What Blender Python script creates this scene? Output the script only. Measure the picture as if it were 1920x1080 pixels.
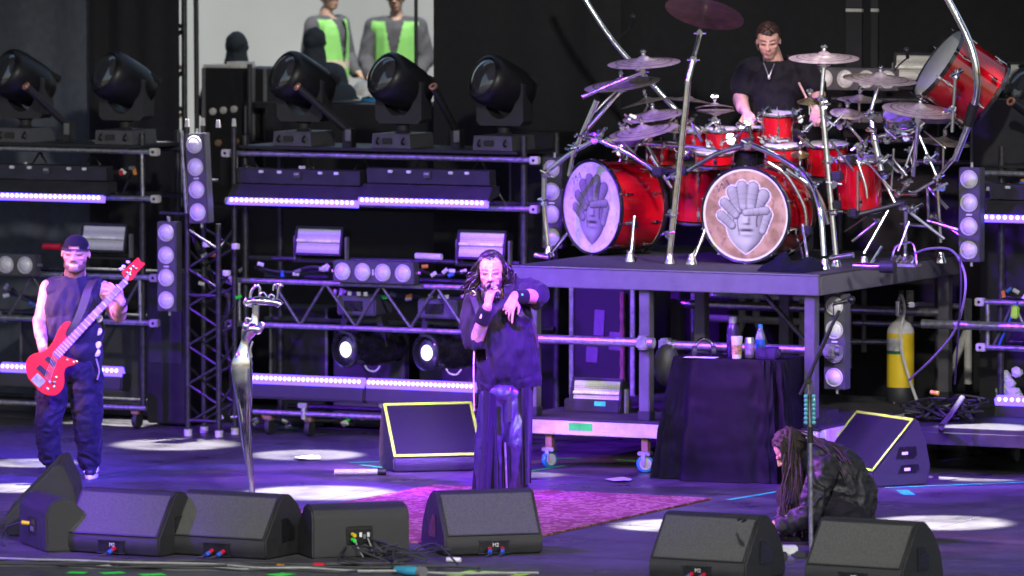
import bpy, bmesh, math, random
from math import sin, cos, pi, sqrt, atan2, radians as R
from mathutils import Vector as V, Matrix, noise
random.seed(7)
for o in list(bpy.data.objects): bpy.data.objects.remove(o)
S = bpy.context.scene
COL = S.collection
# ------------------------------------------------------------------ camera
FPX, CH, PITCH = 12200.0, 4.6, math.atan((540 + 290) / 12200.0)
cd = bpy.data.cameras.new('camera'); cam = bpy.data.objects.new('camera', cd); COL.objects.link(cam)
cd.sensor_width = 36; cd.lens = FPX / 1920 * 36; cd.clip_start = 0.5; cd.clip_end = 2000
cam.location = (0, 0, CH); cam.rotation_euler = (pi / 2 - PITCH, 0, 0)
cd.dof.use_dof = True; cd.dof.focus_distance = 45.2; cd.dof.aperture_fstop = 2.4
S.camera = cam
# ------------------------------------------------------------------ world, sun, exposure
SUN_EL, SUN_ROT = R(56), R(165)
w = bpy.data.worlds.new('World'); S.world = w; w.use_nodes = True
nt = w.node_tree; bg = nt.nodes['Background']
sky = nt.nodes.new('ShaderNodeTexSky'); sky.sky_type = 'NISHITA'; sky.sun_disc = False
sky.sun_elevation = SUN_EL; sky.sun_rotation = SUN_ROT; sky.air_density = 1.5; sky.dust_density = 4.0
nt.links.new(sky.outputs[0], bg.inputs[0]); bg.inputs[1].default_value = 0.08
sl = bpy.data.lights.new('sun', 'SUN'); sl.energy = 1.8; sl.angle = R(3); sl.color = (1, .96, .9)
so = bpy.data.objects.new('sun', sl); COL.objects.link(so)
sd = V((sin(SUN_ROT) * cos(SUN_EL), cos(SUN_ROT) * cos(SUN_EL), sin(SUN_EL)))
so.rotation_euler = sd.to_track_quat('Z', 'Y').to_euler(); so.location = (0, 0, 60)
S.view_settings.view_transform = 'Standard'; S.view_settings.look = 'None'
S.view_settings.exposure = 1.0; S.view_settings.gamma = 1
S.render.engine = 'CYCLES'
S.cycles.use_denoising = True
try: S.cycles.denoiser = 'OPENIMAGEDENOISE'
except Exception: pass
S.cycles.max_bounces = 6; S.cycles.diffuse_bounces = 3; S.cycles.glossy_bounces = 4
S.cycles.transmission_bounces = 6; S.cycles.transparent_max_bounces = 8
S.cycles.sample_clamp_indirect = 4; S.cycles.caustics_reflective = False; S.cycles.caustics_refractive = False
# ------------------------------------------------------------------ geometry of the place
YAW = R(26)
U = V((cos(YAW), -sin(YAW), 0)); VV = V((sin(YAW), cos(YAW), 0)); ZZ = V((0, 0, 1))
_c = V((0, cos(PITCH), -sin(PITCH))); _u = V((0, sin(PITCH), cos(PITCH))); CAM = V((0, 0, CH))
def ray(px, py): return (_c + V((1, 0, 0)) * ((px - 960) / FPX) + _u * ((540 - py) / FPX))
def F(px, py, z=0.0):                 # point of the horizontal plane z
    d = ray(px, py); return CAM + d * ((z - CH) / d.z)
def D(px, py, Y):                     # point at distance Y into the scene
    d = ray(px, py); return CAM + d * (Y / d.y)
DECKZ = 1.5
ORG = F(1535, 515, DECKZ); ORG.z = 0
def W(px, py, b):                     # point of the stage-parallel vertical plane b metres behind the riser front
    d = ray(px, py); return CAM + d * ((b - (CAM - ORG).dot(VV)) / d.dot(VV))
def ab(p): q = p - ORG; return q.dot(U), q.dot(VV)
def st(a, b, z=0.0): return ORG + U * a + VV * b + ZZ * z
def MS(p, yaw=YAW): return Matrix.Translation(p) @ Matrix.Rotation(-yaw, 4, 'Z')
BT = ab(F(460, 813))[1]               # plane of the rear lighting carts
# ------------------------------------------------------------------ stage lamps (lit lamps of the rig above and in front of the stage, plus added fills)
def spot(name, loc, tgt, power, size, color, blend=.2, rad=.08):
    l = bpy.data.lights.new(name, 'SPOT'); l.energy = power; l.spot_size = R(size); l.spot_blend = blend
    l.color = color; l.shadow_soft_size = rad
    o = bpy.data.objects.new(name, l); COL.objects.link(o); o.location = loc
    o.rotation_euler = (V(loc) - V(tgt)).to_track_quat('Z', 'Y').to_euler()
    return o
PUR = (.19, .014, 1.0); BLU = (.075, .02, 1.0); MAG = (1.0, .43, .74); WHT = (1.0, .95, .97)
def lamp(name, loc, tgt, level, size, color, blend=.4, rad=.4):
    d = (V(loc) - V(tgt)).length; return spot(name, loc, tgt, level * 4 * pi * pi * d * d, size, color, blend, rad)
# violet wash lamps on the front truss, high above the stage edge
lamp('wash_lamp', V((-11, 41, 9.2)), V((-3.2, 47.3, .7)), 1.6, 29, PUR)
lamp('wash_lamp', V((-7.5, 38.5, 9.2)), V((.5, 47.0, .8)), 1.5, 25, PUR)
lamp('wash_lamp', V((-8.5, 44.2, 9.2)), V((1.6, 44.2, .0)), 1.5, 30, PUR)
lamp('wash_lamp', V((6.5, 38, 9.2)), V((-.05, 46.1, .85)), 7.0, 8, PUR)
lamp('wash_lamp', V((3.5, 37, 9.2)), V((-3.15, 47.1, .7)), 5.0, 8, BLU)
lamp('wash_lamp', V((8, 40, 9.0)), V((2.9, 46.7, .4)), 2.4, 9, PUR)
lamp('wash_lamp', V((-11, 41, 8.0)), V((-3.1, 42.4, .2)), 2.2, 9, PUR)
# pinkish white follow lamps from the wing, then added frontal fills
for (tx, ty, Y, lv) in ((130, 600, 47.2, 4.2), (925, 560, 46.1, 1.5)):
    t = D(tx, ty, Y); lamp('follow_or_fill_lamp', t + V((-8.5, -2.2, 3.8)), t, lv, 6.5, MAG, .6)
for (tx, ty, Y) in ((140, 560, 47.2), (930, 560, 46.1)):  # added fills from the front, brightening the bass player's and singer's faces
    t = D(tx, ty, Y); lamp('follow_or_fill_lamp', t + V((1.5, -12, 3.6)), t, .75, 3.2, (1, .72, .82), .7)
t = D(1440, 100, 48.4); lamp('follow_or_fill_lamp', t + V((-3, -8, 4.6)), t, .7, 9, (1, .72, .80), .6)
t = D(1470, 850, 43.1); lamp('follow_or_fill_lamp', t + V((-7, 1.5, 4.5)), t, 1.3, 8, (1, .3, .8), .6)
# neutral lamps over the drums, and added neutral fills
t = D(1400, 380, 48); lamp('key_lamp', t + V((2.5, -8, 6.2)), t, .75, 15, WHT, .6, .7)
lamp('front_fill_lamp', V((1.5, 28, 8.8)), V((.0, 45.0, .9)), .26, 34, (1.0, .97, .92), .5, .3)  # added fill in place of daylight from the audience side
for (tx, ty, Y) in ((800, 820, 47.6), (1670, 850, 46.6)):
    t = D(tx, ty, Y); lamp('key_lamp', t + V((-6 if tx > 1000 else 1.0, -7, 7.5)), t, .9 if tx < 1000 else .7, 5, WHT, .5)  # added lamps so the neon tape on both rear wedges reads green
lamp('front_fill_lamp', V((-3, 30, 8.8)), V((-2.0, 43.5, .2)), .10, 26, (1.0, .97, .92), .5, .3)  # second added fill, replaces daylight on the wedge fronts
t = D(1250, 330, 48.6); lamp('back_lamp', t + V((1.5, 3.0, 5.5)), t, 1.1, 30, WHT, .5)
for (px, py, rx, pw) in ((30, 915, 95, 1.0), (330, 833, 125, .8), (575, 853, 110, .9), (600, 924, 150, 1.2), (1262, 985, 118, 1.3),
                         (1765, 980, 140, 1.1), (1840, 893, 100, 1.1), (60, 868, 90, .7), (215, 796, 120, .7), (1000, 890, 60, .4)):
    c = F(px, py); h = 7.5; r = rx / (FPX / c.y)
    lamp('pool_lamp', c + V((.6, 1.5, h)), c, 5.6 * pw, math.degrees(2 * math.atan(r / h)), WHT, .42, .05)
for (px, py, pw) in ((430, 876, 1.0), (1850, 916, .8)):
    c = F(px, py); lamp('beam_lamp', c + V((-7, -.5, 3.2)), c, 5.0 * pw, 4.2, (.13, .08, 1.0), .6, .04)
# ------------------------------------------------------------------ materials
MATS = {}
def mat(name, col, rough=.5, metal=0, var=.25, scale=14, bump=0, bscale=120, spec=.5, coat=0, trans=0, emit=None, es=0, sheen=0, attr=None, sss=0, rvar=.1):
    m = bpy.data.materials.new(name); m.use_nodes = True; n = m.node_tree; b = n.nodes['Principled BSDF']; L = n.links.new
    tc = n.nodes.new('ShaderNodeTexCoord')
    nz = n.nodes.new('ShaderNodeTexNoise'); nz.inputs['Scale'].default_value = scale; nz.inputs['Detail'].default_value = 5
    L(tc.outputs['Object'], nz.inputs['Vector'])
    mx = n.nodes.new('ShaderNodeMix'); mx.data_type = 'RGBA'; mx.blend_type = 'MULTIPLY'
    rp = n.nodes.new('ShaderNodeMapRange'); rp.inputs[1].default_value = .3; rp.inputs[2].default_value = .7
    rp.inputs[3].default_value = 1 - var; rp.inputs[4].default_value = 1 + var * .5
    L(nz.outputs[0], rp.inputs[0]); mx.inputs[0].default_value = 1
    cc = n.nodes.new('ShaderNodeCombineColor')
    for i in range(3): L(rp.outputs[0], cc.inputs[i])
    if attr:
        at = n.nodes.new('ShaderNodeAttribute'); at.attribute_name = attr; L(at.outputs['Color'], mx.inputs[6])
    else: mx.inputs[6].default_value = (*col, 1)
    L(cc.outputs[0], mx.inputs[7]); L(mx.outputs[2], b.inputs['Base Color'])
    rr = n.nodes.new('ShaderNodeMapRange'); rr.inputs[1].default_value = .3; rr.inputs[2].default_value = .7
    rr.inputs[3].default_value = max(.02, rough - rvar * rough); rr.inputs[4].default_value = min(1, rough + rvar)
    L(nz.outputs[0], rr.inputs[0]); L(rr.outputs[0], b.inputs['Roughness'])
    b.inputs['Metallic'].default_value = metal; b.inputs['Specular IOR Level'].default_value = spec
    b.inputs['Coat Weight'].default_value = coat; b.inputs['Coat Roughness'].default_value = .06
    b.inputs['Transmission Weight'].default_value = trans; b.inputs['Sheen Weight'].default_value = sheen
    if sss:
        b.inputs['Subsurface Weight'].default_value = sss; b.inputs['Subsurface Radius'].default_value = (.012, .005, .003)
    if emit: b.inputs['Emission Color'].default_value = (*emit, 1); b.inputs['Emission Strength'].default_value = es
    if bump:
        n2 = n.nodes.new('ShaderNodeTexNoise'); n2.inputs['Scale'].default_value = bscale; n2.inputs['Detail'].default_value = 4
        L(tc.outputs['Object'], n2.inputs['Vector'])
        bp = n.nodes.new('ShaderNodeBump'); bp.inputs['Strength'].default_value = bump; bp.inputs['Distance'].default_value = .01
        L(n2.outputs[0], bp.inputs['Height']); L(bp.outputs[0], b.inputs['Normal'])
    MATS[name] = m; return m
def dots(name, base, dot, scale, rough=.6, metal=0):
    """perforated sheet: regular holes from voronoi cells"""
    m = mat(name, base, rough, metal, var=.1); n = m.node_tree; b = n.nodes['Principled BSDF']; L = n.links.new
    tc = [x for x in n.nodes if x.type == 'TEX_COORD'][0]
    v = n.nodes.new('ShaderNodeTexVoronoi'); v.inputs['Scale'].default_value = scale; v.inputs['Randomness'].default_value = .12
    L(tc.outputs['Object'], v.inputs['Vector'])
    r = n.nodes.new('ShaderNodeMapRange'); r.inputs[1].default_value = .28; r.inputs[2].default_value = .45
    L(v.outputs['Distance'], r.inputs[0])
    mx = n.nodes.new('ShaderNodeMix'); mx.data_type = 'RGBA'; L(r.outputs[0], mx.inputs[0])
    mx.inputs[6].default_value = (*dot, 1); mx.inputs[7].default_value = (*base, 1)
    L(mx.outputs[2], b.inputs['Base Color'])
    return m
mat('black', (.011, .011, .012), .5, bump=.15)
mat('black_gloss', (.012, .012, .014), .22, coat=.4)
mat('dark_grey', (.027, .027, .031), .5, bump=.1)
mat('grey', (.16, .16, .17), .5, bump=.1)
mat('grey_panel', (.075, .075, .085), .45, bump=.1)
mat('truss', (.36, .36, .38), .38, .75, var=.45, scale=30, bump=.2)
mat('black_truss', (.05, .05, .055), .36, .4, var=.5, scale=25, bump=.2)
mat('lacing_grey', (.14, .14, .15), .4, .6, var=.4, scale=30)
mat('alu', (.62, .62, .64), .32, .9, var=.3, scale=30)
mat('head_black', (.010, .010, .012), .36, spec=.35)
mat('chrome', (.86, .86, .88), .09, 1, var=.12, scale=20)
mat('white_plastic', (.75, .75, .74), .4)
mat('off_white', (.62, .60, .56), .55, var=.2)
mat('lens', (.74, .74, .72), .22, coat=1.0, var=.12, scale=40, bump=.25, bscale=150)
mat('lens_clear', (.05, .05, .06), .03, coat=1.0, spec=1)
mat('lens_white', (.9, .9, .9), .1, emit=(1, .98, .95), es=1.2)
mat('led_glow', (.1, .05, .5), .4, emit=(.11, .06, 1.0), es=2.2)
mat('led_hot', (.8, .7, 1), .4, emit=(.34, .28, 1.0), es=3.2)
dots('strobe_grid', (.62, .62, .56), (.22, .22, .2), 75, .3)
mat('strobe_tube', (.92, .92, .80), .25, coat=.5)
mat('copper', (.75, .36, .22), .35, .6)
mat('neon_tape', (.42, .95, .03), .5, var=.08)
mat('green_tape', (.03, .80, .07), .5)
mat('teal_tape', (.04, .85, .32), .5)
mat('red', (.6, .01, .03), .4)
mat('blue', (.03, .12, .5), .4)
mat('blue_rubber', (.03, .25, .40), .45)
mat('yellow', (.80, .56, .02), .38, var=.08)
mat('orange', (.7, .25, .03), .5)
mat('rubber', (.03, .03, .033), .6, bump=.1)
mat('grey_cable', (.30, .30, .30), .5)
mat('wood', (.30, .18, .10), .6, var=.4)
mat('drape', (.013, .013, .015), .9, bump=.3, bscale=60)
mat('drape_lit', (.09, .10, .12), .9, bump=.3, bscale=60, sheen=.2)  # curtain cloth with the light falling on it put into a paler colour
mat('tarp', (.46, .495, .49), .7, var=.06, scale=1.5)
mat('cabinet', (.024, .024, .026), .45, bump=.5, bscale=260, var=.2)
mat('grille', (.105, .105, .10), .55, .1, var=.85, scale=240, bump=.6, bscale=240)
mat('grille_black', (.018, .018, .02), .6, var=.6, scale=240, spec=.1)
dots('cab_grille', (.07, .07, .065), (.03, .03, .03), 70, .7)
def floor_mat():
    m = mat('stage_vinyl', (.060, .057, .062), .34, bump=.12, bscale=7, var=.35, scale=2.2, rvar=.3); n = m.node_tree; L = n.links.new
    b = n.nodes['Principled BSDF']; tc = [x for x in n.nodes if x.type == 'TEX_COORD'][0]
    # scuffs: stretched fine noise lightening the vinyl and roughening it
    mp = n.nodes.new('ShaderNodeMapping'); mp.inputs['Scale'].default_value = (3, 14, 1); mp.inputs['Rotation'].default_value = (0, 0, .5); L(tc.outputs['Object'], mp.inputs[0])
    nz = n.nodes.new('ShaderNodeTexNoise'); nz.inputs['Scale'].default_value = 2.2; nz.inputs['Detail'].default_value = 9; nz.inputs['Roughness'].default_value = .7; L(mp.outputs[0], nz.inputs['Vector'])
    r = n.nodes.new('ShaderNodeMapRange'); r.inputs[1].default_value = .52; r.inputs[2].default_value = .72; L(nz.outputs[0], r.inputs[0])
    src = b.inputs['Base Color'].links[0].from_socket
    mx = n.nodes.new('ShaderNodeMix'); mx.data_type = 'RGBA'; L(r.outputs[0], mx.inputs[0]); L(src, mx.inputs[6]); mx.inputs[7].default_value = (.17, .165, .17, 1)
    L(mx.outputs[2], b.inputs['Base Color'])
floor_mat()
def scuffs(name, light=(.16, .16, .155), thr=.66, scale=9):
    m = MATS[name]; n = m.node_tree; L = n.links.new; b = n.nodes['Principled BSDF']; tc = [x for x in n.nodes if x.type == 'TEX_COORD'][0]
    mp = n.nodes.new('ShaderNodeMapping'); mp.inputs['Scale'].default_value = (1, 3.2, 1.7); mp.inputs['Rotation'].default_value = (.4, .3, .9); L(tc.outputs['Object'], mp.inputs[0])
    nz = n.nodes.new('ShaderNodeTexNoise'); nz.inputs['Scale'].default_value = scale; nz.inputs['Detail'].default_value = 10; nz.inputs['Roughness'].default_value = .75; L(mp.outputs[0], nz.inputs['Vector'])
    r = n.nodes.new('ShaderNodeMapRange'); r.inputs[1].default_value = thr; r.inputs[2].default_value = thr + .07; r.inputs[4].default_value = .8; L(nz.outputs[0], r.inputs[0])
    src = b.inputs['Base Color'].links[0].from_socket; mx = n.nodes.new('ShaderNodeMix'); mx.data_type = 'RGBA'; L(r.outputs[0], mx.inputs[0]); L(src, mx.inputs[6]); mx.inputs[7].default_value = (*light, 1); L(mx.outputs[2], b.inputs['Base Color'])
scuffs('cabinet'); scuffs('black', (.09, .09, .09), .68, 12); scuffs('dark_grey', (.12, .12, .12), .68, 12); scuffs('grey_panel', (.2, .2, .2), .68, 12)
# ------------------------------------------------------------------ mesh builder
class MB:
    def __init__(s): s.v = []; s.f = []
    def add(s, vs, fs, M=None):
        k = len(s.v)
        s.v += [(M @ V(v)) if M is not None else V(v) for v in vs]
        s.f += [tuple(k + i for i in f) for f in fs]; return s
    def box(s, c, d, M=None, bev=0):
        x, y, z = d[0] / 2, d[1] / 2, d[2] / 2
        if bev:
            bm = bmesh.new(); bmesh.ops.create_cube(bm, size=1)
            for v in bm.verts: v.co = V((v.co.x * d[0], v.co.y * d[1], v.co.z * d[2]))
            bmesh.ops.bevel(bm, geom=bm.edges[:], offset=bev, segments=2, affect='EDGES')
            bm.verts.index_update()
            vs = [v.co + V(c) for v in bm.verts]; fs = [[v.index for v in f.verts] for f in bm.faces]; bm.free()
            return s.add(vs, fs, M)
        vs = [(c[0] + i * x, c[1] + j * y, c[2] + k * z) for i in (-1, 1) for j in (-1, 1) for k in (-1, 1)]
        return s.add(vs, [(0, 1, 3, 2), (4, 6, 7, 5), (0, 4, 5, 1), (2, 3, 7, 6), (0, 2, 6, 4), (1, 5, 7, 3)], M)
    def tube(s, pts, r, n=8, M=None, flat=1.0):
        pts = [V(p) for p in pts]; rs = list(r) if hasattr(r, '__len__') else [r] * len(pts)
        k0 = []; vs = []; fs = []; t = (pts[1] - pts[0]).normalized(); a = V((0, 0, 1)) if abs(t.z) < .9 else V((1, 0, 0))
        x = t.cross(a).normalized()
        for i, p in enumerate(pts):
            t = (pts[min(i + 1, len(pts) - 1)] - pts[max(i - 1, 0)])
            t = t.normalized() if t.length > 1e-9 else V((0, 0, 1))
            x = (x - t * x.dot(t)); x = x.normalized() if x.length > 1e-6 else t.orthogonal().normalized(); y = t.cross(x)
            for j in range(n):
                q = 2 * pi * j / n; vs.append(p + x * (rs[i] * cos(q)) + y * (rs[i] * flat * sin(q)))
        for i in range(len(pts) - 1):
            for j in range(n):
                j2 = (j + 1) % n; fs.append((i * n + j, i * n + j2, (i + 1) * n + j2, (i + 1) * n + j))
        fs.append(tuple(reversed(range(n)))); m = (len(pts) - 1) * n; fs.append(tuple(range(m, m + n)))
        return s.add(vs, fs, M)
    def lathe(s, prof, n=24, M=None):
        vs = []; fs = []
        for (r, z) in prof:
            for j in range(n):
                q = 2 * pi * j / n; vs.append((r * cos(q), r * sin(q), z))
        for i in range(len(prof) - 1):
            for j in range(n):
                j2 = (j + 1) % n; fs.append((i * n + j, i * n + j2, (i + 1) * n + j2, (i + 1) * n + j))
        closed = abs(prof[0][0] - prof[-1][0]) < 1e-6 and abs(prof[0][1] - prof[-1][1]) < 1e-6
        if prof[0][0] > 1e-4 and not closed: fs.append(tuple(reversed(range(n))))
        m = (len(prof) - 1) * n
        if prof[-1][0] > 1e-4 and not closed: fs.append(tuple(range(m, m + n)))
        return s.add(vs, fs, M)
    def ell(s, c, r, M=None, n=16, m=10):
        r = (r, r, r) if not hasattr(r, '__len__') else r
        vs = [(0, 0, -r[2])]; fs = []
        for i in range(1, m):
            a = -pi / 2 + pi * i / m
            for j in range(n): q = 2 * pi * j / n; vs.append((r[0] * cos(a) * cos(q), r[1] * cos(a) * sin(q), r[2] * sin(a)))
        vs.append((0, 0, r[2])); e = len(vs) - 1
        for j in range(n): fs.append((0, 1 + (j + 1) % n, 1 + j)); fs.append((e, e - n + j, e - n + (j + 1) % n))
        for i in range(m - 2):
            for j in range(n):
                a = 1 + i * n + j; b = 1 + i * n + (j + 1) % n; fs.append((a, b, b + n, a + n))
        T = Matrix.Translation(V(c)) @ (M if M is not None else Matrix.Identity(4))
        return s.add(vs, fs, T)
    def cap(s, p0, r0, p1, r1, n=12):      # closed tapered capsule
        p0 = V(p0); p1 = V(p1); t = p1 - p0; L = t.length; q = t.to_track_quat('Z', 'Y').to_matrix().to_4x4() if L > 1e-6 else Matrix.Identity(4)
        prof = []
        for i in range(5): a = -pi / 2 + pi / 2 * i / 4; prof.append((max(1e-5, r0 * cos(a)), r0 * sin(a)))
        for i in range(5): a = pi / 2 * i / 4; prof.append((max(1e-5, r1 * cos(a)), L + r1 * sin(a)))
        return s.lathe(prof, n, Matrix.Translation(p0) @ q)
    def prism(s, poly, d0, d1, M=None):    # polygon in local (x,z), extruded along y
        n = len(poly); vs = [(p[0], d0, p[1]) for p in poly] + [(p[0], d1, p[1]) for p in poly]
        fs = [tuple(range(n)), tuple(reversed(range(n, 2 * n)))] + [(i, n + i, n + (i + 1) % n, (i + 1) % n) for i in range(n)]
        return s.add(vs, fs, M)
    def mesh(s, name, mats, inv=None, ang=40):
        me = bpy.data.meshes.new(name)
        vs = [tuple(inv @ v) if inv is not None else tuple(v) for v in s.v]
        me.from_pydata(vs, [], s.f)
        bm = bmesh.new(); bm.from_mesh(me); bmesh.ops.recalc_face_normals(bm, faces=bm.faces); bm.to_mesh(me); bm.free()
        me.polygons.foreach_set('use_smooth', [True] * len(me.polygons))
        me.set_sharp_from_angle(angle=R(ang))
        for m in (mats if isinstance(mats, (list, tuple)) else [mats]): me.materials.append(MATS[m] if isinstance(m, str) else m)
        me.update(); return me
TM = {}
def thing(name, label, cat, M=None, group=None):
    o = bpy.data.objects.new(name, None); COL.objects.link(o); o.empty_display_size = .1
    M = M if isinstance(M, Matrix) else Matrix.Translation(M if M is not None else V((0, 0, 0)))
    o.matrix_world = M; TM[o] = M.copy(); o['label'] = label; o['category'] = cat
    if group: o['group'] = group
    return o
def part(T, name, mb, m, world=False, label=None, sub=None, ang=40):
    """mesh child of thing T (or of part `sub`), coordinates local to T unless world"""
    me = mb if isinstance(mb, bpy.types.Mesh) else mb.mesh(name, m, TM[T].inverted() if world else None, ang)
    o = bpy.data.objects.new(name, me); COL.objects.link(o); o.parent = sub if sub else T
    TM[o] = TM[T]
    if label: o['label'] = label
    return o
def inst(T, name, me, loc, sub=None, rot=None, scale=None):
    o = bpy.data.objects.new(name, me); COL.objects.link(o); o.parent = sub if sub else T
    o.location = loc
    if rot is not None: o.rotation_euler = rot
    if scale is not None: o.scale = scale
    return o
def single(name, mb, m, label, cat, group=None, ang=40, origin=None):
    """a thing that is one mesh, coordinates in the world"""
    c = V(origin) if origin is not None else V((sum(v.x for v in mb.v), sum(v.y for v in mb.v), sum(v.z for v in mb.v))) / len(mb.v)
    if origin is None: c.z = min(v.z for v in mb.v)
    o = bpy.data.objects.new(name, mb.mesh(name, m, Matrix.Translation(-c), ang)); COL.objects.link(o); o.location = c
    if label: o['label'] = label
    if cat: o['category'] = cat
    if group: o['group'] = group
    return o
def struct(name, mb, m, label=None, kind='structure'):
    o = bpy.data.objects.new(name, mb.mesh(name, m)); COL.objects.link(o); o['kind'] = kind
    if label: o['label'] = label
    TM[o] = Matrix.Identity(4); return o
def dup(root, M, label, group=None):
    r = root.copy(); COL.objects.link(r); r.matrix_world = M; TM[r] = M.copy(); r['label'] = label
    if group: r['group'] = group
    for ch in list(root.children):
        c = ch.copy(); COL.objects.link(c); c.parent = r; TM[c] = M
        for g in ch.children:
            d = g.copy(); COL.objects.link(d); d.parent = c
    return r
def curve(pts, n=6):
    """Catmull-Rom through the points"""
    P = [V(p) for p in pts]; out = []
    for i in range(len(P) - 1):
        p0 = P[max(i - 1, 0)]; p1 = P[i]; p2 = P[i + 1]; p3 = P[min(i + 2, len(P) - 1)]
        for k in range(n):
            t = k / n
            out.append(.5 * ((2 * p1) + (p2 - p0) * t + (2 * p0 - 5 * p1 + 4 * p2 - p3) * t * t + (3 * p1 - p0 - 3 * p2 + p3) * t ** 3))
    out.append(P[-1]); return out
def bevel_mb(mb, off, ang=25, seg=2):
    me = bpy.data.meshes.new('b'); me.from_pydata([tuple(v) for v in mb.v], [], mb.f); bm = bmesh.new(); bm.from_mesh(me); bmesh.ops.recalc_face_normals(bm, faces=bm.faces)
    es = [e for e in bm.edges if len(e.link_faces) == 2 and e.calc_face_angle(0) > R(ang)]
    bmesh.ops.bevel(bm, geom=es, offset=off, segments=seg, affect='EDGES', clamp_overlap=True)
    bm.verts.index_update(); r = MB(); r.v = [v.co.copy() for v in bm.verts]; r.f = [tuple(v.index for v in f.verts) for f in bm.faces]; bm.free(); bpy.data.meshes.remove(me); return r
def text_mb(s, size, M, depth=.001, mb=None):
    cu = bpy.data.curves.new('t', 'FONT'); cu.body = s; cu.size = size; cu.extrude = depth; cu.align_x = 'CENTER'; cu.align_y = 'CENTER'
    cu.resolution_u = 3
    o = bpy.data.objects.new('t', cu); COL.objects.link(o)
    dg = bpy.context.evaluated_depsgraph_get(); me = bpy.data.meshes.new_from_object(o.evaluated_get(dg))
    mb = mb or MB(); mb.add([v.co for v in me.vertices], [tuple(p.vertices) for p in me.polygons], M)
    bpy.data.objects.remove(o); bpy.data.curves.remove(cu); bpy.data.meshes.remove(me); return mb
RX = lambda a: Matrix.Rotation(a, 4, 'X'); RY = lambda a: Matrix.Rotation(a, 4, 'Y'); RZ = lambda a: Matrix.Rotation(a, 4, 'Z'); TR = lambda *p: Matrix.Translation(V(p) if len(p) == 3 else p[0])
def align(d, up='Y'): return V(d).to_track_quat('Z', up).to_matrix().to_4x4()
# ------------------------------------------------------------------ the setting
fl = MB(); q = [st(-16, -14), st(14, -14), st(14, 9), st(-16, 9)]
fl.add(q, [(0, 1, 2, 3)]); FLOOR = struct('stage_floor', fl, 'stage_vinyl')
g = MB(); g.add([(-400, -100, -1.6), (400, -100, -1.6), (400, 700, -1.6), (-400, 700, -1.6)], [(0, 1, 2, 3)])
mat('asphalt', (.09, .088, .085), .8, bump=.3, bscale=8); struct('ground', g, 'asphalt')
# floor seams between the vinyl sheets, 2 mm proud tape lines
for a_s in (-7.2, -4.9, -2.6, -.3, 2.0, 4.3):
    s_ = MB(); s_.add([st(a_s, -13, .002), st(a_s + .014, -13, .002), st(a_s + .014, 4, .002), st(a_s, 4, .002)], [(0, 1, 2, 3)]); part(FLOOR, 'seam', s_, 'grey_panel')
for k, (b0) in enumerate((-5.3, -3.4, -1.2, 0.9)):
    s_ = MB(); p0 = st(-12, b0, .004); s_.add([p0, st(12, b0, .004), st(12, b0 + .016, .004), st(-12, b0 + .016, .004)], [(0, 1, 2, 3)])
    part(FLOOR, 'seam', s_, 'grey_panel')
# drapes: pleated cloth walls
def drape(a0, a1, b, z0, z1, amp=.05, per=.28):
    mb = MB(); n = int((a1 - a0) / (per / 6)); vs = []; rng = random.Random(int(a0 * 100) + 5)
    ph = rng.random() * 6
    for i in range(n + 1):
        a = a0 + (a1 - a0) * i / n; w_ = sin(a * 2 * pi / per + ph + 1.2 * sin(a * 1.7)) * amp * (.6 + .4 * sin(a * 2.3 + ph))
        for z in (z0, (z0 * 2 + z1) / 3, z1): vs.append(st(a, b + w_ * (1.25 if z == z0 else 1), z))
    mb.add(vs, [(3 * i + j, 3 * i + 3 + j, 3 * i + 4 + j, 3 * i + 1 + j) for i in range(n) for j in (0, 1)]); return mb
def aa(px, b): return ab(W(px, 300, b))[0]
BD = BT + 1.9
o1 = aa(338, BD); o2 = aa(812, BD)
single('black_drape', drape(aa(172, BD), o1, BD, 0, 7, .06), 'drape', 'black pleated stage curtain between the lit-toned curtain and the bright opening', 'curtain')
single('lit_drape', drape(aa(-160, BD) - 6.5, aa(176, BD + .12), BD + .12, 0, 7, .05, .5), 'drape_lit', 'stage curtain coloured lighter as if lit, in the upper corner behind the moving lights', 'curtain')
single('black_drape', drape(o2, aa(1160, BD), BD, 0, 7, .04, .6), 'drape', 'dark curtain behind the tallest cymbal, beside the workers', 'curtain')
single('black_drape', drape(aa(1150, BD + .15), aa(2150, BD), BD + .15, 0, 7, .03, .8), 'drape_lit' if 0 else 'drape', 'wide dark curtain behind the drummer', 'curtain')
# rear platform and the pale tarp wall behind the opening
rp = MB(); pz = 1.62
rp.add([st(a, b, z) for a in (o1 - 3, o2 + 3) for b in (BD + .5, BD + 12) for z in (-.0, pz)], [(0, 1, 3, 2), (4, 6, 7, 5), (0, 4, 5, 1), (2, 3, 7, 6), (1, 5, 7, 3)])
struct('rear_platform', rp, 'black')
tw = MB(); BW = BD + 10.0; t0 = o1 - 8.5; t1 = o2 + 2.5; vs = []
NX, NZ = 40, 12
for i in range(NX + 1):
    for j in range(NZ + 1):
        a = t0 + (t1 - t0) * i / NX; z = pz + 3.6 * j / NZ
        vs.append(st(a, BW + .02 * sin(a * 5) + .03 * noise.noise(V((a, z, 1))), z))
tw.add(vs, [(i * (NZ + 1) + j, (i + 1) * (NZ + 1) + j, (i + 1) * (NZ + 1) + j + 1, i * (NZ + 1) + j + 1) for i in range(NX) for j in range(NZ)])
single('tarp_wall', tw, 'tarp', 'pale bright tarpaulin wall behind the workers in green vests', 'tarpaulin')
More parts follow.
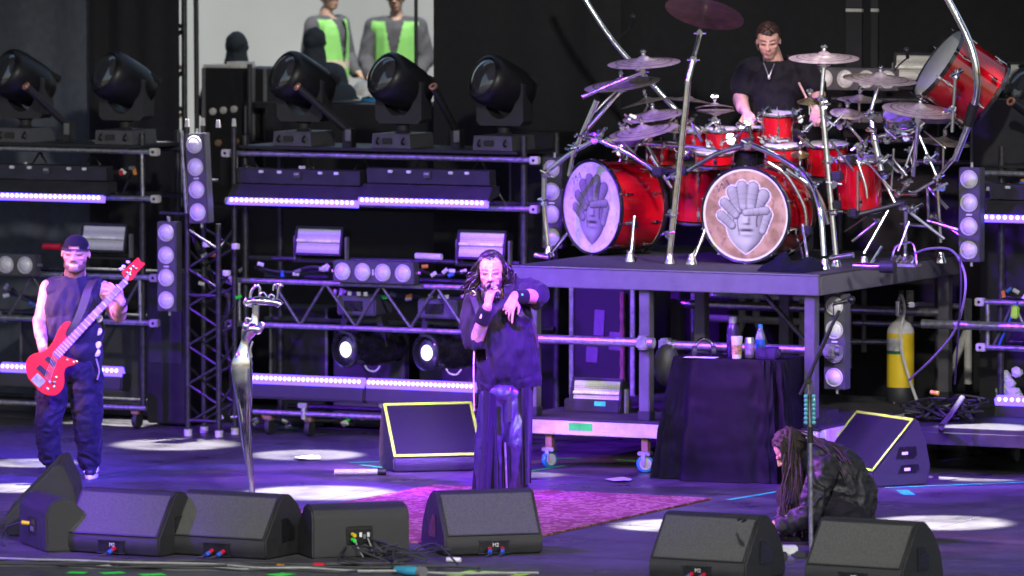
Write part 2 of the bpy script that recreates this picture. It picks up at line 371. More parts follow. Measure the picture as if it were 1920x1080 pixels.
# stage roof (unseen; reach shaped to keep sun off the stage but on the tarp; the rig hangs from it)
rf = MB(); rf.add([st(a, b, z) for a in (-14, 12) for b in (-17, BD - 1.2) for z in (9.6, 10)], [(0, 1, 3, 2), (4, 6, 7, 5), (0, 4, 5, 1), (2, 3, 7, 6), (0, 2, 6, 4), (1, 5, 7, 3)])
struct('stage_roof', rf, 'black')
for a in (-14, 12):
    sw = MB(); sw.add([st(a + da, b, z) for da in (0, .1) for b in (-2, BD + 2.6) for z in (-1.6, 9.6)], [(0, 1, 3, 2), (4, 6, 7, 5), (0, 4, 5, 1), (2, 3, 7, 6), (0, 2, 6, 4), (1, 5, 7, 3)])
    struct('stage_side_wall', sw, 'drape')
# ================================================================== lighting fixtures (local frame: x right, y away from the audience, z up)
def led_cache():
    if 'led' not in MATS_MESH:
        MATS_MESH['led'] = MB().ell((0, 0, 0), (.016, .012, .016), n=8, m=6).mesh('led_lens', 'led_hot')
    return MATS_MESH['led']
MATS_MESH = {}
def moving_head(M, label, aim=(-.46, -.78, .42), group='moving lights on top of the carts'):
    T = thing('moving_head_light', label, 'stage light', M, group)
    b = MB().prism([(-.17, 0), (.17, 0), (.16, .11), (-.16, .11)], -.20, .20); part(T, 'base', b, 'grey_panel')
    d = MB().box((-.03, -.207, .055), (.085, .012, .045), bev=.004); part(T, 'display', d, 'black_gloss')
    part(T, 'neck', MB().lathe([(.07, .11), (.045, .13), (.05, .17), (.09, .185)], 16), 'dark_grey')
    # yoke: U plate with an elliptic mouth
    o_ = [(-.2, .50), (-.2, .22), (-.17, .185), (.17, .185), (.2, .22), (.2, .50), (.165, .53), (.15, .50)]
    inn = [(.15 * cos(a), .47 + .235 * sin(a)) for a in [-i * pi / 12 for i in range(13)]]
    y = MB().prism(o_ + inn + [(-.15, .5), (-.165, .53)], -.075, .10); part(T, 'yoke', y, 'dark_grey')
    ax = align(aim); C = TR(0, -.02, .49) @ ax @ Matrix.Scale(1.16, 4) @ Matrix.Scale(.84, 4, (0, 0, 1))
    h = MB().lathe([(.001, -.27), (.08, -.262), (.13, -.22), (.155, -.12), (.165, 0), (.172, .1), (.17, .16), (.158, .2), (.14, .215), (.128, .205)], 28, C)
    hd = part(T, 'head', h, 'head_black')
    l = MB().lathe([(.13, .2), (.11, .222), (.07, .238), (.001, .244)], 24, C); part(T, 'lens', l, 'lens_clear', sub=hd)
    part(T, 'rear_fin', MB().box((0, .10, .0), (.20, .05, .12), C @ TR(0, 0, -.2), .01), 'black', sub=hd)
    for sx in (-.11, .11): part(T, 'handle', MB().tube(curve([(sx, -.2, .03), (sx, -.235, .05), (sx, -.2, .08)], 3), .008, 6), 'black')
    return T
def quad_light(M, label, n=4):
    """four round lamps in one slim housing; local z is the long axis"""
    T = thing('four_lamp_blinder', label, 'stage light', M, 'four-lamp blinder lights')
    hh = .70
    part(T, 'housing', MB().box((0, 0, 0), (.17, .10, hh), bev=.006), 'grey_panel')
    part(T, 'rear_spine', MB().box((0, .085, 0), (.09, .06, hh * .9), bev=.006), 'black')
    for i in range(4):
        z = hh * (.375 - .25 * i)
        r = MB().lathe([(.066, 0), (.070, .006), (.064, .014), (.058, .012), (.058, 0), (.066, 0)], 24, TR(0, -.052, z) @ RX(pi / 2)); rr = part(T, 'lamp', r, 'off_white')
        part(T, 'lens', MB().lathe([(.058, .004), (.05, .016), (.03, .027), (.001, .032)], 20, TR(0, -.052, z) @ RX(pi / 2)), 'lens', sub=rr)
    part(T, 'name_plate', MB().box((0, -.053, 0), (.045, .004, .012)), 'white_plastic')
    for s in (-1, 1): part(T, 'end_bolt', MB().tube([(0, 0, s * hh / 2), (0, 0, s * (hh / 2 + .035))], .012, 8), 'alu')
    return T
def strobe(M, label):
    T = thing('strobe_light', label, 'stage light', M, 'flat strobe lights')
    R1 = RX(R(-12))
    part(T, 'housing', MB().box((0, .06, 0), (.40, .15, .22), R1, .012), 'black')
    part(T, 'frame', MB().box((0, -.02, .105), (.42, .03, .02), R1, .004).box((0, -.02, -.105), (.42, .03, .02), R1, .004).box((-.2, -.02, 0), (.02, .03, .19), R1, .004).box((.2, -.02, 0), (.02, .03, .19), R1, .004), 'black')
    part(T, 'reflector', MB().box((0, -.018, 0), (.38, .008, .19), R1), 'strobe_grid')
    part(T, 'tube', MB().tube([(-.188, -.03, 0), (.188, -.03, 0)], .013, 10, R1), 'strobe_tube')
    for s in (-1, 1): part(T, 'bracket', MB().box((s * .225, .02, -.06), (.018, .05, .2), None, .004), 'grey')
    part(T, 'foot', MB().box((0, .03, -.155), (.47, .1, .02), None, .004), 'black')
    return T
def batten(T_M, label, L=.98, up=False, n=19, group='LED battens on the carts'):
    """LED batten: casing, sloped hood, glowing lens strip"""
    T = thing('led_batten', label, 'stage light', T_M, group)
    if not up:
        pr = [(-.02, .03), (-.03, .14), (-.01, .145), (.08, .145), (.09, .03)]
        c = MB().add([(x, p[0], p[1]) for x in (-L / 2 + .03, L / 2 - .03) for p in pr], [(0, 1, 2, 3, 4), (9, 8, 7, 6, 5)] + [(i, 5 + i, 5 + (i + 1) % 5, (i + 1) % 5) for i in range(5)]); part(T, 'casing', c, 'dark_grey')
        hd = [(-.03, .02), (-.115, -.085), (-.11, -.09), (.09, -.05), (.09, .02)]
        h = MB().add([(x, p[0], p[1]) for x in (-L / 2, L / 2) for p in hd], [(0, 1, 2, 3, 4), (9, 8, 7, 6, 5)] + [(i, 5 + i, 5 + (i + 1) % 5, (i + 1) % 5) for i in range(5)]); part(T, 'hood', h, 'dark_grey')
        sp = MB().add([(x, yy, zz) for x in (-L / 2 + .005, L / 2 - .005) for (yy, zz) in ((-.118, -.080), (-.142, -.128), (-.09, -.140), (-.08, -.085))], [(0, 1, 2, 3), (7, 6, 5, 4)] + [(i, 4 + i, 4 + (i + 1) % 4, (i + 1) % 4) for i in range(4)])
        s_ = part(T, 'lens_strip', sp, 'led_glow'); ly, lz = -.133, -.098
        k = MB().box((0, -.04, .1), (.06, .03, .05), None, .006); part(T, 'bracket', k, 'grey_panel')
        part(T, 'lettering', text_mb('3000', .022, TR(0, -.0565, .108) @ RX(pi / 2)), 'white_plastic')
        for x in (-.32, -.16, .2, .34): part(T, 'socket', MB().box((x, -.034, .12), (.04, .02, .022), None, .005), 'white_plastic')
    else:
        c = MB().box((0, .02, -.09), (L, .16, .15), RX(R(-8)), .012); part(T, 'casing', c, 'dark_grey')
        sp = MB().box((0, -.045, .01), (L - .01, .07, .062), RX(R(25)), .006); s_ = part(T, 'lens_strip', sp, 'led_glow'); ly, lz = -.082, .003
    me = led_cache()
    for i in range(n): inst(T, 'led_lens', me, ((i + .5) / n * (L - .04) - (L - .04) / 2, ly, lz), sub=s_)
    return T
def endcap(T, p, d):
    """square clamp end on a bar"""
    part(T, 'bar_end', MB().box((0, 0, 0), (.075, .06, .06), MS(p), .008), 'off_white', world=True)
    part(T, 'bar_end_bolt', MB().tube([p - VV * .034, p - VV * .028], .012, 8), 'black', world=True)
def bar(T, p0, p1, r=.022, m='black_truss', name='bar', n=10): return part(T, name, MB().tube([p0, p1], r, n), m, world=True)
BR = BT + .35
# ------------------------------------------------------------------ middle cart
c0 = st(ab(W(455, 700, BT))[0], BT)
MC = thing('lighting_cart', 'wide middle truss cart carrying moving lights behind the singer', 'lighting cart', c0, 'truss lighting carts')
def cart_posts(T, xs, y0, y1, m='black_truss'):
    for x in xs:
        for bb in (BT + .04, BT + .62):
            p = W(x, y0, BT); a = ab(p)[0]; top = st(a, bb, p.z); bot = st(a, bb, .13)
            bar(T, bot, top, .026, m, 'post')
cart_posts(MC, (455, 978), 255, 800)
for (y0, y1, xa, xb) in ((287, 300, 425, 1003), (377, 387, 432, 1003), (525, 540, 432, 975), (607, 620, 432, 978), (772, 784, 475, 975)):
    p0 = W(xa, y0, BT - .03); p1 = W(xb, y0 + (y1 - y0), BT - .03); p1.z = p0.z
    bar(MC, p0, p1, .022, 'truss')
    if y0 < 700:
        endcap(MC, p0, -1); endcap(MC, p1, 1)
    bar(MC, p0 + VV * .58, p1 + VV * .58, .022)
# zigzag lacing of the lower truss and small lacing of the upper
def lacing(T, xs, yt, yb, slope, b, r=.013, m='lacing_grey'):
    for i in range(len(xs) - 1):
        ya, yb_ = (yt, yb) if i % 2 == 0 else (yb, yt)
        x0, x1 = xs[i], xs[i + 1]
        bar(T, W(x0, ya + slope * (x0 - 430), b), W(x1, yb_ + slope * (x1 - 430), b), r, m, 'lacing', 8)
lacing(MC, [512, 563, 610, 667, 714, 770, 818, 872, 920, 972], 527, 606, .027, BT - .03)
lacing(MC, [470, 520, 575, 625, 680, 735, 790, 845, 900, 950], 290, 378, .018, BT + .2, .009, 'black_truss')
dk = MB(); za = W(700, 281, BT - .06).z
dk.box((0, 0, 0), (2.42, .72, .022), MS(st((ab(W(425, 281, BT))[0] + ab(W(1005, 285, BT))[0]) / 2, BT + .3, za))); part(MC, 'deck_board', dk, 'black', world=True)
bar(MC, W(470, 484, BT + .2), W(975, 494, BT + .2), .02, 'black_truss')
for x in (500, 575, 900, 965):
    q0 = W(x, 775, BT - .03); p = st(ab(q0)[0], BT + .02, .065)
    c_ = part(MC, 'caster', MB().lathe([(.06, -.02), (.065, -.012), (.065, .012), (.06, .02)], 16, MS(p) @ RY(pi / 2)), 'rubber', world=True)
    part(MC, 'caster_fork', MB().box((0, .0, .075), (.07, .09, .05), MS(p), .006), 'wood', world=True, sub=c_)
for x in (570, 722): 
    q0 = W(x, 774, BT - .03); part(MC, 'clamp', MB().tube([q0 + ZZ * .045, q0 - ZZ * .05], .028, 10).box((0, -.01, .06), (.08, .05, .04), MS(q0), .006), 'alu', world=True)
zt = za + .012
def on_top(px, b=BT + .22): return MS(st(ab(W(px, 265, b))[0], b, zt), YAW)
moving_head(on_top(570), 'moving light on the middle cart nearest the flight case, lens up')
moving_head(on_top(755), 'middle one of three moving lights on the cart behind the singer', (-.40, -.8, .42))
moving_head(on_top(945), 'moving light at the cart end beside the dark curtain', (-.43, -.82, .36))
# upper battens, two halves
for (x0, x1, lb) in ((440, 683, 'glowing violet LED batten, half of the upper strip nearer the silver stand'), (684, 926, 'glowing violet LED batten, half of the upper strip above the singer')):
    p = W((x0 + x1) / 2, 352, BT - .1); batten(MS(p), lb, (W(x1, 352, BT) - W(x0, 352, BT)).to_2d().length, n=25)
for (x0, x1, lb) in ((474, 690, 'glowing violet low LED batten just beside the silver stand'), (692, 900, 'glowing violet low LED batten above the neon-edged monitor')):
    p = W((x0 + x1) / 2, 708 + (x0 - 474) * .03, BT - .05); p.z = W(580, 711, BT - .05).z; batten(MS(p), lb, (W(x1, 711, BT) - W(x0, 711, BT)).to_2d().length, True, 24)
strobe(MS(W(600, 453, BT + .15)), 'pale strobe light standing on the middle cart above the silver stand')
strobe(MS(W(905, 460, BT + .15)), 'pale strobe light just above the singer')
quad_light(MS(W(705, 510, BT - .1)) @ RY(pi / 2), 'sideways four-lamp blinder clamped to the middle cart truss')
tb = MB().tube([W(780, 480, BT - .02), W(828, 482, BT - .02)], .026, 10); single('white_tube', tb, 'off_white', 'short pale tube lying on the middle cart rail beside the singer', 'tube')
# hung profile lights with big bright lenses
def profile_light(px, py, label):
    p = W(px, py, BT - .05); T = thing('hanging_profile_light', label, 'stage light', MS(p), 'profile lights hung under the truss')
    A = align(V((-.30, -1, 0))); A = A.copy()
    part(T, 'barrel', MB().lathe([(.10, -.55), (.135, -.5), (.145, -.2), (.125, -.12), (.125, -.02), (.14, .0), (.14, .05), (.125, .055), (.118, .0)], 28, A), 'black_gloss')
    part(T, 'lens', MB().lathe([(.118, .0), (.09, .02), (.05, .032), (.001, .036)], 24, A), 'lens_clear')
    part(T, 'bulb', MB().lathe([(.001, .04), (.045, .043), (.06, .036), (.045, .03), (.001, .03)], 20, A @ TR(.0, -.0, .0)), 'lens_white')
    part(T, 'yoke', MB().prism([(-.2, 0), (-.17, .02), (-.13, .2), (.13, .2), (.17, .02), (.2, 0), (.22, .02), (.17, .25), (-.17, .25), (-.22, .02)], .22, .32), 'dark_grey')
    part(T, 'base', MB().box((0, .27, .33), (.34, .3, .15), None, .012), 'grey_panel')
    part(T, 'control_panel', MB().box((-.02, .115, .33), (.16, .012, .08), None, .004), 'black_gloss')
    for x in (-.06, .02, .08): part(T, 'plug', MB().tube([(x, .13, .41), (x, .13, .44)], .017, 8), 'white_plastic')
    part(T, 'safety_loop', MB().tube(curve([(.09, .1, -.13), (.12, .1, -.165), (.18, .1, -.17), (.22, .1, -.13)], 4), .007, 6), 'off_white')
    return T
profile_light(654, 655, 'hanging profile light with white lens, the one nearer the silver stand')
profile_light(806, 661, 'hanging profile light with white lens beside the singer')
for (x0, x1, y0, y1, lb) in ((623, 765, 625, 705, 'grey mesh-fronted cabinet behind the profile light near the silver stand'), (785, 905, 628, 715, 'grey mesh-fronted cabinet behind the profile light next to the singer')):
    p0 = W(x0, y1, BT + .75); p1 = W(x1, y1, BT + .75); h = W(x0, y0, BT + .75).z
    wd = (p1 - p0).length; cM = MS((p0 + p1) / 2 * V((1, 1, 0)).length / V((1, 1, 0)).length); cM = MS(V(((p0.x + p1.x) / 2, (p0.y + p1.y) / 2, 0)))
    T = thing('speaker_cabinet', lb, 'speaker cabinet', cM, 'backline cabinets')
    part(T, 'cabinet', MB().box((0, .2, h / 2 + .02), (wd, .4, h), None, .012), 'black'); part(T, 'grille', MB().box((0, -.006, h / 2 + .02), (wd * .93, .012, h * .95), None, .004), 'cab_grille')
# ------------------------------------------------------------------ left cart
LC = thing('lighting_cart', 'truss cart behind the bass player, cut by the picture edge', 'lighting cart', st(ab(W(262, 700, BT))[0], BT), 'truss lighting carts')
cart_posts(LC, (262, -160), 250, 800)
for (y0, y1, xa, xb) in ((281, 285, -170, 290), (366, 373, -170, 292), (511, 521, -170, 290), (597, 606, -170, 290), (758, 766, -170, 275)):
    p1 = W(xb, y1, BT - .03); p0 = st(ab(W(xa, y0, BT - .03))[0], BT - .03, p1.z)
    bar(LC, p0, p1, .022, 'truss'); bar(LC, p0 + VV * .58, p1 + VV * .58, .022)
    if y0 < 700: endcap(LC, p1, 1)
lacing(LC, [-40, 10, 60, 115, 160, 215, 265], 524, 612, .02, BT - .03)
lacing(LC, [-30, 20, 75, 125, 175, 225, 262], 290, 378, .015, BT + .2, .009, 'black_truss')
# the dangling inner ladder of the cart end
bar(LC, W(266, 285, BT - .03), W(268, 372, BT - .03), .016, 'truss', 'rung'); bar(MC, W(443, 290, BT - .03), W(444, 380, BT - .03), .016, 'truss', 'rung')
bar(LC, W(262, 525, BT - .03), W(264, 606, BT - .03), .016, 'truss', 'rung'); bar(MC, W(448, 528, BT - .03), W(449, 608, BT - .03), .016, 'truss', 'rung')
zl = W(100, 272, BT - .06).z
part(LC, 'deck_board', MB().box((0, 0, 0), (2.0, .72, .022), MS(st(ab(W(272, 270, BT))[0] - 1.0, BT + .3, zl))), 'black', world=True)
for x in (-60, 255):
    p = st(ab(W(x, 790, BT))[0], BT + .02, .065)
    c_ = part(LC, 'caster', MB().lathe([(.06, -.02), (.065, -.012), (.065, .012), (.06, .02)], 16, MS(p) @ RY(pi / 2)), 'rubber', world=True)
    part(LC, 'caster_fork', MB().box((0, .0, .075), (.07, .09, .05), MS(p), .006), 'wood', world=True, sub=c_)
zt = zl + .012
moving_head(on_top(48), 'moving light at the picture edge above the bass player')
moving_head(on_top(236), 'moving light over the bass player, next to the black curtain')
p = W(92, 343, BT - .1); batten(MS(p), 'glowing violet LED batten above the bass player', 1.13, n=25)
p = W(-155, 340, BT - .1); p.z = W(92, 343, BT - .1).z; batten(MS(p), 'glowing violet LED batten end at the picture edge, upper', 1.0)
p = W(121, 690, BT - .05); batten(MS(p), 'glowing violet low LED batten behind the bass player', 1.12, True, 25)
p1_ = W(-133, 690, BT - .05); p1_.z = p.z; batten(MS(p1_), 'glowing violet low LED batten end at the picture edge', 1.0, True, 19)
strobe(MS(W(197, 447, BT + .15)), 'pale strobe light behind the bass player cap')
quad_light(MS(W(0, 495, BT - .1)) @ RY(pi / 2), 'sideways four-lamp blinder at the picture edge beside the bass player')
rt = MB().tube([W(82, 462, BT - .05), W(113, 463, BT - .05)], .026, 10); single('red_tube', rt, 'red', 'short red tube beside the bass player head', 'tube')
single('tag', MB().box((0, 0, 0), (.03, .02, .04), MS(W(227, 324, BT - .05)), .004), 'red', 'small red tag hanging at the end of the upper bass-side batten', 'tag')
T = thing('speaker_cabinet', 'dark mesh-fronted cabinet behind the bass player legs', 'speaker cabinet', MS(st(ab(W(225, 750, BT + .8))[0], BT + .8)), 'backline cabinets')
part(T, 'cabinet', MB().box((0, .2, .42), (.95, .4, .8), None, .012), 'black'); part(T, 'grille', MB().box((-.1, -.006, .42), (.6, .012, .7), None, .004), 'cab_grille')
# ------------------------------------------------------------------ truss tower between the carts with its two upright blinders
BTW = BT - .35
TT = thing('truss_tower', 'tall narrow black truss tower between the two carts', 'truss tower', st(ab(W(385, 812, BTW))[0], BTW))
cx = [ab(W(x, 600, BTW))[0] for x in (352, 410)]
ztop = W(360, 238, BTW).z
for a in cx:
    for db in (0, .26):
        bar(TT, st(a, BTW + db, .02), st(a, BTW + db, ztop - (0.75 if (a == cx[1] and db == 0) else 0)), .022, 'black_truss', 'chord')
        part(TT, 'foot_cap', MB().tube([st(a, BTW + db, 0), st(a, BTW + db, .05)], .032, 12), 'off_white', world=True)
        part(TT, 'pin', MB().tube([st(a, BTW + db, ztop - .0), st(a, BTW + db, ztop + .06)], [.02, .014], 8), 'off_white', world=True)
k = 10
for i in range(k):
    z0 = .1 + (ztop - .9) * i / k; z1 = .1 + (ztop - .9) * (i + 1) / k
    for db in (0, .26):
        bar(TT, st(cx[i % 2], BTW + db, z0), st(cx[(i + 1) % 2], BTW + db, z1), .011, 'black_truss', 'lacing', 8)
    bar(TT, st(cx[i % 2], BTW + (0 if i % 2 else .26), z0), st(cx[i % 2], BTW + (.26 if i % 2 else 0), z1), .011, 'black_truss', 'lacing', 8)
for z in (.12, 1.1, 2.0): bar(TT, st(cx[0], BTW, z), st(cx[1], BTW, z), .014, 'black_truss', 'rung', 8)
quad_light(MS(W(374, 334, BTW - .1)) @ RY(R(-3.2)), 'upright four-lamp blinder on the truss tower, the higher of two')
quad_light(MS(W(318, 499, BTW - .05)), 'upright four-lamp blinder beside the bass guitar headstock, the lower of two')
bar(TT, W(300, 399, BTW + .05), W(352, 402, BTW + .05), .014, 'black_truss', 'outrigger'); bar(TT, W(314, 405, BTW), W(316, 415, BTW), .01, 'truss', 'hook')
bar(TT, W(340, 245, BTW - .05), W(350, 400, BTW - .05), .017, 'truss', 'side_tube')
for (x, y) in ((387, 458), (442, 462), (425, 512)):
    single('tape_roll', MB().lathe([(.03, -.02), (.034, 0), (.03, .02)], 14, TR(W(x, y, BTW + .02))), 'off_white', {387: 'white tape roll hanging on the truss tower', 442: 'white tape roll hanging beside the silver stand', 425: 'white tape roll low between tower and silver stand'}[x], 'tape roll')
# dark equipment boxes behind the tower
T = thing('equipment_rack', 'dark equipment rack between the bass player and the truss tower', 'equipment rack', MS(st(ab(W(312, 800, BT + .3))[0], BT + .3)))
part(T, 'cabinet', MB().box((0, .25, .62), (.36, .5, 1.2), None, .012), 'black'); part(T, 'front_panel', MB().box((0, -.006, .8), (.3, .012, .6), None, .004), 'dark_grey')
# ------------------------------------------------------------------ right cart
BRC = 2.0
RC = thing('lighting_cart', 'truss cart cut by the picture edge beside the drum riser', 'lighting cart', st(ab(W(1872, 700, BRC))[0], BRC), 'truss lighting carts')
for x in (1873, 1990):
    for db in (.04, .6):
        a = ab(W(x, 600, BRC))[0]; bar(RC, st(a, BRC + db, .13), st(a, BRC + db, W(x, 275, BRC).z), .026, 'black_truss', 'post')
for (y, xa) in ((324, 1820), (412, 1825), (566, 1838), (651, 1840), (822, 1872)):
    p0 = W(xa, y, BRC - .03); p1 = p0 + U * 1.1
    bar(RC, p0, p1, .022, 'truss'); bar(RC, p0 + VV * .58, p1 + VV * .58, .022)
    if y < 700: endcap(RC, p0, -1)
bar(RC, W(1852, 568, BRC - .03), W(1852, 651, BRC - .03), .018, 'truss', 'rung')
lacing(RC, [1862, 1900, 1940], 651, 568, .0, BRC - .03)
zr = W(1870, 312, BRC).z
part(RC, 'deck_board', MB().box((0, 0, 0), (1.0, .7, .02), MS(st(ab(W(1850, 300, BRC))[0] + .6, BRC + .34, zr))), 'black', world=True)
p = st(ab(W(1903, 850, BRC))[0], BRC, .065)
c_ = part(RC, 'caster', MB().lathe([(.06, -.02), (.065, -.012), (.065, .012), (.06, .02)], 16, MS(p) @ RY(pi / 2)), 'rubber', world=True)
part(RC, 'caster_fork', MB().box((0, .0, .08), (.1, .1, .06), MS(p), .006), 'wood', world=True, sub=c_)
p = W(1968, 383, BRC - .1); batten(MS(p), 'glowing violet LED batten at the picture edge beside the drums, upper', 1.0)
p = W(1988, 752, BRC - .05); batten(MS(p), 'glowing violet low LED batten at the picture edge beside the yellow cylinder', 1.0, True)
quad_light(MS(W(1822, 402, BRC - .45)), 'upright four-lamp blinder beside the drum riser and the edge cart')
single('tape_flag', MB().box((0, 0, 0), (.065, .02, .1), MS(W(1903, 585, BRC - .06)) @ RY(.15), .01), 'neon_tape', 'neon green tape wrapped on a strap of the edge cart', 'tape')
single('strap', MB().tube([W(1908, 566, BRC - .05), W(1873, 648, BRC - .05)], .01, 6), 'blue', 'thin dark blue strap slung across the edge cart frame', 'strap')
bg_ = MB()
for i in range(16):
    rng = random.Random(i); bg_.ell(W(1890 + rng.uniform(-16, 18), 722 + rng.uniform(-25, 25), BRC + .1), (.05, .04, .05), RX(rng.random() * 3) @ RY(rng.random() * 3), 5, 4)
single('plastic_bag', bg_, 'off_white', 'crumpled clear plastic bag hanging inside the edge cart', 'bag', ang=10)
# fixtures seen behind the drum kit
BB = BD - .5
T = quad_light(MS(W(1610, 148, BB)) @ RY(pi / 2), 'sideways four-lamp blinder half hidden behind the cymbals')
strobe(MS(W(1725, 128, BB)), 'pale strobe light behind the tilted red gong drum rim'); strobe(MS(W(1908, 145, BB)), 'pale strobe light at the top edge corner beside the gong drum')
bt_ = thing('lighting_cart', 'dark truss cart behind the drummer and cymbals', 'lighting cart', st(ab(W(1750, 300, BB))[0], BB + .1), 'truss lighting carts')
for y in (185, 262, 300):
    p0 = W(1560, y, BB + .1); p1 = st(ab(W(1990, y, BB + .1))[0], BB + .1, p0.z); bar(bt_, p0, p1, .022, 'black_truss')
for x in (1575, 1760, 1895): p0 = W(x, 180, BB + .15); bar(bt_, V((p0.x, p0.y, 0)), p0, .024, 'black_truss', 'post')
part(bt_, 'shelf', MB().box((0, 0, 0), (1.7, .3, .07), MS(W(1760, 222, BB))), 'grey_panel', world=True)
moving_head(MS(W(1940, 300, BB + .1)), 'dark moving light at the picture edge below the top strobe')
T = thing('hanging_banner', 'black cloth banner with pale top edges hanging behind the drummer', 'banner', W(1615, 240, BB + .3))
for (x0, x1) in ((1587, 1617), (1634, 1647)):
    p0 = W(x0, 22, BB + .3); p1 = W(x1, 22, BB + .3); wd = (p1 - p0).length; zb = W(x0, 185, BB + .3).z
    part(T, 'cloth', MB().box(((0, 0, (zb - p0.z) / 2)), (wd, .02, p0.z - zb), MS((p0 + p1) / 2)), 'black', world=True)
    part(T, 'top_edge', MB().box((0, 0, .012), (wd, .03, .024), MS((p0 + p1) / 2)), 'off_white', world=True)
    part(T, 'upper_mesh', MB().box((0, 0, .2), (wd, .02, .34), MS((p0 + p1) / 2)), 'dark_grey', world=True)
# nozzle tubes with copper mouths
for (x0, y0, x1, y1, b, lb) in ((48, 161, 128, 236, BT - .1, 'black nozzle tube with copper mouth above the bass player'), (557, 162, 655, 248, BT - .1, 'black nozzle tube with copper mouth before the middle cart moving light'),
                       (812, 162, 858, 250, BT + .05, 'black nozzle tube with copper mouth between two moving lights'), (1895, 190, 1945, 228, BRC - .1, 'black nozzle tube with copper mouth at the picture edge')):
    T = thing('nozzle', lb, 'nozzle', W(x1, y1, b + .3), 'nozzle tubes on the carts'); a_ = W(x0, y0, b - .05); e_ = W(x1, y1, b + .25)
    part(T, 'barrel', MB().tube([e_, a_], .03, 14), 'black', world=True); d_ = (a_ - e_).normalized()
    part(T, 'mouth', MB().lathe([(.018, -.01), (.02, .006), (.033, .008), (.036, -.004), (.033, -.012)], 16, TR(a_) @ align(d_)), 'copper', world=True)
    bz = e_ - ZZ * .0; part(T, 'mount', MB().box((0, 0, -.05), (.08, .1, .16), MS(bz), .008), 'black', world=True); part(T, 'plate', MB().box((.03, -.08, -.02), (.05, .01, .09), MS(bz), .003), 'grey', world=True)
# ------------------------------------------------------------------ behind: flight case, poles, crew
BF = BD + .9
T = thing('flight_case', 'dark flight case with knobs and papers on top, before the bright wall', 'flight case', MS(st(ab(W(440, 250, BF))[0], BF, 1.62)))
hz = W(440, 128, BF).z - 1.62
part(T, 'case', MB().box((0, .3, hz / 2), (.62, .6, hz), None, .012), 'black')
for x in (-.29, .29, .18): part(T, 'corner_edge', MB().box((x, -.006, hz / 2), (.03, .02, hz), None, .004), 'grey')
for (x, z) in ((-.2, .68), (-.1, .69), (.0, .70), (-.15, .45), (.02, .46)): part(T, 'knob', MB().lathe([(.03, 0), (.03, .02), (.02, .03), (.001, .03)], 14, TR(x, 0, hz * z) @ RX(pi / 2)), 'off_white' if z > .6 else 'wood')
part(T, 'drawer_front', MB().box((.02, -.006, hz * .25), (.3, .012, hz * .22), None, .004), 'dark_grey')
T2 = MB().box((0, 0, 0), (.36, .25, .035), MS(W(430, 125, BF + .2))).box((.1, .02, .03), (.16, .2, .025), MS(W(430, 125, BF + .2))); single('paper_pile', T2, 'off_white', 'pale papers lying on top of the dark flight case', 'papers')
for (x, yb_, b, lb) in ((370, 250, BF - .3, 'grey vertical pole in front of the bright wall edge'), (468, 260, BF - .25, 'grey vertical pole at the flight case side'), (780, 190, BF, 'thin dark pole crossing the worker in green vest')):
    p0 = W(x, 300, b); p1 = W(x - (3 if x == 370 else 0), 120 if x == 468 else -60, b); p0.z = 1.62
    single('pole', MB().tube([p0, p1], .022 if x != 780 else .016, 10), 'dark_grey', lb, 'pole')
T = thing('rear_truss', 'dark ribbed truss column at the curtain edge before the bright wall', 'truss', W(330, 300, BD + .3))
for x in (318, 346): p = W(x, 200, BD + .3); bar(T, V((p.x, p.y, 1.62)), V((p.x, p.y, 6)), .025, 'black_truss', 'chord')
for i in range(24):
    z = 1.8 + i * .17; bar(T, st(ab(W(318, 200, BD + .3))[0], BD + .3, z), st(ab(W(346, 200, BD + .3))[0], BD + .3, z + (.1 if i % 2 else -.06)), .018, 'wood' if i % 3 == 0 else 'black_truss', 'rung', 8)

single('added_dark_screen', drape(aa(500, BD + .55), aa(830, BD + .55), BD + .55, 1.62, W(660, 196, BD + .55).z, .04, .3), 'drape', 'added low black screen hiding the bright wall below the workers, behind the moving lights', 'curtain')  # added sheet that keeps the area below the bright tarp dark
# cable looms and connectors on the carts
def loom(pts, b, r, label, ncon, seed, grp='cable looms on the carts'):
    rng = random.Random(seed); T = thing('cable_loom', label, 'cables', W(pts[0][0], pts[0][1], b), grp)
    for k in range(3):
        P = [W(x + rng.uniform(-6, 6), y + rng.uniform(-5, 5), b + rng.uniform(-.05, .1)) for (x, y) in pts]; part(T, 'cable', MB().tube(curve(P, 5), r * rng.uniform(.7, 1.2), 6), 'rubber' if k else 'dark_grey', world=True)
    for k in range(ncon):
        x, y = pts[rng.randrange(len(pts))]; p = W(x + rng.uniform(-25, 25), y + rng.uniform(-8, 8), b - .06); d = V((rng.uniform(-1, 1), 0, rng.uniform(-.5, .5))).normalized(); part(T, 'plug', MB().tube([p, p + d * .05], .016, 8), ['white_plastic', 'grey', 'blue', 'off_white', 'orange', 'white_plastic', 'alu', 'green_tape'][k % 8], world=True)
loom([(460, 315), (520, 330), (580, 322), (640, 335), (700, 325), (760, 338), (830, 328), (910, 340)], BT + .02, .012, 'dark cables strung along the upper rail of the middle cart', 16, 1)
loom([(480, 500), (530, 512), (590, 505), (640, 515)], BT + .1, .012, 'dark cables bunched beside the sideways blinder of the middle cart', 10, 2)
loom([(780, 505), (820, 515), (860, 508), (930, 520)], BT + .1, .012, 'dark cables bunched on the middle cart behind the singer head', 8, 3)
loom([(640, 548), (700, 560), (760, 552), (830, 566), (880, 560)], BT + .25, .014, 'dark cables hanging behind the zigzag truss', 14, 4)
loom([(480, 785), (540, 790), (600, 786), (660, 792)], BT + .3, .014, 'cables and pale plugs lying under the middle cart', 10, 5)
loom([(-20, 315), (40, 322), (110, 316), (190, 325), (245, 318)], BT + .02, .012, 'dark cables strung along the upper rail above the bass player', 10, 6)
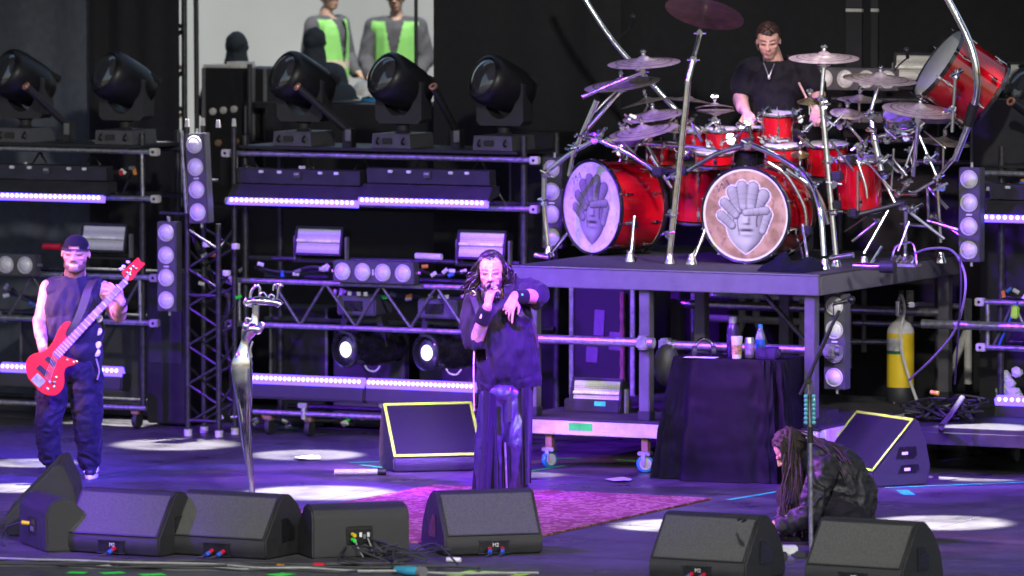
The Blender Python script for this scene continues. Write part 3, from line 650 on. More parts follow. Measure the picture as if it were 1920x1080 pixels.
loom([(355, 430), (380, 480), (400, 540), (430, 560), (425, 620), (435, 700), (430, 780)], BTW + .3, .014, 'dark cables hanging inside the truss tower', 8, 7)
loom([(1845, 345), (1880, 352), (1925, 346)], BRC + .02, .012, 'dark cables on the upper rail of the edge cart', 6, 8)
loom([(1880, 545), (1905, 552), (1935, 545)], BRC + .05, .012, 'dark cables on the middle rail of the edge cart', 5, 9)
loom([(20, 545), (60, 560), (120, 550), (230, 560)], BT + .3, .014, 'dark cables behind the bass player shoulders', 6, 10)
for (x, y, w_, h_, b, m, lb) in ((560, 650, .5, .62, BT + .7, 'black', 'black box behind the silver stand crossbar'), (300, 690, .4, .9, BT + .9, 'black', 'tall black box beside the truss tower foot'), (110, 640, .7, .5, BT + .9, 'dark_grey', 'dark grey box behind the bass player arm'), (1000, 320, .4, .6, BD - .7, 'black', 'black box behind the white-headed bass drum'), (1880, 250, .5, .5, BRC + .5, 'dark_grey', 'dark grey case on the edge cart below the top strobe')):
    p = W(x, y, b); T = thing('equipment_box', lb, 'equipment box', MS(p)); part(T, 'case', MB().box((0, .2, 0), (w_, .4, h_), None, .015), m); part(T, 'edge_trim', MB().box((-w_ / 2, 0, 0), (.02, .02, h_), None, .004), 'grey'); part(T, 'edge_trim', MB().box((w_ / 2, 0, 0), (.02, .02, h_), None, .004), 'grey')
    if y < 700: part(T, 'support', MB().box((0, .2, -h_ / 2 - (p.z - h_ / 2) / 2 + .01), (w_ * .8, .3, p.z - h_ / 2), None, .01), 'black')
# ================================================================== drum riser
mat('riser_top', (.030, .028, .032), .75, bump=.3, bscale=90)
mat('fascia', (.13, .12, .145), .5, var=.15, scale=9, bump=.08)
mat('red_acrylic', (.66, .004, .014), .09, var=.5, scale=3, coat=1.0, trans=.22)
mat('hoop_black', (.012, .012, .016), .18, coat=.8)
mat('bronze', (.70, .58, .52), .30, .55, var=.3, scale=18, bump=.1, bscale=40)
mat('bronze_dark', (.20, .09, .09), .3, .8, var=.6, scale=9, bump=.2, bscale=30)
mat('brass', (.72, .55, .22), .25, 1, var=.2)
mat('drum_white', (.78, .77, .76), .35, var=.08)
mat('print', (1, 1, 1), .32, var=.05, attr='Col', coat=.25)
mat('towel', (.008, .008, .02), .95, bump=.8, bscale=180, spec=.1)
mat('tablecloth', (.009, .008, .012), .45, bump=.15, bscale=200, spec=.06)
RA0, RB1 = -2.47, 2.75
RS = thing('drum_riser', 'raised drum platform with violet front edge on square legs', 'platform', MS(st(0, 0)))
part(RS, 'deck', MB().box(((RA0) / 2, RB1 / 2, 1.488), (-RA0 - .01, RB1 - .01, .02)), 'riser_top')
part(RS, 'front_beam', MB().box((RA0 / 2, .02, 1.417), (-RA0, .04, .145), None, .006), 'fascia')
part(RS, 'side_beam', MB().box((-.02, RB1 / 2 + .03, 1.417), (.04, RB1 - .06, .145), None, .006), 'fascia'); part(RS, 'side_beam', MB().box((RA0 + .02, RB1 / 2 + .03, 1.417), (.04, RB1 - .06, .145), None, .006), 'fascia')
part(RS, 'rear_beam', MB().box((RA0 / 2, RB1 - .02, 1.417), (-RA0 - .1, .04, .145), None, .006), 'fascia')
part(RS, 'edge_strip', MB().box((RA0 / 2, .012, 1.4935), (-RA0 + .004, .036, .009)), 'grey')
mat('leg_paint', (.15, .145, .16), .42, .4, var=.2, scale=10)
lx = [ab(W(x, 650, .08))[0] for x in (1000, 1211, 1521)]
for a in lx:
    for b in (.09, RB1 - .1):
        l = part(RS, 'leg', MB().box((a, b, .865), (.085, .085, .96), None, .006), 'leg_paint'); part(RS, 'leg_shoe', MB().box((a, b, .415), (.1, .1, .07), None, .006), 'dark_grey', sub=l)
a3 = ab(W(1311, 600, .9))[0]; part(RS, 'leg', MB().box((a3, .95, .865), (.085, .085, .96), None, .006), 'leg_paint')
def cross(a0, a1, b, z, ends=True):
    c = part(RS, 'cross_tube', MB().tube([(a0, b, z), (a1, b, z)], .034, 14), 'alu')
    for a in ((a0, a1) if ends else ()):
        part(RS, 'clamp', MB().box((a - .02, b, z), (.09, .1, .10), None, .015).tube([(a + .02, b, z), (a + .06, b, z)], .04, 12), 'alu', sub=c)
cross(lx[0], lx[1] + .04, .0, .96); cross(a3, lx[2] + .06, .35, .92)
cross(lx[2] + .12, lx[2] + 1.0, 1.9, 1.02, False); cross(lx[0], lx[2], RB1 - .1, 1.05, False)
part(RS, 'diagonal', MB().tube([(lx[1] + .1, 1.8, 1.3), (lx[1] + .55, 1.8, .85)], .02, 10), 'truss')
# rolling base of the riser
DB = thing('rolling_base', 'low wheeled platform with pale aluminium edge under the drum riser', 'platform', MS(st(0, 0)))
part(DB, 'top_board', MB().box((RA0 / 2, RB1 / 2, .372), (-RA0, RB1, .016)), 'riser_top')
part(DB, 'front_rail', MB().box((RA0 / 2, .0, .31), (-RA0, .05, .10), None, .005).box((RA0 / 2, -.012, .275), (-RA0, .05, .03), None, .004), 'off_white')
part(DB, 'side_rail', MB().box((-.0, RB1 / 2 + .04, .31), (.05, RB1 - .08, .11), None, .005), 'off_white'); part(DB, 'rear_rail', MB().box((RA0 / 2, RB1, .31), (-RA0, .04, .1)), 'grey')
at_ = ab(W(1088, 803, -.03))[0]; part(DB, 'tape_strip', MB().box((at_, -.0275, .322), (.19, .006, .055)), 'green_tape')
for x, lb in ((1030, 0), (1210, 1)):
    a = ab(W(x, 870, .02))[0]
    c = part(DB, 'caster', MB().lathe([(.045, -.022), (.062, -.018), (.066, 0), (.062, .018), (.045, .022), (.045, -.022)], 22, TR(a, .02, .066) @ RZ(.5 if lb else 1.2) @ RX(pi / 2)), 'blue_rubber')
    part(DB, 'hub', MB().lathe([(.001, -.026), (.044, -.024), (.044, .024), (.001, .026)], 16, TR(a, .02, .066) @ RZ(.5 if lb else 1.2) @ RX(pi / 2)), 'off_white', sub=c)
    part(DB, 'fork', MB().box((a, .02, .142), (.1, .07, .03), None, .006).box((a - .0, -.02, .1), (.03, .008, .1)), 'alu', sub=c); part(DB, 'stem', MB().box((a, .03, .21), (.05, .05, .11)), 'wood', sub=c)
for (a, b) in ((-2.2, 2.5), (-.4, 2.5), (-.3, .1)): part(DB, 'caster', MB().lathe([(.062, -.018), (.066, 0), (.062, .018)], 16, TR(a, b, .066) @ RX(pi / 2)), 'blue_rubber')
strobe(MS(W(1121, 738, .55)), 'pale strobe light standing low on the wheeled base under the drums')
T = thing('strobe_stand', 'dark metal box under the low strobe light on the wheeled base', 'stand', MS(V((W(1121, 765, .6).x, W(1121, 765, .6).y, .38)))); part(T, 'box', MB().box((0, 0, .05), (.46, .22, .10), None, .01), 'dark_grey'); part(T, 'label_plate', MB().box((.07, -.113, .07), (.09, .004, .035)), 'teal_tape')
# scaffold and stored gear under the riser
T = thing('scaffold_frame', 'aluminium frame with braces standing under the riser behind the table', 'scaffold', MS(st(0, 3.2)))
def wl(px, py, b): p = W(px, py, b); return p
for (x0, y0, x1, y1, r) in ((1322, 553, 1512, 562, .024), (1322, 596, 1512, 604, .03), (1302, 550, 1302, 690, .03), (1505, 560, 1505, 690, .03), (1392, 605, 1360, 690, .028), (1420, 605, 1450, 690, .028), (1392, 560, 1392, 600, .03), (1418, 560, 1418, 600, .03)):
    part(T, 'scaffold_tube', MB().tube([W(x0, y0, 3.2), W(x1, y1, 3.2)], r, 10), 'off_white' if r > .027 else 'alu', world=True)
T = thing('scaffold_frame', 'aluminium frame of tubes behind the yellow gas cylinder', 'scaffold', MS(st(.4, 3.2)))
for (x0, y0, x1, y1, m) in ((1585, 583, 1680, 585, 'alu'), (1585, 640, 1670, 642, 'alu'), (1590, 560, 1590, 690, 'off_white'), (1620, 545, 1620, 660, 'grey'), (1690, 545, 1690, 600, 'grey'), (1706, 545, 1706, 760, 'off_white'), (1718, 571, 1810, 575, 'alu'), (1600, 605, 1830, 612, 'alu'), (1815, 560, 1815, 720, 'off_white'), (1812, 622, 1778, 705, 'off_white'), (1838, 600, 1868, 705, 'off_white')):
    part(T, 'scaffold_tube', MB().tube([W(x0, y0, 3.1), W(x1, y1, 3.1)], .03 if m == 'off_white' else .022, 10), m, world=True)
T = thing('flight_case', 'black flight case with silver edges stored under the riser', 'flight case', MS(V((W(1150, 700, 2.2).x, W(1150, 700, 2.2).y, .38))))
part(T, 'case', MB().box((0, 0, .42), (.52, .4, .84), None, .01), 'black')
for x in (-.26, .26): part(T, 'edge', MB().box((x, -.2, .42), (.035, .035, .86), None, .005), 'alu')
part(T, 'edge', MB().box((0, -.2, .85), (.56, .035, .03), None, .005), 'alu')
for (x, z, w_, h_) in ((-.05, .55, .09, .2), (.1, .42, .12, .14), (-.1, .3, .1, .12)): part(T, 'latch', MB().box((x, -.205, z), (w_, .012, h_), RY(.05), .004), 'grey')
pl = MB().tube(curve([(.19, -.24, .8 - .06 * i) for i in range(14)], 1), [.018 + .006 * (i % 2) for i in range(14)], 8); part(T, 'chain', pl, 'wood')
# low grey rolling deck behind the table with the gas cylinder
LP = thing('low_platform', 'low grey deck carrying the yellow gas cylinder beside the riser', 'platform', MS(st(0, 0)))
part(LP, 'deck', MB().box((.78, 1.75, .33), (1.4, 1.9, .04), None, .004), 'dark_grey'); part(LP, 'front_rail', MB().box((.78, .79, .27), (1.4, .04, .09), None, .004), 'dark_grey')
for a in (.2, 1.3):
    for b in (.95, 2.5): part(LP, 'caster', MB().lathe([(.05, -.02), (.055, 0), (.05, .02)], 16, TR(a, b, .056) @ RX(pi / 2)).box((a, b, .15), (.05, .05, .16)), 'rubber')
tp = F(1688, 762, .35); s_t = FPX / tp.y
GC = thing('gas_cylinder', 'yellow gas cylinder with white and green label', 'gas cylinder', tp)
rr = .103
part(GC, 'body', MB().lathe([(rr, .145), (rr, .555), (rr * .985, .565)], 28), 'yellow')
part(GC, 'boot', MB().lathe([(rr * .98, .03), (rr * 1.03, .04), (rr * 1.03, .145), (rr, .15)], 28), 'dark_grey')
for q in range(6): part(GC, 'foot', MB().box((rr * .9 * cos(q * 1.05), rr * .9 * sin(q * 1.05), .02), (.02, .02, .045)), 'alu')
sh = part(GC, 'shoulder', MB().lathe([(rr, .56), (rr * .96, .59), (rr * .75, .63), (rr * .4, .655), (.03, .665), (.03, .70)], 28), 'off_white')
lb_ = MB(); n_ = 14
for i in range(n_ + 1):
    q = R(-195 + 110 * i / n_)
    for z in (.43, .525): lb_.v.append(V((rr * 1.012 * cos(q), rr * 1.012 * sin(q), z)))
lb_.f = [(2 * i, 2 * i + 2, 2 * i + 3, 2 * i + 1) for i in range(n_)]; part(GC, 'paper_label', lb_, 'white_plastic')
l2 = MB(); 
for i in range(n_ + 1):
    q = R(-195 + 110 * i / n_)
    for z in (.405, .428): l2.v.append(V((rr * 1.014 * cos(q), rr * 1.014 * sin(q), z)))
l2.f = lb_.f; mat('dark_green', (.02, .16, .08), .5); part(GC, 'green_band', l2, 'dark_green')
part(GC, 'valve', MB().tube([(-.02, 0, .69), (-.02, 0, .80)], .022, 10).tube([(-.02, 0, .77), (.07, 0, .77)], .014, 8).box((.08, 0, .775), (.05, .03, .04), None, .006), 'chrome')
hs = curve([tp + V((-.02, -.03, .8)), tp + V((.0, -.06, .85)), tp + V((.02, -.13, .74)), tp + V((-.01, -.13, .5)), tp + V((.06, -.14, .22)), tp + V((.13, -.2, .0)), F(1722, 800, .08), F(1722, 830, .02)], 6)
single('gas_hose', MB().tube(hs, .012, 8), 'off_white', 'pale hose running down from the yellow gas cylinder', 'hose')
# ================================================================== drums
def drum(name, label, c, axis, rad, L, shell='red_acrylic', head='drum_white', lugs=10, cat='drum', group='drums of the kit', hoop='hoop_black', printm=None, tune=True, hoopw=.028, up=None):
    axis = V(axis).normalized(); z = axis; u_ = V((0, 0, 1)) if up is None else V(up)
    y = (u_ - z * u_.dot(z)); y = y.normalized() if y.length > .05 else V((0, 1, 0)); x = y.cross(z).normalized()
    M = Matrix(((x.x, y.x, z.x, c.x), (x.y, y.y, z.y, c.y), (x.z, y.z, z.z, c.z), (0, 0, 0, 1)))
    T = thing(name, label, cat, M, group); r = rad
    part(T, 'shell', MB().lathe([(r * .945, .03), (r * .945, L - .03), (r * .925, L - .03), (r * .925, .03), (r * .945, .03)], 48), shell)
    for (z0, s_) in ((.0, 1), (L, -1)):
        h = part(T, 'hoop', MB().lathe([(r, z0), (r * 1.012, z0 + s_ * .004), (r * 1.012, z0 + s_ * hoopw), (r * .96, z0 + s_ * hoopw), (r * .955, z0 + s_ * .004), (r, z0)], 48), hoop)
    if printm is None: part(T, 'drumhead', MB().lathe([(r * .955, .012), (r * .9, .006), (.001, .005)], 40), head)
    else: printm(T, r)
    part(T, 'rear_head', MB().lathe([(r * .955, L - .012), (.001, L - .006)], 40), head)
    lm = MATS_MESH.get('lug') or MB().box((0, 0, 0), (.022, .02, .05), None, .006).tube([(0, .004, -.055), (0, .004, .055)], .004, 6).mesh('lug', 'chrome'); MATS_MESH['lug'] = lm
    for i in range(lugs):
        q = 2 * pi * (i + .5) / lugs
        for zz in ((.09, L - .09) if L > .3 else (L / 2,)):
            inst(T, 'lug', lm, (r * .97 * cos(q), r * .97 * sin(q), zz), rot=(0, 0, q - pi / 2))
        if tune: inst(T, 'claw', lm, (r * 1.01 * cos(q), r * 1.01 * sin(q), .012), rot=(0, 0, q - pi / 2), scale=(.8, .6, .6))
    return T
def smooth(a, b, x): t = max(0, min(1, (x - a) / (b - a))); return t * t * (3 - 2 * t)
def mixc(a, b, t): return tuple(a[i] * (1 - t) + b[i] * t for i in range(3))
FING = [(-.30, .47, -.16, .10, .125), (.40, .40, .22, .12, .145), (-.08, .58, -.04, .18, .13), (.17, .56, .12, .18, .135), (-.47, .24, -.22, .0, .11), (-.54, -.02, -.30, -.22, .105), (.50, .02, .38, -.32, .10), (.46, .10, .00, .05, .09)]
def art(x, z, tint):
    """print colour of the hand-covered face at (x, z), None outside it"""
    c = None; fz = (z + .26) / .56; wd = .44 * sqrt(max(0, 1 - ((z + .08) / .42) ** 2)) if z > -.1 else .44 * max(0, 1 - ((-.1 - z) / .70) ** 2.7)
    if -.8 < z < .35 and abs(x - .01) < wd:
        t = (x - .01) / max(.05, wd); lit = .88 - .45 * (t + .25) ** 2 - .25 * smooth(-.45, -.8, z); 
        lit += .35 * math.exp(-((x - .0) / .05) ** 2 - ((z + .05) / .12) ** 2) - .5 * math.exp(-((x - .08) / .035) ** 2 - ((z + .1) / .09) ** 2)
        lit -= .75 * math.exp(-((x - .02) / .08) ** 2 - ((z + .185) / .022) ** 2) + .85 * math.exp(-((x - .02) / .15) ** 4 - ((z + .315) / .032) ** 2)
        lit += .3 * math.exp(-((x - .02) / .12) ** 2 - ((z + .37) / .03) ** 2) - .35 * math.exp(-((x - .02) / .13) ** 2 - ((z + .43) / .03) ** 2) + .2 * math.exp(-((x - .02) / .16) ** 2 - ((z + .55) / .08) ** 2)
        for (sx, s0, s1) in ((-.16, -.42, .1), (-.25, -.3, .1), (.27, -.25, .05)):
            if s0 < z < s1: lit -= .6 * math.exp(-((x - sx - .02 * sin(z * 11)) / .014) ** 2)
        c = max(.06, min(1, lit))
    for (x0, z0, x1, z1, r) in FING:
        dx, dz = x1 - x0, z1 - z0; L2 = dx * dx + dz * dz; u_ = max(0, min(1, ((x - x0) * dx + (z - z0) * dz) / L2)); ox, oz = x - x0 - dx * u_, z - z0 - dz * u_; rr_ = r * (1 - .15 * u_); d = sqrt(ox * ox + oz * oz) / rr_
        if d < 1:
            nn = (-ox * .5 + oz * .7) / rr_; lit = .62 + .38 * nn - .35 * d ** 4
            for kk in (.35, .62): lit -= .14 * math.exp(-((u_ - kk) / .025) ** 2)
            if u_ > .9 and d < .55: lit += .15
            c = max(.05, min(1.05, lit * (1 - .9 * smooth(.86, 1.0, d))))
    return c
def head_print(bgA, bgB, ring, tint):
    def fn(T, r):
        mb = MB(); rings = 84; seg = 190
        for i in range(rings + 1):
            rr_ = max(1e-4, i / rings)
            for j in range(seg):
                q = 2 * pi * j / seg; mb.v.append(V((r * .955 * rr_ * cos(q), r * .955 * rr_ * sin(q), .006 + .004 * rr_)))
        mb.f = [(i * seg + j, i * seg + (j + 1) % seg, (i + 1) * seg + (j + 1) % seg, (i + 1) * seg + j) for i in range(rings) for j in range(seg)]
        o = part(T, 'drumhead', mb, 'print'); me = o.data; ca = me.color_attributes.new('Col', 'FLOAT_COLOR', 'POINT'); buf = []
        for v in me.vertices:
            x, z = MIRX * v.co.x / r, v.co.y / r; rr_ = sqrt(x * x + z * z)
            n1 = noise.fractal(V((x * 2.6, z * 2.6, 3)), 1, 2, 5); c = mixc(bgA, bgB, smooth(-.3, .35, n1)); n2 = noise.noise(V((x * 9, z * 9, 7)))
            if n2 > .42: c = mixc(c, (bgA[0] * .55, bgA[1] * .5, bgA[2] * .6), .5)
            if rr_ > .90: c = mixc(c, ring, smooth(.90, .92, rr_))
            k = art(x, z, tint)
            if k is None:
                near = min(1 if art(x + ex, z + ez, tint) is None else 0 for ex, ez in ((.03, 0), (-.03, 0), (0, .03), (0, -.03)))
                if near == 0: c = mixc(c, (.66, .66, .56), .85)
            else: c = tuple(max(.012, t * k) for t in tint)
            if -.66 < x < -.36 and abs(z - .60 - (x + .5) * .55 - .06 * sin(x * 55)) < .018: c = (.03, .02, .06)
            buf += [*c, 1.0]
        ca.data.foreach_set('color', buf)
    return fn
MIRX = -1
bR = .85; bL = 1.3
cR = W(1397, 406, bR); cR.z = DECKZ + .365
cL = W(1108, 389, bL); cL.z = DECKZ + .365
axL = V((sin(R(52)), cos(R(52)), 0))
BDR = drum('bass_drum', 'red bass drum whose tan front head shows a lilac hand-covered face, facing the camera', cR, VV, .36, .5, lugs=10, printm=head_print((.25, .165, .065), (.43, .30, .14), (.70, .72, .5), (.46, .50, .34)))
BDL = drum('bass_drum', 'red bass drum whose white front head is turned towards the singer', cL, axL, .36, .46, lugs=10, printm=head_print((.80, .82, .72), (.62, .64, .6), (.7, .7, .66), (.40, .40, .36)))
for T, sgn in ((BDR, 1), (BDL, 1)):
    for s in (-1, 1):
        y0 = -.12; sp = [V((s * .345, y0, .14)), V((s * .47, -.345, .03))]
        x_ = part(T, 'spur', MB().tube(sp, .011, 8), 'chrome'); part(T, 'spur_foot', MB().tube([sp[1], sp[1] + V((s * .02, -.022, 0))], .016, 8), 'rubber', sub=x_)
        part(T, 'spur_bracket', MB().box(sp[0], (.05, .06, .06), None, .01), 'chrome', sub=x_)
def updrum(px, py, b, rad, h, label, tilt=(0, -.12, 1), **k):
    """drum standing with its batter head up; c is the middle of its body in the photo"""
    p = W(px, py, b); n = V(tilt).normalized(); c = p + n * (h / 2)
    return drum('tom_drum', label, c, -n, rad, h, lugs=k.pop('lugs', 6), hoopw=.02, hoop='chrome', up=(0, -1, 0), **k)
updrum(1300, 262, 1.5, .115, .17, 'small red tom furthest along the row by the slanted chrome pole')
updrum(1352, 263, 1.5, .13, .19, 'red tom below the hi-hat in the front row')
updrum(1405, 258, 1.55, .105, .17, 'small red tom below the drummer hand')
updrum(1458, 240, 1.35, .125, .24, 'tall shiny red tom in front of the drummer shirt')
updrum(1468, 288, 1.2, .15, .14, 'shallow red drum under the tall tom, above the tan bass drum')
updrum(1340, 297, 1.35, .16, .12, 'shallow red drum between the two rack arches')
updrum(1308, 362, 1.75, .20, .44, 'red floor tom half hidden between the two bass drums')
updrum(1612, 345, 1.4, .18, .40, 'dark red floor tom beside the bass drum with the tan head')
updrum(1692, 222, 1.5, .15, .10, 'snare drum with white head tipped towards the audience', (-.12, -.42, 1), shell='chrome')
updrum(1550, 300, 1.75, .17, .26, 'dark red tom behind the upright chrome rack post')
updrum(1240, 290, 1.7, .13, .18, 'small red tom partly behind the slanted chrome pole, under the cymbals')
gc = W(1757, 117, 1.6); drum('gong_drum', 'big red gong drum tipped up above the right-hand cymbals', gc, V((.80, .16, -.56)), .30, .46, lugs=8, head='drum_white')
# ------------------------------------------------------------------ cymbals with stands
def cymbal(px, py, b, rad, n, label, path=(), m='bronze', bell=.28, r=.011, flip=False, pm='chrome'):
    c = W(px, py, b); n = V(n).normalized(); T = thing('cymbal', label, 'cymbal', c, 'cymbals of the kit')
    A = align(n); k = rad
    prof = [(.004, .032 * k / .25), (k * .12, .026 * k / .25), (k * .2, .012), (k * .24, .006), (k * .6, -.006), (k * .92, -.018), (k, -.022), (k * .99, -.024), (k * .6, -.010), (k * .2, .004), (.004, .02)]
    d_ = part(T, 'disc', MB().lathe(prof, 48, A), m)
    for j in range(3): part(T, 'groove', MB().lathe([(k * (.4 + .18 * j), .0 - .006 * j + .0005), (k * (.42 + .18 * j), .001 - .006 * j), (k * (.425 + .18 * j), -.001 - .006 * j)], 40, A), 'bronze_dark', sub=d_)
    part(T, 'wing_nut', MB().lathe([(.012, .03), (.018, .045), (.012, .06), (.016, .075), (.008, .085)], 10, A).box((0, 0, .065), (.05, .012, .02), A, .004), 'chrome')
    part(T, 'sleeve', MB().tube([n * -.05, n * .04], .009, 8), 'chrome')
    if path:
        pts = [c - n * .04] + [W(x, y, bb) for (x, y, bb) in path]
        for i in range(len(pts) - 1):
            rr_ = r * (1 + .45 * i)
            part(T, 'boom' if i == 0 else 'tube', MB().tube([pts[i], pts[i + 1]], rr_, 10), pm, world=True)
            if i: part(T, 'joint', MB().box((0, 0, 0), (.045, .045, .055), MS(pts[i]), .01).tube([pts[i] - U * .05, pts[i] + U * .05], .008, 8), 'chrome', world=True)
    return T
cymbal(1322, 20, .95, .30, (.24, .42, 1), 'big dark cymbal tilted on top of the tall slanted pole', [(1313, 62, .85), (1300, 112, .75), (1289, 155, .7)], 'bronze_dark', r=.012)
cymbal(1207, 113, 1.1, .275, (-.06, -.12, 1), 'pale cymbal highest over the bass drum with the white head', [(1206, 134, 1.05), (1092, 182, .95)])
cymbal(1166, 153, 1.3, .29, (-.14, -.12, 1), 'pale cymbal second from the top over the bass drum with the white head', [(1164, 170, 1.3), (1098, 247, 1.2)])
cymbal(1212, 188, 1.7, .21, (-.23, .06, 1), 'thin cymbal seen edge-on crossing behind the lower cymbals', [(1200, 230, 1.7)])
cymbal(1225, 212, 1.4, .24, (-.15, -.13, 1), 'cymbal third down of those beside the slanted pole', [(1215, 262, 1.45)])
cymbal(1205, 241, 1.2, .27, (-.2, -.16, 1), 'lowest wide cymbal beside the slanted pole', [(1190, 285, 1.3)])
cymbal(1290, 185, 2.1, .2, (.1, .06, 1), 'thin cymbal seen edge-on behind the slanted pole', [(1285, 240, 2.1)])
cymbal(1340, 197, 1.5, .145, (.0, .16, 1), 'upper hi-hat cymbal with dark underside beside the drummer arm', [(1340, 225, 1.5), (1312, 250, 1.5)], 'bronze', r=.008)
cymbal(1342, 213, 1.5, .145, (.0, -.1, -1), 'lower hi-hat cymbal beside the drummer arm', [])
cymbal(1545, 104, 1.0, .262, (.0, -.12, 1), 'pale cymbal beside the drummer shoulder', [(1545, 122, .98), (1540, 185, .95), (1547, 215, .9)])
cymbal(1650, 144, 1.2, .275, (.07, -.12, 1), 'pale cymbal next to the gong drum', [(1648, 158, 1.2), (1632, 212, 1.15), (1640, 265, 1.1), (1652, 320, 1.1)])
cymbal(1588, 208, 1.3, .125, (.1, -.3, 1), 'small cone-shaped cymbal below the drummer stick hand', [(1588, 232, 1.3), (1625, 275, 1.3)], r=.008)
cymbal(1518, 186, 1.4, .095, (.0, -.2, 1), 'small brassy stacked cymbal just under the drum stick', [(1518, 215, 1.4)], 'brass', r=.008)
cymbal(1724, 202, 1.15, .275, (.10, -.17, 1), 'wide brownish cymbal below the gong drum', [(1722, 225, 1.2), (1712, 330, 1.3)])
cymbal(1500, 285, 1.0, .07, (.0, -.4, 1), 'tiny brass splash cymbal above the tan bass drum', [(1500, 310, 1.0)], 'brass', r=.007)
cymbal(1180, 262, 1.6, .19, (-.1, -.14, 1), 'small pale cymbal lowest behind the rack joint of the white-headed drum', [(1175, 300, 1.6)])
cymbal(1268, 238, 1.9, .17, (.08, -.1, 1), 'small pale cymbal just behind the slanted pole, above the toms', [(1270, 280, 1.9)])
cymbal(1612, 182, 1.8, .17, (.05, -.1, 1), 'small pale cymbal behind the cone-shaped one', [(1612, 230, 1.8)])
cymbal(1770, 262, 1.8, .2, (.12, -.1, 1), 'pale cymbal low behind the curved overhead arm', [(1768, 320, 1.8)])
# ------------------------------------------------------------------ chrome rack
RK = thing('drum_rack', 'chrome tubular rack arching over both bass drums', 'drum rack', st(-1.2, .8, DECKZ))
def rk(pts, r=.02, name='rack_tube', m='chrome', n=5): return part(RK, name, MB().tube(curve([W(*p) for p in pts], n) if len(pts) > 2 else [W(*p) for p in pts], r, 12), m, world=True)
rk([(1112, 264, .95), (1066, 290, .95), (1021, 326, .95)], .019); rk([(1020, 330, .95), (1021, 400, .95), (1029, 478, .95)], .021)
rk([(1122, 262, .95), (1180, 288, .95), (1230, 321, .95)], .019); rk([(1228, 322, .95), (1294, 320, .9)], .02, m='black')
rk([(1290, 320, .85), (1345, 288, .85), (1402, 271, .85)], .019); rk([(1408, 271, .8), (1470, 300, .75), (1518, 340, .7), (1538, 395, .6), (1545, 480, .55)], .021)
rk([(1204, 268, 1.3), (1290, 275, 1.3), (1356, 284, 1.3)], .017); rk([(1430, 262, 1.25), (1480, 262, 1.2)], .016)
rk([(1291, 152, .7), (1255, 484, .62)], .025, 'tall_pole'); rk([(1119, 188, .95), (1074, 292, .95)], .023); rk([(1074, 292, .95), (1066, 330, .95)], .016)
rk([(1541, 190, .9), (1567, 478, .85)], .022, 'post'); rk([(1475, 318, .95), (1530, 360, 1.0), (1552, 420, 1.05)], .021); rk([(1440, 305, .9), (1475, 330, .95), (1508, 390, 1.0), (1511, 440, 1.0)], .017)
rk([(1555, 262, .95), (1600, 320, 1.1)], .01); rk([(1580, 215, 1.2), (1545, 250, 1.1)], .01); rk([(1640, 258, 1.2), (1720, 240, 1.3)], .018); rk([(1600, 405, 1.0), (1695, 380, 1.2)], .02, m='black')
rk([(1665, 395, 1.1), (1620, 475, .9)], .012); rk([(1702, 395, 1.15), (1770, 448, 1.3)], .013); rk([(1698, 385, 1.2), (1697, 478, 1.25)], .016); rk([(1757, 330, 1.4), (1764, 455, 1.4)], .013)
rk([(1722, 250, 1.3), (1758, 335, 1.3)], .011); rk([(1735, 210, 1.5), (1690, 335, 1.4)], .011); rk([(1792, 130, 1.0), (1785, 248, 1.0)], .012); rk([(1785, 300, 1.2), (1757, 335, 1.3)], .016)
rk([(1680, 385, 1.3), (1660, 345, 1.3), (1640, 320, 1.3)], .014); rk([(1700, 330, 1.2), (1676, 300, 1.2)], .012); rk([(1607, 300, 1.0), (1622, 345, 1.0), (1626, 372, 1.0)], .010); rk([(1608, 320, .95), (1608, 395, .95)], .009)
rk([(1168, 265, 1.2), (1200, 300, 1.3)], .011); rk([(1235, 235, 1.4), (1196, 270, 1.3)], .010); rk([(1115, 210, 1.1), (1160, 165, 1.2)], .009); rk([(1060, 440, 1.0), (1030, 478, .7)], .013); rk([(1190, 405, .8), (1182, 492, .72)], .012); rk([(1322, 430, .75), (1297, 495, .62)], .012)
rk([(1505, 420, .8), (1515, 490, .7)], .011)
# overhead hoop arms (continue upwards out of the picture)
rk([(1268, 207, 1.9), (1215, 150, 1.85), (1150, 78, 1.8), (1093, -8, 1.75), (1062, -70, 1.7)], .025, 'hoop_arm'); rk([(1268, 207, 1.9), (1275, 222, 1.9)], .036, 'hoop_socket', 'black'); rk([(1270, 215, 1.9), (1262, 330, 1.9), (1260, 478, 1.9)], .02, 'hoop_post')
rk([(1790, 300, 1.2), (1822, 215, 1.15), (1832, 150, 1.1), (1818, 80, 1.1), (1775, -5, 1.1), (1740, -60, 1.1)], .027, 'hoop_arm'); rk([(1826, 195, 1.14), (1815, 235, 1.16)], .04, 'hoop_socket', 'black')
cl = MATS_MESH.setdefault('clamp', MB().box((0, 0, 0), (.05, .05, .06), None, .012).tube([(-.055, -.02, .01), (.055, -.02, .01)], .010, 8).tube([(0, -.02, .0), (0, -.07, .02)], .008, 8).box((0, -.07, .02), (.045, .01, .018), None, .004).mesh('clamp', 'chrome'))
rng = random.Random(3)
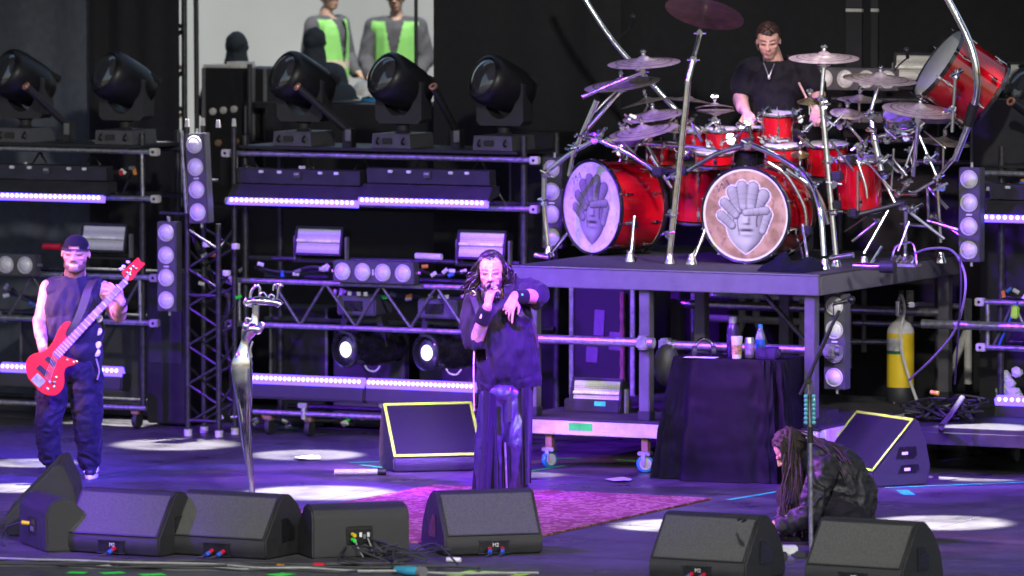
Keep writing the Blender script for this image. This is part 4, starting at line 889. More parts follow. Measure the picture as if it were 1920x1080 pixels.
for (x, y, b) in ((1115, 262, .92), (1098, 255, .95), (1125, 250, .95), (1140, 262, 1.0), (1402, 272, .82), (1205, 265, 1.25), (1215, 245, 1.3), (1170, 240, 1.3), (1185, 225, 1.3), (1262, 330, .66), (1258, 400, .64), (1254, 440, .63), (1310, 245, 1.4), (1330, 270, 1.3), (1345, 240, 1.4), (1380, 275, 1.3), (1430, 215, 1.3), (1430, 265, 1.25), (1490, 210, 1.3), (1512, 240, 1.1), (1510, 265, 1.1), (1500, 225, 1.2), (1545, 200, .9), (1550, 232, .92), (1556, 300, .92), (1562, 345, .9), (1565, 395, .88), (1575, 235, 1.2), (1610, 275, 1.3), (1615, 290, 1.2), (1632, 218, 1.12), (1638, 245, 1.1), (1672, 252, 1.2), (1690, 245, 1.25), (1700, 258, 1.25), (1720, 240, 1.3), (1692, 320, 1.3), (1700, 345, 1.25), (1757, 335, 1.3), (1765, 350, 1.3), (1698, 390, 1.18), (1715, 392, 1.2), (1792, 142, 1.0), (1785, 205, 1.0), (1770, 215, 1.2), (1660, 330, 1.25), (1285, 290, 1.3), (1245, 275, 1.3), (1022, 326, .92), (1020, 380, .93), (1530, 345, .68), (1500, 322, .75), (1080, 275, .95), (1160, 285, .97), (1450, 262, 1.2), (1395, 240, 1.5), (1370, 262, 1.4), (1740, 300, 1.3), (1652, 300, 1.1)):
    inst(RK, 'clamp', cl, TM[RK].inverted() @ W(x, y, b), rot=(rng.uniform(-.6, .6), rng.uniform(-.7, .7), rng.uniform(-1, 1)), scale=[rng.uniform(.8, 1.25)] * 3)
for (x, y, b) in ((1235, 322, .93), (1280, 320, .9), (1400, 268, .84), (1570, 330, .9), (1566, 385, .88), (1512, 432, 1.0), (1600, 400, 1.0), (1690, 385, 1.2), (1595, 300, 1.2), (1660, 315, 1.2)):
    part(RK, 'black_clamp', MB().box((0, 0, 0), (.09, .06, .07), MS(W(x, y, b)), .012), 'black', world=True)
for (x, y, b) in ((1029, 478, .95), (1256, 484, .62), (1546, 484, .52), (1568, 482, .85), (1697, 478, 1.25), (1764, 455, 1.6), (1182, 494, .7), (1297, 496, .62), (1516, 492, .7), (1620, 476, .9)):
    p = W(x, y, b); p.z = DECKZ; part(RK, 'foot', MB().lathe([(.045, 0), (.045, .015), (.028, .05), (.022, .08)], 14, TR(p)), 'chrome', world=True)
for (x0, y0, x1, y1, b) in ((1003, 478, 1030, 482, .8), (1556, 485, 1600, 478, .6)): part(RK, 'foot_bar', MB().tube([W(x0, y0, b), W(x1, y1, b)], .022, 10), 'chrome', world=True)
rng = random.Random(41)
for k in range(34):
    x = rng.uniform(1560, 1770) if k < 24 else rng.uniform(1150, 1330); y = rng.uniform(240, 420) if k < 24 else rng.uniform(225, 300); b = rng.uniform(1.1, 1.9); a_ = rng.uniform(-1.0, 1.0) + (0 if rng.random() < .7 else 1.4); L = rng.uniform(30, 75)
    p0 = (x, y, b); p1 = (x + sin(a_) * L, y + cos(a_) * L, b + rng.uniform(-.1, .1)); r_ = rng.choice((.007, .009, .011, .014)); rk([p0, p1], r_, 'stand_tube')
    if k % 2 == 0: inst(RK, 'clamp', cl, TM[RK].inverted() @ W(*p0), rot=(rng.uniform(-.6, .6), rng.uniform(-.7, .7), rng.uniform(-1, 1)), scale=[rng.uniform(.6, 1.1)] * 3)
# microphones of the kit
def kit_mic(px, py, b, dirv, label):
    c = W(px, py, b); T = thing('drum_microphone', label, 'microphone', c, 'small drum microphones'); d = V(dirv).normalized()
    part(T, 'body', MB().tube([V((0, 0, 0)), d * .09], .014, 10), 'black'); part(T, 'grille', MB().ell(d * .1, .022, None, 10, 8), 'dark_grey')
    part(T, 'gooseneck', MB().tube(curve([V((0, 0, 0)), V((-.06, 0, -.05)), V((-.10, 0, -.10))], 4), .007, 6), 'black')
kit_mic(1183, 52, 1.8, (.1, -.3, .6), 'small black microphone clipped high on the slanted overhead arm'); kit_mic(1702, 108, 1.7, (-.1, -.5, .4), 'small dark microphone before the gong drum'); kit_mic(1440, 205, 1.3, (.3, -.1, -.5), 'black clip microphone on the rim of the tall tom'); kit_mic(1405, 235, 1.4, (.1, -.1, -.6), 'black clip microphone below the drummer hand')
# pedals on the deck
T = thing('bass_pedal', 'chrome ribbed foot pedal on the riser beside the edge blinder', 'pedal', W(1694, 470, 1.15)); p0 = W(1694, 474, 1.1); p0.z = DECKZ
part(T, 'base', MB().box((0, 0, .012), (.24, .14, .02), MS(p0), .004), 'alu', world=True)
for i in range(6): part(T, 'rib', MB().tube([p0 + U * (-.08 + .032 * i) + ZZ * .025 - VV * .06, p0 + U * (-.08 + .032 * i) + ZZ * .075 + VV * .04], .011, 8), 'chrome', world=True)
part(T, 'frame', MB().tube(curve([p0 + U * -.1 + ZZ * .02, p0 + U * -.08 + ZZ * .14 + VV * .05, p0 + U * .05 + ZZ * .17 + VV * .05, p0 + U * .11 + ZZ * .02], 5), .008, 8), 'chrome', world=True)
T = thing('bass_pedal', 'dark foot pedal with round weights near the riser corner', 'pedal', W(1630, 485, .5)); p0 = W(1630, 488, .45); p0.z = DECKZ
part(T, 'base', MB().tube([p0 + U * -.12 + ZZ * .04, p0 + U * .08 + ZZ * .04], .028, 12), 'chrome', world=True); part(T, 'weight', MB().tube([p0 + U * .09 + ZZ * .04, p0 + U * .2 + ZZ * .04], .045, 14), 'dark_grey', world=True); part(T, 'beater_arm', MB().tube([p0 + ZZ * .04, p0 + ZZ * .19 + U * .1], .012, 8), 'chrome', world=True)
# hanging supply cables at the riser's far corner
for (pts, r, m, lb) in (([(1715, 475, .9), (1745, 466, .7), (1785, 470, .4), (1808, 510, .0), (1808, 560, .0), (1790, 620, .2), (1750, 670, .5), (1705, 712, .9)], .009, 'grey_cable', 'pale cable hanging from the riser corner in a long curve'), ([(1800, 485, .1), (1802, 540, .05), (1796, 640, .1), (1790, 720, .3)], .007, 'dark_grey', 'thin grey cable hanging straight from the riser corner')):
    single('hanging_cable', MB().tube(curve([W(*p) for p in pts], 6), r, 8), m, lb, 'cable')
# towel on the riser edge
tw_ = MB(); p0 = W(1472, 500, .22); p0.z = DECKZ; NXX = 26; vs = []
for i in range(NXX + 1):
    for j in range(NXX + 1):
        x = (i / NXX - .5) * .40; y = (j / NXX - .5) * .34; h = max(0, (1 - (abs(i / NXX - .5) * 2) ** 4) * (1 - (abs(j / NXX - .5) * 2) ** 4)) ** .6
        n_ = noise.fractal(V((x * 6, y * 6, 2)), 1, 2, 3); hx = .004 + h * (.075 + .09 * n_)
        if j < 4: hx = max(.002, hx * .5)
        vs.append(p0 + U * (x + .03 * n_) + VV * (y + .1) + ZZ * max(.003, hx))
tw_.add(vs, [(i * (NXX + 1) + j, (i + 1) * (NXX + 1) + j, (i + 1) * (NXX + 1) + j + 1, i * (NXX + 1) + j + 1) for i in range(NXX) for j in range(NXX)])
single('towel', tw_, 'towel', 'crumpled dark blue towel at the front edge of the riser', 'towel', ang=60)
# ================================================================== table with drinks
tA = F(1226, 897); tB = F(1484, 909); tdir = (tB - tA).normalized(); tw2 = (tB - tA).length; tback = V((-tdir.y, tdir.x, 0)); TZ = .885
tc_ = (tA + tB) / 2 + tback * .30
cm = MB(); SEG = 260; LV = 40; vs = []; rng = random.Random(5); ph = [rng.random() * 6.28 for _ in range(6)]
for l in range(LV + 1):
    t = l / LV; z = TZ * (1 - t) + .004
    for i in range(SEG):
        q = 2 * pi * i / SEG; cx_, sx_ = cos(q), sin(q); ex = 2 / 7
        ux = math.copysign(abs(cx_) ** ex, cx_); uy = math.copysign(abs(sx_) ** ex, sx_)
        fold = (sin(q * 13 + ph[0]) * .5 + sin(q * 21 + ph[1]) * .3 + sin(q * 7 + ph[2] + t) * .5) * (.008 + .045 * t ** .8) + .016 * noise.noise(V((q * 5, 0, t * 2.5))) + .010 * (1 - 2.2 * abs(noise.noise(V((q * 9, 3, t * 5)))))
        hw = tw2 / 2 * (.80 + .19 * t ** .8) + fold; hd = .27 + .06 * t + fold
        if l == 0: hw *= .992; hd *= .99
        vs.append(tc_ + tdir * (ux * hw) + tback * (uy * hd) + ZZ * z)
cm.add(vs, [(l * SEG + i, l * SEG + (i + 1) % SEG, (l + 1) * SEG + (i + 1) % SEG, (l + 1) * SEG + i) for l in range(LV) for i in range(SEG)] + [tuple(range(SEG))])
T = thing('table', 'table fully draped in a black cloth, drinks on top', 'table', tc_); part(T, 'tablecloth', cm, 'tablecloth', world=True, ang=60); part(T, 'table_top', MB().box((0, 0, TZ - .02), (tw2 * .75, .48, .03), MS(tc_, -atan2(tdir.y, tdir.x))), 'black', world=True)
def ontab(px, back=.0): 
    p = F(px, 672, TZ + .006); k = (p - tc_).dot(tdir); return tc_ + tdir * k + tback * back + ZZ * (TZ + .006)
p = ontab(1361, -.12); T = thing('thermos_bottle', 'tall dark violet metal bottle on the table', 'bottle', p)
part(T, 'body', MB().lathe([(.036, 0), (.042, .01), (.042, .20), (.036, .235), (.026, .25)], 24), mat('violet_metal', (.10, .05, .22), .25, .7)); part(T, 'cap', MB().lathe([(.028, .248), (.029, .29), (.022, .296), (.001, .297)], 20), 'alu')
p = ontab(1381, -.2); T = thing('paper_cup', 'paper cup with tan sleeve beside the metal bottle', 'cup', p)
part(T, 'cup', MB().lathe([(.033, 0), (.042, .16), (.040, .16), (.031, .004), (.001, .004)], 24), 'off_white'); part(T, 'sleeve', MB().lathe([(.0365, .03), (.0405, .10)], 24), mat('cup_print', (.45, .28, .12), .6, var=.6, scale=60))
p = ontab(1402, -.14); T = thing('drink_can', 'silver drink can beside the paper cup', 'can', p); part(T, 'body', MB().lathe([(.03, 0), (.037, .01), (.037, .13), (.03, .15), (.001, .148)], 24), 'alu'); part(T, 'print_band', MB().lathe([(.0376, .03), (.0376, .11)], 24), mat('can_print', (.35, .2, .45), .4, var=.6, scale=40))
p = ontab(1413, -.03); T = thing('water_bottle', 'clear plastic water bottle with blue label and cap', 'bottle', p)
part(T, 'body', MB().lathe([(.033, 0), (.036, .01), (.036, .15), (.02, .2), (.014, .215)], 20), mat('clear_plastic', (.75, .8, .9), .08, trans=.8)); part(T, 'paper_label', MB().lathe([(.0365, .06), (.0365, .13)], 20), 'blue'); part(T, 'cap', MB().lathe([(.016, .213), (.016, .24), (.001, .241)], 14), 'blue_rubber')
p = ontab(1300, -.15); T = thing('headphones', 'silver headphones lying on the table end', 'headphones', p); part(T, 'band', MB().tube(curve([(-.07, 0, .03), (-.05, 0, .1), (.0, .02, .13), (.05, 0, .1), (.07, 0, .03)], 5), .012, 8), 'chrome')
for s in (-1, 1): part(T, 'ear_cup', MB().lathe([(.02, -.02), (.04, -.015), (.04, .015), (.02, .02)], 18, TR(s * .07, 0, .042) @ RY(pi / 2)), 'dark_grey')
p = ontab(1305, -.24); single('paper_sheet', MB().box((0, 0, .002), (.24, .1, .004), TR(p) @ RZ(-.3)), 'white_plastic', 'white sheet of paper at the front edge of the table', 'paper')
p = ontab(1440, -.1); single('cloth_box', MB().box((0, 0, .04), (.16, .14, .08), TR(p) @ RZ(-.3), .012), 'violet_metal', 'low dark violet box beside the can', 'box')
for (x, r_) in ((1250, .0), (1500, 1.0)):
    p = W(x, 690 if x == 1250 else 712, .3); single('hanging_bag', MB().ell(p + ZZ * .02, (.1, .09, .16), None, 12, 8) if x == 1250 else MB().box((0, 0, 0), (.05, .02, .15), MS(p), .006), 'dark_grey' if x == 1250 else 'off_white', 'dark padded bag beside the table under the riser' if x == 1250 else 'pale tag hanging beside the table end', 'bag' if x == 1250 else 'tag')
# blinders around the riser
quad_light(MS(W(1570, 640, .55)), 'upright four-lamp blinder under the riser corner behind the microphone'); quad_light(MS(W(1040, 380, 1.9)), 'upright four-lamp blinder half hidden behind the white-headed bass drum')
T = thing('stage_monitor_box', 'small violet-lit speaker box behind the microphone stand', 'speaker', MS(V((W(1532, 760, .35).x, W(1532, 760, .35).y, .0)))); part(T, 'cabinet', MB().box((0, .1, .33), (.24, .3, .3), None, .04), 'dark_grey'); part(T, 'stand', MB().box((0, .1, .09), (.2, .25, .18), None, .01), 'black')
# cable heap
ch = thing('cable_pile', 'tangled heap of dark cables beside the yellow cylinder', 'cables', F(1770, 790, .36)); rng = random.Random(12)
for k in range(13):
    c = W(1775 + rng.uniform(-40, 45), 765 + rng.uniform(-12, 22), 1.3); c.z = max(.37, c.z); pts = []
    for i in range(7): pts.append(c + U * rng.uniform(-.2, .2) + VV * rng.uniform(-.15, .15) + ZZ * max(-c.z + .38, rng.uniform(-.1, .09)))
    part(ch, 'cable', MB().tube(curve(pts, 5), .009 + .004 * rng.random(), 6), ['rubber', 'black', 'rubber', 'dark_grey'][k % 4], world=True)
single('cable_ramp_tube', MB().tube([W(1805, 745, .7), W(1765, 800, .45), F(1762, 835, .03)], .022, 10), 'dark_grey', 'thick dark tube sloping from the cable heap to the floor', 'tube')
single('connector', MB().tube([W(1745, 735, .9), W(1760, 738, .9)], .016, 8), 'yellow', 'small yellow connector in the cable heap', 'connector')
# ================================================================== floor wedges
PROF1 = [(.02, 0), (0, .03), (0, .12), (.205, .395), (.24, .408), (.33, .40), (.43, .33), (.53, .20), (.575, .06), (.56, 0)]
PROF2 = [(.02, 0), (0, .03), (0, .115), (.345, .475), (.38, .48), (.45, .33), (.49, .14), (.47, .02), (.45, 0)]
PROF3 = [(0, .0), (0, .25), (.012, .295), (.045, .33), (.1, .345), (.17, .345), (.46, .07), (.46, 0)]
mat('cab_side', (.022, .022, .026), .34, bump=.35, bscale=320, var=.2, coat=.1)
def wedge(A, B, label, prof, marks='M2', plugs=2, tape=None, handle=1, face=2, tapedge='all', name='monitor_wedge', vlow=.0):
    x = (B - A); Wd = x.length; x.normalize(); y = V((-x.y, x.x, 0)); M = Matrix(((x.x, y.x, 0, A.x), (x.y, y.y, 0, A.y), (0, 0, 1, 0), (0, 0, 0, 1)))
    T = thing(name, label, 'stage monitor', M, 'floor monitor speakers'); n = len(prof)
    mb = MB().add([(xx, p[0], p[1]) for xx in (0, Wd) for p in prof], [tuple(range(n)), tuple(reversed(range(n, 2 * n)))] + [(i, n + i, n + (i + 1) % n, (i + 1) % n) for i in range(n)])
    part(T, 'cabinet', bevel_mb(mb, .012, 22), 'cabinet', ang=50)
    if face is not None:
        p0 = V((0, *prof[face])); p1 = V((0, *prof[face + 1])); d = (p1 - p0); L = d.length; d.normalize(); nrm = V((0, -d.z, d.y)) if -d.z < 0 else V((0, d.z, -d.y))
        FM = Matrix(((1, d.x, nrm.x, 0), (0, d.y, nrm.y, p0.y), (0, d.z, nrm.z, p0.z), (0, 0, 0, 1)))    # x across, y up the face, z out
        g = part(T, 'grille', MB().box((Wd / 2, L / 2, .003), (Wd - .05, L - .035, .008), FM, .003), 'grille_black' if tape else 'grille')
        if tape is None:
            k = int((L - .05) / .012)
            for sx in (.024, Wd - .024):
                eb = MB()
                for i in range(k): eb.box((sx, .025 + i * .012, .0085), (.007, .006, .003), FM)
                part(T, 'grille_edge', eb, 'dark_grey', sub=g)['kind'] = 'stuff'
            part(T, 'grille_lip', MB().box((Wd / 2, .012, .007), (Wd - .04, .006, .006), FM), 'dark_grey', sub=g)
        else:
            for (cx, cy, sx, sy) in ((Wd / 2, .008, Wd, .022), (Wd / 2, L - .006, Wd, .022), (.01, L / 2, .022, L), (Wd - .01, L / 2, .022, L)): part(T, 'tape_strip', MB().box((cx, cy, .0095), (sx, sy, .003), FM), tape)
    if marks is not None or plugs:
        pw = .2; c0x = Wd * (.5 if face is not None else .52); cz = .055 if face is not None else .15
        r = part(T, 'connector_panel', MB().box((c0x, -.002, cz), (pw, .008, .075), None, .003), 'black_gloss')
        part(T, 'panel_lip', MB().box((c0x, -.004, cz + .041), (pw + .012, .012, .006), None).box((c0x, -.004, cz - .041), (pw + .012, .012, .006), None), 'dark_grey', sub=r)
        if marks: part(T, 'lettering', text_mb(marks, .034, TR(c0x + .01, -.0075, cz + .012) @ RX(pi / 2)), 'white_plastic', sub=r)
        for i in range(plugs):
            px_ = c0x + (.03 + .07 * i if plugs == 1 else -.03 + .085 * i)
            pp = part(T, 'plug', MB().tube([(px_, -.006, cz - .01), (px_ - .006, -.035, cz - .022)], .014, 10), 'red', sub=r); part(T, 'plug_ring', MB().tube([(px_ - .006, -.035, cz - .022), (px_ - .016, -.06, cz - .036)], .015, 10), 'blue', sub=r)
            part(T, 'plug_tail', MB().tube(curve([(px_ - .016, -.06, cz - .036), (px_ - .03, -.09, .012), (px_ - .06, -.1, .006)], 3), .006, 6), 'rubber', sub=r)
    if handle:
        for hx, s in ((Wd + .002, 1), (-.002, -1)):
            h = MB().add([(hx + e * s * .004, p[0], p[1]) for e in (-1, 1) for p in ((.20, .10), (.36, .10), (.36, .18), (.28, .25), (.20, .25))], [(0, 1, 2, 3, 4), (9, 8, 7, 6, 5)] + [(i, 5 + i, 5 + (i + 1) % 5, (i + 1) % 5) for i in range(5)])
            part(T, 'handle_recess', bevel_mb(h, .002), 'black_gloss')
    return T
wedge(F(120, 1035), F(298, 1046), 'black grille-fronted wedge marked M2 just beside the violet-lit box', PROF1, 'M2', 1)
wedge(F(316, 1040), F(498, 1051), 'black grille-fronted wedge below the silver stand, two red plugs', PROF1, None, 2)
wedge(F(834, 1044), F(1018, 1038), 'black grille-fronted wedge at the feet of the singer, turned towards the box speaker', PROF1, 'M2', 2)
wedge(F(1216, 1084), F(1398, 1095), 'black grille-fronted wedge in front of the guitarist arm, below the rug', PROF1, 'M2', 2)
wedge(F(1507, 1096), F(1692, 1108), 'black grille-fronted wedge lowest of all, under the crouching guitarist', PROF1, 'M2', 2)
wedge(F(586, 1049), F(768, 1042), 'black box speaker seen from its cable side between the two wedges', PROF3, None, 0, face=None, handle=0, name='box_speaker')
BOX4 = [o for o in COL.objects if o.name.startswith('box_speaker')][0]; wd4 = (F(768, 1042) - F(586, 1049)).length
r = part(BOX4, 'connector_panel', MB().box((wd4 * .48, -.004, .145), (.18, .012, .12), None, .006), 'black'); part(BOX4, 'inset', MB().box((wd4 * .48, -.012, .14), (.15, .006, .09), None, .003), 'black_gloss', sub=r)
for (dx, dz, m) in ((-.05, .0, 'yellow'), (-.05, -.035, 'green_tape')): part(BOX4, 'plug', MB().tube([(wd4 * .48 + dx, -.012, .155 + dz), (wd4 * .48 + dx + .004, -.05, .15 + dz)], .013, 10), m, sub=r)
for i in range(3): part(BOX4, 'socket', MB().box((wd4 * .48 + .005 + .026 * i, -.016, .15 - .012 * (i % 2)), (.018, .006, .03), None, .002), 'white_plastic' if i != 1 else 'grey', sub=r)
for i in range(2): part(BOX4, 'lead', MB().tube(curve([(wd4 * .48 - .045 + .09 * i, -.04, .13), (wd4 * .48 - .03 + .09 * i, -.07, .07), (wd4 * .48 + .0 + .08 * i, -.09, .01)], 5), .005, 6), 'grey_cable', sub=r)
T = wedge(F(36, 1018), F(87, 1037), 'violet-lit box speaker with a yellow plug at the lower picture edge', PROF3, None, 0, face=None, handle=0, name='box_speaker')
wd1 = (F(87, 1037) - F(36, 1018)).length
r = part(T, 'connector_panel', MB().box((wd1 * .5, -.004, .15), (.18, .01, .11), None, .004), 'black'); part(T, 'plug', MB().tube([(wd1 * .45, -.012, .16), (wd1 * .42, -.06, .165)], .014, 10), 'yellow', sub=r)
part(T, 'lead', MB().tube(curve([(wd1 * .42, -.06, .165), (wd1 * .2, -.12, .12), (wd1 * .1, -.14, .03), (wd1 * .3, -.16, .008)], 5), .006, 6), 'rubber', sub=r)
for i in range(3): part(T, 'socket', MB().box((wd1 * .5 + .02 + .025 * (i - 1), -.011, .13), (.016, .006, .03)), 'grey', sub=r)
wedge(F(26, 978), F(10, 1006), 'black wedge seen from its side at the lower picture corner', PROF2, None, 0)
wedge(F(738, 887), F(905, 883), 'black wedge outlined in neon green tape standing behind the singer', PROF2, None, 0, tape='neon_tape', handle=0)
Bn = F(1637, 915); xd = V((.48, -.877, 0)); T = wedge(Bn - xd * .78, Bn, 'violet-sided wedge outlined in neon green tape behind the crouching guitarist', PROF2, None, 0, tape='neon_tape', handle=0)
for (y0, z0, h_) in ((.22, .20, .085), (.24, .095, .06)):
    hp = MB().add([(.78 + e, p[0], p[1]) for e in (-.003, .004) for p in ((y0 - .03, z0), (y0 + .12, z0), (y0 + .15, z0 + h_ * .3), (y0 + .14, z0 + h_), (y0 + .0, z0 + h_))], [(0, 1, 2, 3, 4), (9, 8, 7, 6, 5)] + [(i, 5 + i, 5 + (i + 1) % 5, (i + 1) % 5) for i in range(5)])
    r = part(T, 'handle_recess', hp, 'black_gloss'); part(T, 'paper_label', MB().box((.786, y0 + .045, z0 + h_ * .45), (.004, .05, .022)), 'white_plastic', sub=r)
# ------------------------------------------------------------------ rug
def rug_mat():
    m = mat('rug', (.30, .05, .08), .95, bump=.6, bscale=220, var=.4, scale=5, spec=.1); n = m.node_tree; L = n.links.new; b = n.nodes['Principled BSDF']
    tc = [x for x in n.nodes if x.type == 'TEX_COORD'][0]; v = n.nodes.new('ShaderNodeTexVoronoi'); v.inputs['Scale'].default_value = 13; L(tc.outputs['Object'], v.inputs['Vector'])
    nz = n.nodes.new('ShaderNodeTexNoise'); nz.inputs['Scale'].default_value = 3.2; nz.inputs['Detail'].default_value = 9; L(tc.outputs['Object'], nz.inputs['Vector'])
    ad = n.nodes.new('ShaderNodeMath'); ad.operation = 'ADD'; L(v.outputs['Distance'], ad.inputs[0]); L(nz.outputs[0], ad.inputs[1])
    cr = n.nodes.new('ShaderNodeValToRGB'); e = cr.color_ramp.elements; e[0].position = .62; e[0].color = (.13, .04, .07, 1); e[1].position = .74; e[1].color = (.36, .15, .13, 1)
    x = e.new(.95); x.color = (.46, .25, .19, 1); x = e.new(1.08); x.color = (.24, .085, .085, 1)
    L(ad.outputs[0], cr.inputs[0]); L(cr.outputs[0], b.inputs['Base Color'])
rug_mat()
a0, b0 = ab(F(800, 914)); a1, b1 = ab(F(1335, 937)); RUGM = MS(st((a0 + a1) / 2, b1 - 1.75, 0)); rw = a1 - a0
T = thing('rug', 'worn pink-red patterned rug under the singer', 'rug', RUGM); part(T, 'pile', MB().box((0, 0, .006), (rw - .05, 3.45, .012), None, .003), 'rug')
for s in (-1, 1): part(T, 'border', MB().box((s * (rw / 2 - .012), 0, .007), (.024, 3.5, .014), None, .003), 'rug'); part(T, 'fringe_band', MB().box((0, s * 1.74, .007), (rw - .05, .03, .013), None, .003), 'off_white' if 0 else 'rug')
# ------------------------------------------------------------------ tape marks, scraps
def strip(p0, p1, w, m, label, name='floor_tape'):
    d = (p1 - p0).normalized(); s = V((-d.y, d.x, 0)) * (w / 2); mb = MB().add([p0 - s + ZZ * .003, p1 - s + ZZ * .003, p1 + s + ZZ * .003, p0 + s + ZZ * .003], [(0, 1, 2, 3)]); single(name, mb, m, label, 'tape', 'tape marks on the floor')
strip(F(1365, 938), F(1478, 919), .05, 'teal_tape', 'long teal tape line pointing at the crouching guitarist'); strip(F(1660, 915), F(1935, 904), .05, 'teal_tape', 'long teal tape line beside the violet-sided wedge'); strip(F(1691, 919), F(1706, 929), .09, 'teal_tape', 'short teal tape dash near the violet-sided wedge')
strip(F(676, 872), F(738, 880), .05, 'teal_tape', 'teal tape line running to the neon-edged wedge, far one'); strip(F(655, 868), F(730, 866), .05, 'teal_tape', 'teal tape line behind the neon-edged wedge corner')
strip(F(128, 1074), F(162, 1075), .11, 'green_tape', 'green tape dash below the M2 wedge'); strip(F(190, 1076), F(232, 1074), .11, 'green_tape', 'slanted green tape dash beside the one below the M2 wedge'); strip(F(264, 1079), F(308, 1077), .11, 'green_tape', 'green tape dash under the gap between two wedges'); strip(F(510, 1080), F(543, 1076), .13, 'green_tape', 'green tape dash under the box speaker cables'); strip(F(-6, 1059), F(9, 1058), .11, 'green_tape', 'green tape dash at the lower picture edge')
strip(F(848, 1080), F(893, 1071), .1, 'neon_tape', 'neon tape line rising from the bottom edge below the singer wedge'); strip(F(893, 1072), F(988, 1076), .07, 'neon_tape', 'neon tape line lying below the singer wedge'); strip(F(960, 1082), F(988, 1076), .08, 'neon_tape', 'short neon tape line closing the corner below the singer wedge')
strip(F(978, 886), F(1060, 874), .05, 'green_tape', 'green tape line behind the singer by the blue caster'); strip(F(1040, 860), F(1090, 860), .05, 'green_tape', 'thin green tape line under the wheeled base'); strip(F(1155, 862), F(1200, 866), .05, 'green_tape', 'thin green tape line between the two blue casters')
strip(F(530, 803), F(552, 802), .2, 'green_tape', 'small bright green tape piece under the middle cart')
for (x, y, lb) in ((577, 861, 'white paper scrap on the floor behind the silver stand'), (1163, 902, 'torn white paper scrap on the floor before the wheeled base')):
    p = F(x, y); rng = random.Random(x); mb = MB(); n_ = 9; vs = [p + V((rng.uniform(.75, 1.1) * .11 * cos(6.283 * i / n_), rng.uniform(.75, 1.1) * .14 * sin(6.283 * i / n_), .004 + .02 * rng.random())) for i in range(n_)]; mb.add(vs, [tuple(range(n_))]); single('paper_scrap', mb, 'white_plastic', lb, 'paper')
T = thing('light_tube', 'white stick light lying on the floor beside the neon-edged wedge', 'tube', F(668, 885)); part(T, 'tube', MB().tube([F(627, 885, .03), F(708, 884, .03)], .02, 12), 'white_plastic', world=True); part(T, 'end_cap', MB().tube([F(708, 884, .03), F(724, 884, .03)], .026, 12), 'black', world=True)
# ------------------------------------------------------------------ cables along the front
rng = random.Random(21)
for k in range(9):
    y0 = 1048 + rng.uniform(-4, 10); y1 = 1062 + rng.uniform(-6, 12); x1 = [820, 700, 1010, 640, 760, 900, 560, 830, 700][k]; pts = []
    for i in range(13):
        t = i / 12; pts.append(F(-30 + (x1 + 30) * t, y0 + (y1 - y0) * min(1, t * 1.3) + rng.uniform(-2.5, 2.5), .009 + .008 * (k % 3)))
    single('floor_cable', MB().tube(curve(pts, 5), .0085 + .003 * (k % 3 == 0), 6), ['rubber', 'dark_grey', 'grey_cable', 'rubber', 'rubber', 'rubber', 'grey_cable', 'dark_grey', 'rubber'][k], 'loose cable running along the floor in front of the wedges', 'cable', 'cables along the stage front')
for k in range(5):
    c = F(690 + 28 * k, 1052 + rng.uniform(-4, 6)); pts = [c + V((rng.uniform(-.2, .2), rng.uniform(-.35, .35), .01 + max(0, rng.uniform(-.01, .10)))) for i in range(7)]
    single('floor_cable', MB().tube(curve(pts, 6), .007, 6), 'rubber', 'looped black cable tangled in front of the box speaker', 'cable', 'looped cables by the box speaker')
T = thing('power_connector', 'big blue power connector on the floor before the box speaker', 'connector', F(770, 1072)); part(T, 'body', MB().tube([F(742, 1068, .03), F(768, 1071, .03), F(788, 1072, .03)], [.022, .032, .03], 12), 'blue_rubber', world=True); part(T, 'collar', MB().tube([F(787, 1072, .03), F(794, 1073, .03)], .036, 12), 'grey', world=True); part(T, 'tail', MB().tube([F(742, 1068, .03), F(732, 1062, .02)], .012, 8), 'rubber', world=True)
for (x0, x1, y, m, lb) in ((520, 532, 1062, 'orange', 'orange cable marker on the floor under the box speaker edge'), (589, 608, 1059, 'red', 'red cable marker on the floor under the box speaker'), (838, 864, 1049, 'white_plastic', 'white tape wrapped on a cable before the singer wedge')):
    single('cable_marker', MB().tube([F(x0, y, .02), F(x1, y + 1, .02)], .016, 10), m, lb, 'cable marker')
# ------------------------------------------------------------------ sculpted chrome microphone stand
mp = F(472, 946); YM = mp.y
T = thing('sculpted_stand', 'polished chrome sculpted microphone stand, curved and tapering to the floor', 'microphone stand', mp)
def sweep(rows, fl=.8, n=24):
    mb = MB(); vs = []
    pts = []
    for i in range(len(rows) - 1):
        for k in range(6):
            t = k / 6; p0 = rows[max(i - 1, 0)]; p1 = rows[i]; p2 = rows[i + 1]; p3 = rows[min(i + 2, len(rows) - 1)]
            pts.append([.5 * (2 * p1[j] + (p2[j] - p0[j]) * t + (2 * p0[j] - 5 * p1[j] + 4 * p2[j] - p3[j]) * t * t + (3 * p1[j] - p0[j] - 3 * p2[j] + p3[j]) * t ** 3) for j in range(3)])
    pts.append(list(rows[-1])); s = FPX / YM
    for (x, y, h) in pts:
        c = D(x, y, YM); r_ = max(.004, h / s)
        for j in range(n): q = 2 * pi * j / n; vs.append(c + V((r_ * cos(q), r_ * fl * sin(q) * (1 + .18 * cos(2 * q)), 0)))
    m = len(pts); mb.add(vs, [(i * n + j, i * n + (j + 1) % n, (i + 1) * n + (j + 1) % n, (i + 1) * n + j) for i in range(m - 1) for j in range(n)] + [tuple(range(n)), tuple(range((m - 1) * n, m * n))]); return mb
part(T, 'stem', sweep([(475, 944, 6), (472, 915, 6), (466, 860, 8), (460, 800, 11), (457, 750, 16), (454, 710, 20), (454, 678, 20), (456, 657, 12), (460, 640, 9), (466, 627, 14), (471, 615, 17), (476, 604, 10), (479, 590, 7), (480, 572, 7.5)]), 'chrome', world=True)
